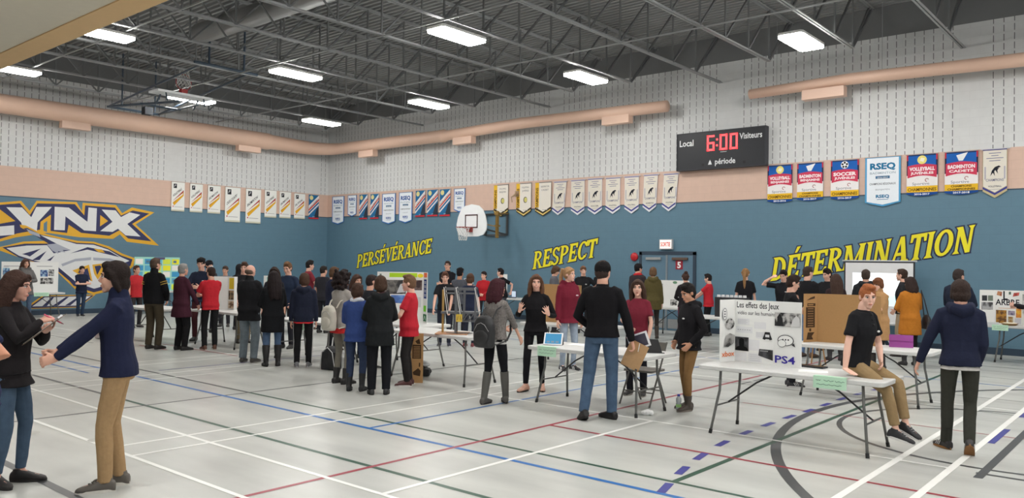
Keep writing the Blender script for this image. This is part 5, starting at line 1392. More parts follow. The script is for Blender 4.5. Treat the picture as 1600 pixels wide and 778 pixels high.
b.build('top_frame', GM, br)
b = MB(); b.box((-.22, -.13, .305), (.36, .13, .335))
for y in (-.13, .13):
    b.box((-.0, y - .006, .185), (.36, y + .006, .20))
    for k in range(4): b.bar((.02 + .085 * k, y, .19), (.10 + .085 * k, y, .31), .012, .012); b.bar((.02 + .085 * k, y, .31), (.02 + .085 * k, y, .19), .010, .010)
b.build('deck', GM, br)
b = MB()
for y in (-.15, .15):
    for x0, x1 in ((-.18, -.12), (.0, .07), (.28, .36)): b.tube([(x0, y, .70), (x1, y, .30)], .006, 6)
b.build('rope', paint((226, 226, 224), .8), br)
b = MB(); b.box((-.215, -.02, .014), (-.185, .02, .66)); b.build('gold_post', mat((178, 146, 84), .5, .2, 'gold_paint', 20, .06), br)
b = MB(); b.box((.01, -.155, .19), (.10, -.148, .30), 0); b.tube([(.025, -.157, .21), (.04, -.157, .28), (.055, -.157, .22), (.07, -.157, .28), (.085, -.157, .21)], .005, 5, 1); b.build('yellow_sign', [paint((222, 190, 70)), paint((60, 50, 40))], br)

# ------------------------------------------------------------------ tablets, papers and small things on the tables
def tablet(name, label, x, y, z, rot, tilt=55, w=.25, h=.18, scr=('1f7fae', .2), body=(232, 232, 234), stand=(28, 28, 32)):
    r = thing(name, label, 'tablet', (x, y, z), rot)
    M = Matrix.Translation((0, 0, .006)) @ Matrix.Rotation(R(90 - tilt) * -1, 4, 'X')
    b = MB(); b.box((-w / 2, -.004, 0), (w / 2, .004, h), 0, M); b.build('bezel', plastic(body, .3), r)
    b = MB(); b.box((-w / 2 + .018, -.0046, .014), (w / 2 - .018, -.004, h - .014), 0, M)
    for k in range(3): b.box((-w / 2 + .04 + .06 * k, -.0050, .03), (-w / 2 + .08 + .06 * k, -.0046, .055), 1, M)
    b.build('screen', [emit(tuple(int(scr[0][i:i + 2], 16) for i in (0, 2, 4)), scr[1]), paint((120, 140, 160))], r)
    if stand:
        b = MB(); p0 = M @ Vector((0, .006, h * .8)); 
        b.raw([(-w * .5, .006, 0), (w * .5, .006, 0), (w * .5, .16, 0), (-w * .5, .16, 0), (-w * .5, p0.y + .003, p0.z), (w * .5, p0.y + .003, p0.z)], [(3, 2, 1, 0), (0, 1, 5, 4), (2, 3, 4, 5), (0, 4, 3), (1, 2, 5)])
        b.build('folding_cover', plastic(stand, .6), r)
    return r
tablet('tablet', 'white tablet with blue screen on a black stand by the smiling woman', 20.55, -11.66, ZT_ + .001, R(28))
tn = thing('tablet_stand', 'black folded tablet cover standing like a tent beside the man with the clipboard', 'tablet stand', (21.86, -11.38, ZT_), R(30))
b = MB(); b.raw([(-.14, -.09, 0), (.14, -.09, 0), (.14, .10, 0), (-.14, .10, 0), (-.09, .0, .16), (.09, .0, .16), (-.14, -.09, .006), (.14, -.09, .006)], [(3, 2, 1, 0), (6, 7, 5, 4), (2, 3, 4, 5), (0, 6, 4), (0, 4, 3), (1, 5, 7), (1, 2, 5), (0, 1, 7, 6)]); b.build('cover', plastic((26, 26, 28), .7), tn)
b = MB(); b.box((-.16, -.12, 0), (.17, -.085, .008)); b.build('flap', plastic((34, 34, 38), .6), tn)
pc = thing('tablet_case', 'purple tablet case standing folded on the white table', 'tablet case', (23.92, -8.18, ZT_), R(14))
b = MB(); b.raw([(-.15, -.02, 0), (.15, -.02, 0), (.15, .12, 0), (-.15, .12, 0), (-.15, .03, .17), (.15, .03, .17)], [(3, 2, 1, 0), (0, 1, 5, 4), (2, 3, 4, 5), (0, 4, 3), (1, 2, 5)]); b.build('cover', plastic((146, 54, 140), .5), pc)
b = MB(); b.box((-.15, -.016, .085), (.15, -.008, .09)); b.build('fold_line', plastic((110, 36, 106), .5), pc)
def sheet(label, x, y, z, rot, w=.216, h=.28, c=(238, 238, 236), group='loose papers on the tables', name='paper_sheet'):
    b = MB(); b.box((-w / 2, -h / 2, 0), (w / 2, h / 2, .0015)); b.box((-w / 2 + .012, -h / 2 + .01, .0015), (w / 2 + .006, h / 2 + .008, .0027))
    return tag(b.build(name, paper(c), None, (x, y, z), rot), label, 'paper', group)
sheet('white papers lying beside the seated boy on the near table', 23.98, -11.72, ZT_, R(20), .28, .22)
sheet('white papers just right of the white tablet by the smiling woman', 20.74, -11.33, ZT_, R(10), .26, .22)
sheet('white papers near the middle of the table before the man with the clipboard', 21.06, -11.44, ZT_, R(-12), .26, .24)
sheet('white papers on the table behind the girl in maroon hoodie, right part', 19.02, -8.36, ZT_, R(8), .30, .24)
sheet('white papers at the left end of the black case table', 10.98, -11.30, ZT_, R(-10), .40, .26)
sheet('white papers on the table behind the long-haired woman', 15.35, -11.20, ZT_, R(4), .36, .26)
def label_sheet(label, x, y, rot, w=.30, h=.115, z=.745):
    b = MB(); b.box((-w / 2, -.004, -h), (w / 2, -.002, 0), 0); b.box((-w / 2, -.004, -.0005), (w / 2, .07, .0), 0)
    for k, (u0, u1) in enumerate(((-.42, -.28), (-.18, .12), (.16, .44))): b.tube([((u0 + (u1 - u0) * t / 6) * w, -.0048, -h * .35 + .006 * math.sin(t * 2.3 + k)) for t in range(7)], .0024, 4, 1)
    b.tube([((-.4 + .75 * t / 14) * w, -.0048, -h * .68 + .005 * math.sin(t * 2.0)) for t in range(15)], .0022, 4, 1)
    return tag(b.build('paper_sign', [paper((192, 228, 202)), paint((70, 110, 90))], None, (x, y, z), rot), label, 'paper sign', 'green paper signs on table edges')
label_sheet('green handwritten sign on the front edge of the video game table', 24.27, -12.068, 0, .32, .12)
label_sheet('green handwritten sign on the table edge below the white tablet', 20.66, -11.925, 0, .30, .125)
label_sheet('green handwritten sign on the tree poster table', 24.08, -1.735, 0, .28, .11)
label_sheet('green sign on the table between long-haired woman and navy hoodie boy', 15.1, -11.665, 0, .34, .17)
label_sheet('green sign on the table by the white photo boards', 1.375, -11.1, R(90), .40, .11)
label_sheet('green sign on the table left of the man in yellow-striped sweater', 9.3, -12.115, 0, .34, .12)
tn = thing('tablet', 'thin black closed tablet lying on the near table right of the poster', 'tablet', (23.84, -11.36, ZT_), R(-6))
b = MB(); b.box((-.15, -.06, 0), (.15, .06, .018)); b.build('body', plastic((30, 30, 33), .5), tn)
b = MB(); b.box((-.14, -.045, .018), (.14, .045, .0195)); b.build('screen', plastic((16, 16, 18), .15), tn)
def bottle(label, x, y, z, body, capc, h=.22, r=.035, clear=False):
    t = thing('water_bottle', label, 'bottle', (x, y, z))
    b = MB(); b.tube([(0, 0, 0), (0, 0, .008), (0, 0, h * .40), (0, 0, h * .46), (0, 0, h * .55), (0, 0, h * .74), (0, 0, h * .82), (0, 0, h * .88)], [r * .9, r, r, r * .88, r, r * .95, r * .55, r * .45], 16)
    m = plastic(body, .15)
    if clear:
        m = plastic((214, 220, 222), .08).copy(); m.node_tree.nodes['Principled BSDF'].inputs['Transmission Weight'].default_value = .55
    b.build('flask', m, t, smooth=True)
    b = MB(); b.tube([(0, 0, h * .87), (0, 0, h * .97), (0, 0, h)], [r * .55, r * .55, r * .3], 14); b.build('cap', plastic(capc, .4), t)
    b = MB(); b.tube([(0, 0, h * .2), (0, 0, h * .38)], r * 1.02, 16, cap=False); b.build('label_band', plastic((150, 196, 120) if clear else (40, 70, 140), .4), t)
bottle('blue water bottle on the white table beside the cardboard stand', 22.69, -8.30, ZT_, (52, 86, 160), (220, 224, 230), .25, .042)
bottle('clear water bottle standing on the floor by the table leg', 22.06, -11.02, 0, (214, 222, 224), (60, 70, 160), .20, .034, True)
b = MB(); b.ell((0, 0, .035), (.05, .04, .036)); b.ell((.045, .02, .03), (.035, .03, .03)); b.ell((-.03, -.02, .028), (.04, .03, .028)); o = b.build('crumpled_paper', paper((236, 236, 236)), None, (21.95, -11.60, 0)); tag(remesh_obj(o, .006, 1, .008, 30, 3), 'crumpled white tissue on the floor under the table', 'paper')
cs = thing('equipment_case', 'flat black case on the table before the boy in black polo', 'case', (11.06, -10.95, ZT_), R(12))
b = MB(); b.box((-.19, -.13, 0), (.19, .13, .085)); b.build('tray', plastic((44, 44, 46), .6), cs); b = MB(); b.box((-.192, -.132, .088), (.192, .132, .105)); b.build('lid', plastic((34, 34, 36), .6), cs); b = MB(); b.box((-.04, -.140, .06), (.04, -.131, .08)); b.build('latch', plastic((120, 120, 122), .4), cs)
lp = thing('laptop', 'small open laptop on the far table by the boy in black polo', 'laptop', (10.72, -.95, ZT_), R(-25))
b = MB(); b.box((-.16, -.11, 0), (.16, .11, .015)); b.build('base', plastic((60, 62, 66)), lp); b = MB(); b.box((-.16, .10, .015), (.16, .115, .22)); b.build('lid', plastic((70, 72, 76)), lp); b = MB(); b.box((-.145, .098, .03), (.145, .0995, .205)); b.build('screen', emit((190, 204, 224), .6), lp)
bx = thing('cardboard_box', 'small open brown box on the table near the alarm bell', 'box', (13.72, -1.3, ZT_), R(10))
b = MB(); b.box((-.2, -.13, 0), (.2, .13, .09)); b.build('tray', CBM, bx); b = MB(); b.raw([(-.2, -.13, .091), (.2, -.13, .091), (.22, -.19, .12), (-.22, -.19, .12)], [(0, 1, 2, 3), (3, 2, 1, 0)]); b.build('flap', CBM, bx)
pd = thing('pie_dish', 'round beige dish in front of the tree poster', 'dish', (24.22, -1.57, ZT_))
b = MB(); b.tube([(0, 0, 0), (0, 0, .01), (0, 0, .045)], [.10, .12, .15], 24); b.build('dish', mat((150, 118, 80), .6, 0, 'wood', 14, .1), pd, smooth=False); b = MB(); b.tube([(0, 0, .045), (0, 0, .055)], [.135, .11], 24); b.build('filling', paper((232, 222, 200)), pd)
b = MB(); b.box((-.14, -.06, 0), (.14, .06, .05)); o = b.build('picture_box', [paper((200, 202, 204))], None, (23.90, -1.64, ZT_), R(12)); tag(o, 'small pale box at the left of the tree poster', 'box')
eq = thing('equipment_rack', 'black device with a row of white discs in front of the ponytail girl', 'equipment', (19.45, -3.9, ZT_), R(8))
b = MB(); b.box((-.34, -.12, 0), (.34, .12, .42)); b.build('case', plastic((34, 34, 38), .5), eq)
for k in range(7):
    b = MB(); b.tube([(-.28 + .093 * k, -.03, .42), (-.28 + .093 * k, -.03, .47)], [.042, .036], 12); b.build('white_disc', plastic((222, 222, 224), .4), eq)

# folding chair behind the table
ch = thing('folding_chair', 'grey metal folding chair tucked behind the table with the clipboard man', 'chair', (21.50, -10.92, 0), R(0))
CM = metalm((104, 102, 98), .45)
b = MB(); b.slab(rrect(.21, .20, .05), .43, .455); b.build('seat', mat((120, 116, 110), .5, .2, 'chair_paint', 20, .05), ch)
for s in (-1, 1):
    b = MB(); b.tube([(s * .22, -.24, 0), (s * .22, .0, .43), (s * .215, .20, .80)], .012, 8); b.build('front_leg', CM, ch)
    b = MB(); b.tube([(s * .19, .24, 0), (s * .19, -.02, .46)], .012, 8); b.build('rear_leg', CM, ch)
b = MB(); b.box((-.215, .15, .66), (.215, .175, .80)); b.build('backrest', mat((120, 116, 110), .5, .2, 'chair_paint', 20, .05), ch)
b = MB(); b.tube([(-.22, -.14, .17), (.22, -.14, .17)], .008, 6); b.tube([(-.19, .15, .17), (.19, .15, .17)], .008, 6); b.build('stretcher', CM, ch)

# wooden stool glimpsed under the white table
st_ = thing('wooden_stool', 'small wooden stool behind the white table legs', 'stool', (21.6, -4.9, 0))
WD = mat((170, 130, 84), .6, 0, 'wood', 12, .12)
b = MB(); b.tube([(0, 0, .42), (0, 0, .45)], .15, 18); b.build('seat', WD, st_)
for a in (45, 135, 225, 315):
    b = MB(); b.tube([(.19 * math.cos(R(a)), .19 * math.sin(R(a)), 0), (.11 * math.cos(R(a)), .11 * math.sin(R(a)), .42)], .014, 8); b.build('leg', WD, st_)

# bags on the floor
def soft_bag(name, label, cat, x, y, z, rot, size, c, parts=()):
    r = thing(name, label, cat, (x, y, z), rot)
    sx, sy, sz = size
    b = MB(); b.ell((0, 0, sz * .5), (sx * .5, sy * .5, sz * .5)); b.box((-sx * .42, -sy * .38, .01), (sx * .42, sy * .38, sz * .75))
    o = b.build('pouch', [mat(c, .6, 0, 'bag_fabric', 20, .12, .2)], r); remesh_obj(o, .012, 4, .006, 9, x)
    return r
bg = soft_bag('shopping_bag', 'black shopping bag on the floor beside the boy in red polo', 'bag', 17.62, -11.30, 0, R(40), (.42, .24, .16), (34, 34, 36))
b = MB(); b.tube([(-.1, -.05, .14), (0, -.06, .24), (.1, -.05, .14)], .008, 6); b.build('handle', plastic((30, 30, 32)), bg)
b = MB(); b.ell((.03, .06, .18), (.14, .08, .06)); b.build('clear_wrap', plastic((214, 216, 218), .15), bg, smooth=True)
bg = soft_bag('school_bag', 'black backpack with pale piping on the floor behind the curly-haired woman', 'backpack', 16.1, -11.85, 0, R(20), (.34, .26, .40), (34, 34, 38))
b = MB(); b.tube([(-.14, -.125, .05), (-.10, -.14, .30), (0, -.13, .38), (.10, -.14, .30), (.14, -.125, .05)], .008, 6); b.build('piping', paint((196, 196, 196)), bg)
bg = soft_bag('plastic_bag', 'clear and pink plastic bag on the floor by the left tables', 'bag', 8.55, -11.42 - .95, 0, R(30), (.30, .22, .42), (206, 190, 192))
b = MB(); b.tube([(-.06, 0, .40), (-.04, 0, .52), (.04, 0, .52), (.06, 0, .40)], .010, 6); b.build('handle', plastic((222, 214, 214)), bg)
b = MB(); b.ell((.04, -.11, .22), (.05, .01, .06)); b.build('red_print', paint((190, 60, 60)), bg)
# ------------------------------------------------------------------ the people, nearest first
NV = .0065   # mesh fineness of the nearest figures
BLKc, NAVYc, REDc, MAR = (34, 33, 36), (36, 40, 58), (190, 34, 44), (104, 36, 46)
P = person
P('man', 'man in navy quarter-zip sweater and khaki trousers holding out one arm', 20.55, -17.27, 1.77, 84, lean=2, look=(0, 2),
  armL=((.43, .10, .985), (-.3, .5, -.5), (-.2, -1, -.3), .75, (.95, 0, -.25)), armR=((.44, -.02, 1.02), (-.3, .6, -.4), (-.2, -1, 0), .7), legs=((.06, .09, .085, 4, 0), (-.02, .10, .085, 12, 0)),
  top=dict(k='sweater', c=(34, 38, 62), hem=.86, high=1, infl=.014), bottom=dict(c=(164, 134, 98)), shoes=dict(c=(92, 86, 80), sole=(206, 202, 194), laces=(80, 76, 70)), hair=('side', (40, 32, 30)), vox=NV)
P('woman_clip', 'woman in black cardigan writing on a clipboard at the left edge', 19.86, -17.79, 1.68, -118, sex='f', look=(8, 8),
  armL=((.25, .02, 1.24), (-.2, .7, -.6), (0, -.5, 1), .5, (.4, -.7, .2)), armR=((.25, .06, 1.33), (-.2, .8, -.5), (0, -.6, -.6), .9, (.5, -.5, .2)),
  top=dict(k='shirt', c=(30, 28, 30), hem=.90, sl='none', infl=.006), over=dict(k='cardigan', c=(34, 31, 33), hem=.80, infl=.014), bottom=dict(c=(74, 92, 112), skinny=1, end=.13, mat=denim((74, 92, 112))), shoes=dict(c=(34, 30, 30)), hair=('long', (62, 44, 38)), skinc=(206, 156, 138), vox=NV, legs=((.04, .09, .085, 10, 0), (-.06, .08, .085, 30, 0)))
P('edge', 'person in navy t-shirt cut off by the left edge, only an arm showing', 21.17, -18.42, 1.74, 80, armL=((.05, .24, 1.15), (-1, .2, 0), (0, -1, 0), .4), armR=((.20, .20, 1.02), (-1, .2, 0), (0, -1, 0), .4),
  top=dict(k='t_shirt', c=(40, 46, 76), sl='short', hem=.84), bottom=dict(c=(60, 66, 80)), shoes=dict(c=(40, 40, 40)), hair=('short', BR), skinc=(200, 140, 112))
P('capman', 'man in black sweater and jeans seen from behind, a clipboard in his hand', 21.70, -12.22, 1.85, -8, fat=1.06, look=(-18, 6),
  armL=((.22, .15, .98), (-.7, 1, 0), (0, -1, 0), .3), armR=((.05, .33, .84), (-.3, .6, 0), (0, -1, .0), .9), legs=((-.12, .17, .10, 30, 24), (.06, .11, .085, -50, 0)),
  top=dict(k='sweater', c=(24, 23, 26), hem=.90, infl=.018), bottom=dict(k='jeans', c=(74, 94, 118), mat=denim((74, 94, 118)), w=1.08), shoes=dict(c=(26, 25, 28)), hair=('short', (60, 48, 44)), cap=(32, 30, 31), vox=NV)
P('seated', 'red-haired boy in black polo shirt and khaki trousers sitting on the table end', 24.40, -11.66, 1.63, -114, hipz=.895, lean=9, twist=-8, look=(-48, 8),
  armL=((.20, .12, .93), (-.3, .9, 0), (0, -.8, -.5), .4), armR=((.02, .33, .835), (-.6, .6, .2), (0, 0, -1), .05, (.75, .3, -.25), (0, -1, 0)), legs=((.47, .09, .30, -10, 18), (.43, .05, .25, -10, 12)),
  top=dict(k='polo_shirt', c=(30, 30, 33), sl='short', hem=.86, collar=1, logo=(214, 214, 214), buttons=1), bottom=dict(c=(150, 126, 92), end=.16), shoes=dict(c=(38, 38, 42), sole=(214, 212, 210), laces=(196, 196, 196)), hair=('tuft', (158, 94, 58)), skinc=(232, 186, 166), vox=NV)
P('hoodie', 'boy in navy hoodie walking away beside the seated boy', 25.21, -11.08, 1.71, 6, look=(0, 0),
  armL=((.05, .40, .80), (-.3, .4, 0), (0, -1, 0), .5), armR=((.12, .17, .88), (-.9, .25, 0), (0, -1, 0), .3), legs=((.12, .11, .085, 28, 0), (-.14, .07, .13, 4, 42)),
  top=dict(k='shirt', c=(196, 192, 188), hem=.83, sl='none', infl=.008), over=dict(k='hoodie', c=(34, 38, 58), hem=.87, infl=.018, hood=1), bottom=dict(c=(58, 58, 52)), shoes=dict(c=(40, 36, 36), sole=(134, 92, 48), mark=(212, 212, 212)), hair=('mop', (58, 46, 42)), vox=NV)
P('boyblack', 'boy in black hooded jacket and brown trousers looking down', 22.14, -10.92, 1.58, 122, look=(4, 22),
  armL='pocket', armR='pocket', top=dict(k='hoodie', c=(28, 27, 30), hem=.83, infl=.022, hood=1, logo=(220, 220, 220)), bottom=dict(c=(126, 96, 62), w=.95), shoes=dict(k='boot', c=(66, 56, 50), h=.13, sole=(120, 112, 104)), hair=('tuft', (32, 28, 27)), skinc=(206, 152, 124), vox=NV, legs=((.06, .09, .085, 12, 0), (-.06, .10, .085, 10, 0)))
P('smile', 'smiling woman in black blouse holding up both spread hands', 19.83, -11.12, 1.65, 172, sex='f', look=(12, 0), smile=True,
  armL=((.24, .22, 1.15), (-.3, .5, -1), (-.8, -.5, .1), .12, (.25, -.30, .9), (-.3, -1, .3), .22), armR=((.24, .21, 1.19), (-.3, .5, -1), (-.8, -.5, .1), .12, (.25, -.25, .9), (-.3, -1, .3), .22),
  top=dict(k='blouse', c=(26, 25, 28), hem=.88, infl=.012), bottom=dict(c=(26, 26, 30), skinny=1, end=.13), shoes=dict(c=(198, 152, 132)), hair=('long', (98, 70, 54)), skinc=PALE, vox=NV, legs=((-.06, .10, .085, 10, 0), (.08, .13, .085, 26, 0)))
P('backpack', 'woman with dark red hair, grey tweed jacket, black backpack and tall grey boots', 20.16, -12.36, 1.60, -36, sex='f', look=(-22, 0), lean=2, glasses=True,
  armL='front', armR=((.30, .20, .92), (-.5, .6, -.2), (0, -1, 0), .3), legs=((-.08, .12, .085, 6, 0), (.17, .07, .085, -44, 0)),
  top=dict(k='shirt', c=(224, 222, 220), hem=.84, sl='none', infl=.004), over=dict(k='tweed_jacket', c=(128, 122, 118), mat=mat((120, 115, 112), .95, 0, 'tweed', 55, .75, .5, .1), hem=.90, sl='elbow', infl=.014), bottom=dict(c=(28, 28, 32), skinny=1), shoes=dict(k='boot', c=(86, 84, 80), h=.36, r=.058), hair=('bob', (62, 32, 38)), vox=NV)
P('puffer', 'woman in long black puffer coat and dark scarf seen from behind', 18.55, -12.91, 1.60, 2, sex='f', fat=1.12, look=(0, 10), armL='front', armR='front',
  top=dict(k='puffer_coat', c=(30, 32, 34), hem=.72, infl=.034, flare=1.02, hood=1, amp=.006, freq=12), bottom=dict(c=(26, 27, 32), w=1.25), shoes=dict(c=(38, 38, 40)), hair=('mop', (70, 52, 42)), scarf=(66, 44, 48), vox=.0085)
P('curly', 'woman with curly dark hair in a light grey blazer wearing a pale backpack', 17.42, -12.68, 1.65, -48, sex='f', fat=1.1, look=(-14, 14), glasses=True, armL='front', armR='front',
  top=dict(k='shirt', c=(206, 52, 52), hem=.78, sl='none', infl=.012), over=dict(k='blazer', c=(158, 152, 146), hem=.86, infl=.020), bottom=dict(c=(128, 124, 114), skinny=1), shoes=dict(k='boot', c=(40, 38, 38), h=.16), hair=('curls', (40, 32, 32)), skinc=(176, 124, 100), vox=.0085)
P('blueboy', 'boy in royal blue hooded jacket and blue jeans seen from behind', 18.10, -12.95, 1.49, -14, look=(-12, 10), armL='front', armR='front',
  top=dict(k='hoodie', c=(50, 68, 120), hem=.80, infl=.026), bottom=dict(k='jeans', c=(52, 62, 86), mat=denim((52, 62, 86)), w=1.05), shoes=dict(k='boot', c=(32, 32, 34), h=.20), hair=('mop', (66, 48, 40)), scarf=(196, 198, 206), vox=.0085)
P('redboy', 'heavyset boy in red polo shirt standing at the bridge model table', 18.23, -12.08, 1.60, 80, fat=1.2, look=(0, 2), armL=((.30, .12, 1.00), (-.4, .7, -.4), (0, -.8, .5), .4), armR='front',
  top=dict(k='polo_shirt', c=(184, 42, 54), sl='short', hem=.78, collar=1, infl=.016, logo=(236, 200, 200)), bottom=dict(c=(44, 42, 42), w=1.05), shoes=dict(c=(84, 44, 44), sole=(222, 218, 214)), hair=('tuft', (110, 84, 64)), skinc=PALE, vox=.0085)
P('maroonhood', 'girl with blond ponytail in a maroon hoodie and pale jeans', 18.86, -9.02, 1.76, -150, sex='f', look=(30, 0), top=dict(k='hoodie', c=(112, 34, 50), hem=.80, infl=.024, hood=1, logo=(214, 190, 196)), bottom=dict(k='jeans', c=(150, 162, 178), mat=denim((150, 162, 178)), skinny=1), shoes=dict(c=(30, 30, 34), sole=(206, 206, 206), mark=(220, 220, 220)), hair=('pony', (166, 128, 92)), skinc=PALE, vox=.0085)
P('maroontee', 'girl in maroon t-shirt standing behind the man with the clipboard', 21.06, -10.38, 1.60, 165, sex='f', look=(10, 0), armL=((.12, .20, .86), (-.5, .6, 0), (0, -1, 0), .3), armR='front', top=dict(k='t_shirt', c=(116, 40, 54), sl='short', hem=.84), bottom=dict(c=(30, 30, 36)), shoes=dict(c=(48, 46, 46), sole=(150, 146, 140)), hair=('long', (70, 52, 44)), skinc=PALE)
# group at the left tables
P('yellow', 'man with glasses in black sweater with two yellow arm stripes', 11.25, -12.52, 1.80, -38, look=(-16, 4), fat=1.08, glasses=True, armR=((.16, .16, .92), (-.6, .7, 0), (0, -1, 0), .5), top=dict(k='sweater', c=(26, 26, 29), hem=.86, infl=.018, high=1, bands=((.34, .48), (190, 160, 80))), bottom=dict(c=(70, 62, 50), w=1.2), shoes=dict(c=(44, 40, 36)), hair=('short', (84, 68, 58)))
P('maroon', 'grey-haired woman in long maroon coat with white collar and cuffs', 11.78, -12.22, 1.70, -52, sex='f', fat=1.1, look=(0, 0), armR=((.22, .20, .90), (-.5, .7, 0), (0, -1, 0), .5), top=dict(k='blouse', c=(228, 226, 226), hem=.9, collar=1, infl=.008), over=dict(k='coat', c=(66, 34, 46), hem=.66, infl=.022, flare=1.16), bottom=dict(c=(28, 27, 29), w=1.2), shoes=dict(c=(28, 27, 28)), hair=('short', (138, 136, 134)))
P('navypolo', 'boy with dark curly hair in navy polo and maroon trousers facing two adults', 10.30, -11.02, 1.81, 160, look=(10, 6), armL='hold', armR='hold', top=dict(k='polo_shirt', c=(34, 40, 58), sl='short', hem=.82, collar=1, logo=(220, 220, 220)), bottom=dict(c=(78, 42, 46)), shoes=dict(c=(50, 48, 48)), hair=('curly_top', (30, 27, 28)), skinc=PALE)
P('blackpolo', 'boy in black polo and khaki trousers behind the table with the black case', 11.25, -10.55, 1.74, -165, look=(-30, 6), armR=((.25, .2, .82), (-.5, .6, 0), (0, -1, 0), .4), top=dict(k='polo_shirt', c=(32, 32, 35), sl='short', hem=.84, collar=1), bottom=dict(c=(126, 114, 92)), shoes=dict(c=(60, 58, 56)), hair=('tuft', (74, 54, 44)), skinc=PALE)
P('behind', 'person in dark cap lifting a paper, half hidden behind the black polo boy', 8.65, -9.93, 1.77, -150, armR=((.26, .12, 1.38), (-.3, .8, -.5), (-.5, -1, 0), .5, (.2, -.1, 1)), top=dict(k='t_shirt', c=(60, 60, 66), sl='short', hem=.84), bottom=dict(c=(50, 50, 56)), shoes=dict(c=(60, 58, 56)), hair=('short', BLK), cap=(38, 38, 42))
P('redpolo', 'boy in red polo shirt and black trousers seen from behind at a table', 12.08, -11.78, 1.64, 14, look=(20, 8), armL='hold', armR='reach', top=dict(k='polo_shirt', c=(182, 40, 50), sl='short', hem=.84, collar=1), bottom=dict(c=(32, 32, 34)), shoes=dict(c=(92, 60, 46), sole=(190, 180, 170)), hair=('short', (52, 40, 36)))
P('smallhead', 'small boy with dark hair peeking over the white and yellow board', 7.18, -8.64, 1.62, 170, look=(-10, 10), top=dict(k='t_shirt', c=(90, 94, 104), sl='short'), bottom=dict(c=(50, 50, 56)), shoes=dict(c=(60, 58, 56)), hair=('short', (70, 54, 46)))
P('hooded', 'person with black hood up behind the bald man', 8.29, -8.89, 1.67, -40, look=(0, 5), top=dict(k='hoodie', c=(34, 32, 36), hoodup=1, hem=.82, infl=.02), bottom=dict(c=(40, 40, 44)), shoes=dict(c=(50, 50, 50)), hair=('none', BLK))
P('bald', 'bald man in black coat and grey jeans seen from behind', 14.34, -12.31, 1.71, -28, fat=1.15, look=(-14, 14), armL='front', armR='front', top=dict(k='coat', c=(32, 32, 35), hem=.74, infl=.028, flare=1.02, high=1), bottom=dict(k='jeans', c=(118, 128, 136), mat=denim((118, 128, 136)), w=1.25), shoes=dict(c=(78, 74, 70), sole=(130, 126, 120)), hair=('bald', (96, 80, 70)), skinc=(212, 162, 144))
P('girlbehind', 'girl with dark hair facing us between the bald man and the long-haired woman', 13.09, -11.00, 1.66, 175, sex='f', look=(-8, 8), top=dict(k='t_shirt', c=(34, 34, 40), sl='short'), bottom=dict(c=(40, 40, 46)), shoes=dict(c=(50, 50, 50)), hair=('long', DBR))
P('navyguy', 'boy with brown tousled hair in navy polo shirt behind the long-haired woman', 12.82, -10.50, 1.76, 150, look=(0, 18), armL=((.18, .22, .92), (-.5, .6, 0), (0, -1, 0), .4), top=dict(k='polo_shirt', c=(38, 48, 68), sl='short', collar=1), bottom=dict(c=(44, 44, 50)), shoes=dict(c=(50, 50, 50)), hair=('tuft', (108, 80, 58)), skinc=PALE)
P('longhair', 'woman with long dark hair in black coat, jeans and fur-topped black boots', 15.06, -12.30, 1.61, 8, sex='f', fat=1.15, look=(8, 12), armL='front', armR='front', top=dict(k='coat', c=(26, 27, 30), hem=.62, infl=.034, flare=1.0), bottom=dict(k='jeans', c=(78, 98, 126), mat=denim((78, 98, 126)), w=1.05), shoes=dict(k='boot', c=(30, 29, 30), h=.30, r=.066), hair=('verylong', (36, 29, 30)))
P('maroonpolo', 'boy in maroon polo shirt standing alone behind the back table in profile', 9.22, -7.42, 1.80, -72, look=(-8, 6), armR='hold', armL='hold', top=dict(k='polo_shirt', c=(122, 44, 54), sl='short', collar=1), bottom=dict(c=(40, 40, 44)), shoes=dict(c=(50, 50, 50)), hair=('tuft', (34, 29, 28)), skinc=PALE)
P('navyhood', 'boy in navy hoodie and black track trousers with white stripe', 15.48, -11.98, 1.58, -4, look=(10, 4), top=dict(k='shirt', c=(206, 52, 56), hem=.81, sl='none', infl=.014), over=dict(k='hoodie', c=(34, 38, 54), hem=.835, infl=.024, hood=1), bottom=dict(k='track_trousers', c=(30, 30, 32), stripe=(206, 206, 206), w=1.05), shoes=dict(c=(120, 120, 124), sole=(190, 190, 190)), hair=('mop', (74, 54, 44)))
P('h502', 'boy with short dark hair half hidden behind the boy in navy hoodie', 10.38, -7.82, 1.67, -30, look=(-20, 6), top=dict(k='t_shirt', c=(44, 44, 50), sl='short'), bottom=dict(c=(40, 40, 46)), shoes=dict(c=(50, 50, 50)), hair=('short', (44, 38, 36)))
P('h519', 'boy with brown bowl haircut in navy sweater behind the curly-haired woman', 13.72, -10.04, 1.68, -55, look=(-5, 8), top=dict(k='sweater', c=(36, 40, 60), hem=.84), bottom=dict(c=(40, 40, 46)), shoes=dict(c=(50, 50, 50)), hair=('mop', (86, 64, 48)))
P('h535', 'boy with dark hair just visible above the curly-haired woman', 13.16, -9.35, 1.63, -120, look=(0, 8), top=dict(k='t_shirt', c=(52, 52, 60), sl='short'), bottom=dict(c=(40, 40, 46)), shoes=dict(c=(50, 50, 50)), hair=('short', (40, 32, 32)))
P('h548', 'girl with brown hair between the curly-haired woman and the blue jacket boy', 15.09, -10.55, 1.55, -150, sex='f', look=(0, 8), top=dict(k='t_shirt', c=(60, 44, 48), sl='short'), bottom=dict(c=(40, 40, 46)), shoes=dict(c=(50, 50, 50)), hair=('bob', (70, 50, 42)))
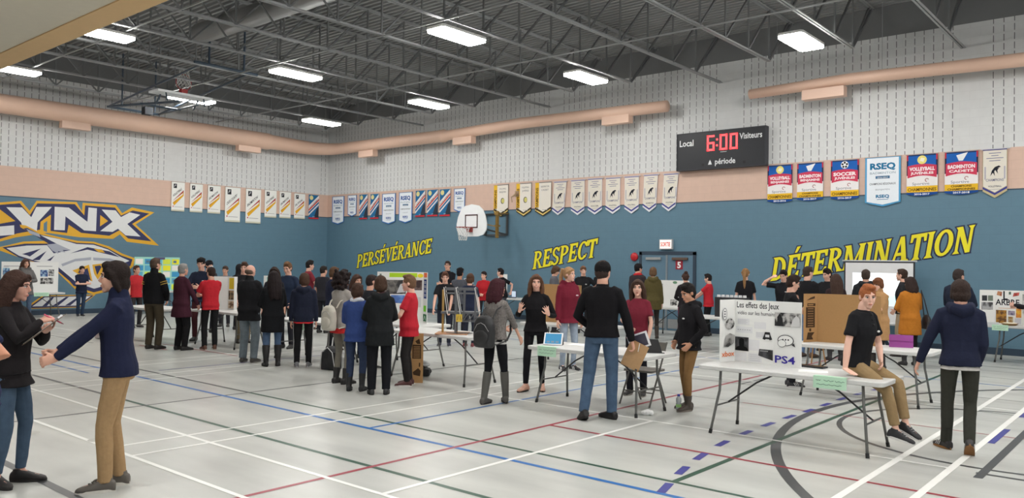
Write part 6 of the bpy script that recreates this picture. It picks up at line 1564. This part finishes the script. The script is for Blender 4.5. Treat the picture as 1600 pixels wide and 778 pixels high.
P('h575', 'boy with dark hair facing the bridge poster behind the puffer coat woman', 16.40, -11.30, 1.57, -60, look=(0, 8), top=dict(k='t_shirt', c=(40, 40, 46), sl='short'), bottom=dict(c=(124, 110, 88)), shoes=dict(c=(60, 60, 60), sole=(180, 180, 180)), hair=('short', (48, 40, 40)))
# along the walls
P('graycoat', 'woman in grey coat with fur hood before the white boards at left wall', 2.45, -11.9, 1.72, -172, sex='f', fat=1.12, look=(14, 0), armL='hold', armR='hold', top=dict(k='coat', c=(104, 102, 102), hem=.74, infl=.03, fur=1), bottom=dict(k='jeans', c=(84, 100, 124), mat=denim((84, 100, 124))), shoes=dict(c=(60, 50, 46)), hair=('long', (84, 60, 50)))
P('boynavy', 'boy in navy polo with folded arms against the painted emblem', 1.25, -9.95, 1.52, -165, look=(10, 10), armL='cross', armR='cross', legs=((.06, .02, .085, 8, 0), (.0, .10, .085, 8, 0)), top=dict(k='polo_shirt', c=(36, 42, 62), sl='short', collar=1, hem=.80), bottom=dict(k='jeans', c=(48, 62, 84), mat=denim((48, 62, 84))), shoes=dict(c=(40, 40, 44), sole=(220, 220, 220)), hair=('short', (46, 36, 34)), skinc=PALE)
P('redhid', 'person in red shirt mostly hidden behind the navy sweater man', 6.05, -10.5, 1.60, -150, top=dict(k='polo_shirt', c=(184, 48, 54), sl='short', collar=1), bottom=dict(c=(50, 48, 50)), shoes=dict(c=(60, 56, 54)), hair=('short', BR))
P('tallglass', 'tall man with glasses in black shirt with arms folded by the far wall', 11.20, -4.25, 1.85, 172, fat=1.1, look=(-4, -6), glasses=True, armL='cross', armR='cross', top=dict(k='shirt', c=(30, 30, 34), hem=.84), bottom=dict(c=(40, 40, 46)), shoes=dict(c=(40, 38, 38)), hair=('short', (58, 46, 42)))
P('boyfront', 'boy in black polo leaning forward behind the bridge model', 14.62, -7.75, 1.60, 178, lean=10, look=(4, 8), armL=((.30, .12, .78), (-.3, .7, 0), (0, -.5, -.8), .3), armR=((.32, .26, .80), (-.3, .7, 0), (0, -.5, -.8), .3), top=dict(k='polo_shirt', c=(32, 32, 36), sl='short', collar=1), bottom=dict(c=(44, 48, 62)), shoes=dict(c=(40, 42, 60), sole=(200, 200, 200)), hair=('tuft', (92, 62, 50)), skinc=PALE)
P('tabletperson', 'person with black hair holding up a tablet beside the far tables', 13.54, -6.18, 1.67, -20, look=(-10, 0), armR=((.34, .18, 1.34), (-.2, .8, -.5), (-.5, -1, 0), .7), armL=((.34, .0, 1.30), (-.2, .8, -.5), (-.5, -1, 0), .7), top=dict(k='t_shirt', c=(78, 80, 88), sl='short'), bottom=dict(c=(40, 40, 46)), shoes=dict(c=(40, 40, 44)), hair=('curly_top', (26, 24, 26)), skinc=TAN)
P('navyback', 'boy in navy polo seen from behind at the bridge model table', 15.12, -7.50, 1.57, -20, look=(10, 8), armL=((.34, .12, .88), (-.3, .7, 0), (0, -.5, -.8), .3), top=dict(k='polo_shirt', c=(38, 44, 66), sl='short', collar=1), bottom=dict(c=(44, 48, 62)), shoes=dict(c=(120, 50, 56), sole=(210, 206, 206)), hair=('mop', (80, 58, 46)), skinc=PALE)
P('red755', 'boy in red jacket standing alone at the far blue wall', 11.84, -3.45, 1.57, 165, look=(-14, 6), armL='front', armR='front', top=dict(k='jacket', c=(176, 40, 48), hem=.84), bottom=dict(c=(50, 50, 56)), shoes=dict(c=(50, 50, 50)), hair=('short', (44, 34, 34)), skinc=PALE)
P('black788', 'boy in black polo with grey trousers leaning on the far wall table', 11.60, -2.35, 1.66, 62, lean=8, look=(10, 0), armL=((.18, .20, .86), (-.5, .5, 0), (0, -1, 0), .3), armR=((-.16, .22, 1.02), (-.6, 1, 0), (0, -1, 0), .4), top=dict(k='polo_shirt', c=(30, 30, 34), sl='short', collar=1), bottom=dict(c=(92, 94, 102)), shoes=dict(c=(70, 60, 64), sole=(200, 200, 200)), hair=('tuft', (30, 27, 28)), skinc=PALE)
P('greyj', 'boy in dark grey jacket looking down at the cardboard stand', 14.33, -3.45, 1.76, -100, look=(0, 24), top=dict(k='jacket', c=(92, 92, 98), hem=.84, infl=.022), bottom=dict(c=(50, 50, 56)), shoes=dict(c=(50, 50, 50)), hair=('mop', (84, 62, 48)))
P('bp910', 'boy in black polo with one hand on his hip beside the far table', 14.64, -2.61, 1.77, 175, look=(18, 12), armL='hip', top=dict(k='polo_shirt', c=(30, 30, 33), sl='short', collar=1, logo=(190, 190, 190)), bottom=dict(c=(38, 38, 42)), shoes=dict(c=(50, 50, 50)), hair=('short', (112, 80, 60)), skinc=PALE)
P('bp938', 'boy in black polo standing behind the small far table near the alarm bell', 13.83, -0.57, 1.76, 160, look=(14, 4), top=dict(k='polo_shirt', c=(30, 30, 33), sl='short', collar=1), bottom=dict(c=(38, 38, 42)), shoes=dict(c=(50, 50, 50)), hair=('tuft', (40, 33, 32)), skinc=PALE)
P('redscarf', 'person in black cap and red scarf with dark coat by the double door', 15.95, -2.00, 1.86, -35, look=(-20, 4), top=dict(k='coat', c=(52, 46, 50), hem=.70, infl=.03), bottom=dict(c=(34, 34, 38)), shoes=dict(c=(40, 38, 38)), hair=('short', BLK), cap=(38, 36, 38), scarf=(190, 50, 56))
P('olive', 'woman in long olive coat with hood seen from behind at the door', 16.72, -2.55, 1.77, 4, sex='f', fat=1.12, top=dict(k='coat', c=(84, 76, 46), hem=.70, infl=.032, hood=1, flare=1.04), bottom=dict(c=(48, 44, 42), skinny=1), shoes=dict(k='boot', c=(56, 48, 42), h=.22), hair=('mop', (104, 80, 60)), scarf=(150, 142, 118))
P('bun', 'woman with hair bun in black top and long burgundy skirt', 18.02, -3.3, 1.66, 10, sex='f', look=(0, 6), armL='front', armR='front', top=dict(k='top', c=(36, 32, 36), hem=.90), over=dict(k='skirt', c=(96, 36, 62), hem=.22, sl='none', infl=.004, flare=1.0), bottom=dict(c=(96, 36, 62)), shoes=dict(c=(48, 40, 40)), hair=('bun', (66, 48, 42)))
P('red1108', 'boy in red polo and black trousers by the wall right of the door', 17.33, -.75, 1.61, 76, look=(0, 8), fat=1.1, armL='reach', armR='reach', top=dict(k='polo_shirt', c=(186, 44, 54), sl='short', collar=1, hem=.82), bottom=dict(c=(30, 30, 33)), shoes=dict(c=(40, 40, 42)), hair=('tuft', (38, 32, 32)), skinc=PALE)
P('pony', 'girl with long blond ponytail in black polo seen from behind at the wall', 19.11, -2.47, 1.78, 4, sex='f', look=(-12, 0), top=dict(k='polo_shirt', c=(32, 32, 36), sl='short', collar=1, infl=.014), bottom=dict(c=(34, 34, 38)), shoes=dict(c=(40, 40, 42)), hair=('pony', (150, 114, 78)), skinc=PALE)
P('handhead', 'boy in black polo raising one hand to his forehead', 20.02, -2.5, 1.75, 165, look=(-8, 16), armR=((.12, .24, 1.56), (.0, 1, -.4), (-.5, -1, 0), .5, (0, -.8, .4)), top=dict(k='polo_shirt', c=(30, 30, 34), sl='short', collar=1, logo=(200, 200, 200)), bottom=dict(c=(34, 34, 38)), shoes=dict(c=(40, 40, 42)), hair=('tuft', (34, 28, 28)), skinc=PALE)
P('glassboy', 'boy with glasses in black polo looking down beside the video game poster', 22.30, -7.95, 1.69, -82, look=(4, 20), glasses=True, armL=((.38, .06, .98), (-.3, .6, -.5), (0, -.6, -.8), .3), armR=((.38, .10, .98), (-.3, .6, -.5), (0, -.6, -.8), .3), top=dict(k='polo_shirt', c=(30, 30, 33), sl='short', collar=1), bottom=dict(c=(36, 36, 40)), shoes=dict(c=(40, 40, 44), sole=(216, 214, 212), mark=(220, 220, 220)), hair=('tuft', (48, 36, 33)), skinc=PALE, vox=.0085)
P('back1262', 'boy in black polo and blue jeans seen from behind near the cardboard stand', 21.01, -3.75, 1.84, -28, look=(-25, 4), top=dict(k='polo_shirt', c=(30, 30, 33), sl='short', collar=1), bottom=dict(k='jeans', c=(104, 126, 160), mat=denim((104, 126, 160))), shoes=dict(c=(88, 66, 52)), hair=('short', (62, 50, 44)), skinc=PALE)
P('g1292', 'boy in black polo facing us above the cardboard stand', 20.85, -2.12, 1.80, 160, look=(-25, 14), top=dict(k='polo_shirt', c=(30, 30, 33), sl='short', collar=1), bottom=dict(c=(36, 36, 40)), shoes=dict(c=(40, 40, 42)), hair=('tuft', (38, 31, 31)), skinc=PALE)
P('longhair1305', 'girl with long brown hair behind the cardboard stand seen from behind', 21.62, -3.9, 1.70, 12, sex='f', look=(10, 4), top=dict(k='shirt', c=(52, 40, 42), hem=.84), bottom=dict(c=(36, 36, 40)), shoes=dict(k='boot', c=(44, 42, 44)), hair=('verylong', (66, 50, 44)))
P('balding', 'man with thinning hair in dark hooded jacket facing the projection screen', 21.93, -3.05, 1.80, 4, fat=1.15, top=dict(k='jacket', c=(38, 40, 44), hem=.76, infl=.026, hood=1), bottom=dict(c=(44, 44, 50)), shoes=dict(c=(40, 40, 40)), hair=('short', (70, 60, 54)))
P('tancoat', 'woman with short brown hair in a tan coat behind the seated boy', 22.64, -4.68, 1.65, 140, sex='f', fat=1.1, look=(0, 18), armL='cross', armR='cross', top=dict(k='coat', c=(178, 138, 96), hem=.56, infl=.028, high=1), bottom=dict(c=(40, 38, 40)), shoes=dict(k='boot', c=(44, 40, 40)), hair=('mop', (112, 72, 50)), skinc=PALE)
P('m1413', 'boy in black jacket and beige trousers in front of the projection screen', 22.37, -2.05, 1.82, 76, look=(0, 0), armL='pocket', top=dict(k='jacket', c=(38, 38, 42), hem=.84), bottom=dict(c=(168, 150, 126)), shoes=dict(c=(60, 54, 50)), hair=('short', (62, 48, 42)), skinc=PALE)
P('orange', 'woman in mustard orange coat with dark wavy hair, bag on her shoulder', 22.90, -3.60, 1.67, 22, sex='f', fat=1.08, look=(30, 0), armL='front', armR='front', top=dict(k='coat', c=(186, 118, 44), hem=.60, infl=.028, flare=1.06), bottom=dict(c=(36, 34, 38), skinny=1), shoes=dict(k='boot', c=(36, 34, 36), h=.2), hair=('bob', (52, 40, 38)))
P('navy1500', 'man in navy jacket behind the walking hoodie boy, facing the wall', 23.70, -3.55, 1.83, -20, look=(-20, 8), armL='front', armR='front', top=dict(k='jacket', c=(36, 42, 58), hem=.78, infl=.028), bottom=dict(c=(40, 42, 50)), shoes=dict(c=(40, 38, 38)), hair=('short', (56, 48, 46)))
P('rightedge', 'person in dark shirt at right edge reaching toward the tree poster', 24.75, -2.05, 1.65, 88, armL=((.40, .02, 1.22), (-.2, .7, -.6), (0, -1, 0), .4), armR=((.38, .10, 1.18), (-.3, .7, -.6), (0, -1, 0), .4), top=dict(k='jacket', c=(36, 34, 38), hem=.8), bottom=dict(c=(36, 34, 38)), shoes=dict(c=(40, 38, 38)), hair=('short', BR), skinc=PALE)

# ------------------------------------------------------------------ things worn or carried
def carried(name, label, cat, who, p, rel=0.0):
    q = PEOPLE[who]; w = q['w'](p)
    return thing(name, label, cat, w, q['ang'] + rel)
def backpack(who, label, c, w=.28, d=.13, h=.38, z=1.0, strap=None, trim=None):
    q = PEOPLE[who]; k = q['k']
    r = carried('backpack', label, 'backpack', who, (-.19 * k, 0, z * k))
    b = MB(); n = 20
    prof = [(-h / 2, .82, .75), (-h / 2 + .03, .97, .98), (0, 1, 1.05), (h * .25, .95, .95), (h * .42, .72, .75), (h * .5, .40, .45)]
    rings = []
    for zz, a, e in prof:
        rings.append([(-.065 + d * .5 * e * math.copysign(abs(math.cos(t)) ** .6, math.cos(t)), w * .5 * a * math.copysign(abs(math.sin(t)) ** .7, math.sin(t)), zz) for t in [2 * PI * j / n for j in range(n)]])
    b.rings(rings); m = mat(c, .5, 0, 'bag_leather', 30, .08)
    o = b.build('main_pouch', [m], r); remesh_obj(o, .008, 3, .003, 10)
    b = MB(); b.ell((-.065 - d * .48, 0, -h * .18), (.022, w * .38, h * .24)); o = b.build('front_pocket', [m], r, smooth=True)
    b = MB(); b.tube([(-.065 - d * .42, -w * .38, h * .02), (-.065 - d * .52, -w * .2, h * .22), (-.065 - d * .5, 0, h * .28), (-.065 - d * .52, w * .2, h * .22), (-.065 - d * .42, w * .38, h * .02)], .004, 6); b.build('zip', paint(trim or (150, 150, 150)), r)
    for s in (1, -1):
        b = MB(); b.tube([(.0, s * .085, h * .40), (.06, s * .10, h * .62 + .02), (.13, s * .115, h * .78), (.24, s * .125, h * .70), (.325, s * .13, h * .35), (.30, s * .15, -h * .05), (.17, s * .185, -h * .30), (.02, s * .12, -h * .42)], (.006, .016), 8, side=(0, 1, 0)); b.build('strap', [m], r)
    b = MB(); b.tube([(-.04, -.03, h * .48), (-.04, 0, h * .56), (-.04, .03, h * .48)], .006, 6); b.build('grab_loop', [m], r)
    return r
backpack('backpack', 'black leather backpack on the back of the woman with dark red hair', (38, 38, 40), .30, .15, .40, 1.02)
backpack('curly', 'pale grey backpack worn by the curly-haired woman in the blazer', (196, 190, 178), .26, .13, .36, 1.02)
hb = carried('shoulder_bag', 'black leather shoulder bag hanging beside the woman in the orange coat', 'bag', 'orange', (-.02, -.29, .82))
b = MB(); b.ell((0, 0, .0), (.17, .065, .15)); b.box((-.14, -.05, -.13), (.14, .05, .02)); o = b.build('pouch', [mat((38, 34, 38), .45, 0, 'bag_leather', 30, .08)], hb); remesh_obj(o, .012, 3)
b = MB(); b.tube([(-.10, 0, .10), (-.05, .06, .42), (0, .10, .60), (.05, .06, .42), (.10, 0, .10)], .010, 6); b.build('strap', [mat((38, 34, 38), .45, 0, 'bag_leather', 30, .08)], hb)
q = PEOPLE['woman_clip']; wl = q['wl']
cp = carried('clipboard', 'grey-brown clipboard held in the arm of the woman at the left edge', 'clipboard', 'woman_clip', (wl.x + .02, wl.y - .06, wl.z + .02), R(0))
M = Matrix.Rotation(R(-38), 4, 'Y') @ Matrix.Rotation(R(12), 4, 'X')
b = MB(); b.box((-.16, -.115, -.0), (.16, .115, .004), 0, M); b.build('backing', mat((120, 102, 86), .7, 0, 'hardboard', 30, .1), cp)
b = MB(); b.box((-.15, -.105, .004), (.13, .105, .007), 0, M); b.build('papers', paper((214, 210, 204)), cp)
b = MB(); b.box((.125, -.05, .004), (.155, .05, .018), 0, M); b.build('clip', metalm((180, 180, 182)), cp)
wr = q['wr']
pn = carried('marker', 'pink pen in the hand of the woman with the clipboard', 'pen', 'woman_clip', (wr.x + .06, wr.y + .04, wr.z + .0), 0)
b = MB(); b.tube([(-.05, -.02, .05), (.06, .03, -.02)], .006, 8); b.build('barrel', plastic((214, 80, 110)), pn); b = MB(); b.tube([(.06, .03, -.02), (.075, .037, -.03)], [.005, .002], 8); b.build('tip', plastic((120, 40, 60)), pn)
q = PEOPLE['capman']; wr = q['wr']
cp = carried('clipboard', 'brown clipboard hanging from the hand of the man in black sweater', 'clipboard', 'capman', (wr.x + .03, wr.y - .04, wr.z - .14), R(-8))
M = Matrix.Rotation(R(24), 4, 'X')
b = MB(); b.box((-.003, -.115, -.19), (.003, .115, .13), 0, M); b.build('backing', mat((176, 140, 100), .7, 0, 'hardboard', 30, .1), cp)
b = MB(); b.box((.003, -.105, -.18), (.006, .105, .11), 0, M); b.build('papers', paper((232, 230, 226)), cp)
b = MB(); b.box((-.007, -.10, -.185), (-.003, -.07, -.165), 0, M); b.build('clip', metalm((80, 80, 82)), cp)
b = MB(); b.tube([(-.012, -.03, .02), (-.012, -.05, .12)], .005, 8, 0); part_label(b.build('pencil', paint((230, 230, 226)), cp), 'white pencil under the clip')
tb = carried('tablet', 'white framed tablet held together with the brown clipboard', 'tablet', 'capman', (wr.x + .07, wr.y - .07, wr.z + .0), R(-8))
M = Matrix.Rotation(R(-20), 4, 'X')
b = MB(); b.box((-.004, -.125, -.09), (.004, .125, .09), 0, M); b.build('bezel', plastic((228, 228, 232), .3), tb)
b = MB(); b.box((-.0052, -.10, -.07), (-.004, .10, .07), 0, M); b.build('screen', plastic((66, 62, 76), .2), tb)
q = PEOPLE['tabletperson']; w_ = (q['wr'] + q['wl']) / 2
tb = carried('tablet', 'tablet with white frame held up by the person with black hair', 'tablet', 'tabletperson', (w_.x + .07, w_.y, w_.z + .06), 0)
b = MB(); b.box((-.004, -.12, -.09), (.004, .12, .09)); b.build('bezel', plastic((220, 220, 224), .3), tb); b = MB(); b.box((-.0052, -.10, -.075), (-.004, .10, .075)); b.build('screen', plastic((70, 76, 90), .2), tb)
q = PEOPLE['behind']; w_ = q['wr']
b = MB(); b.box((-.002, -.07, 0), (.002, .07, .14)); tag(b.build('paper_sheet', paper((226, 228, 230)), None, q['w']((w_.x + .07, w_.y, w_.z + .08)), q['ang'] + .5), 'small white paper held up by the person in dark cap', 'paper')
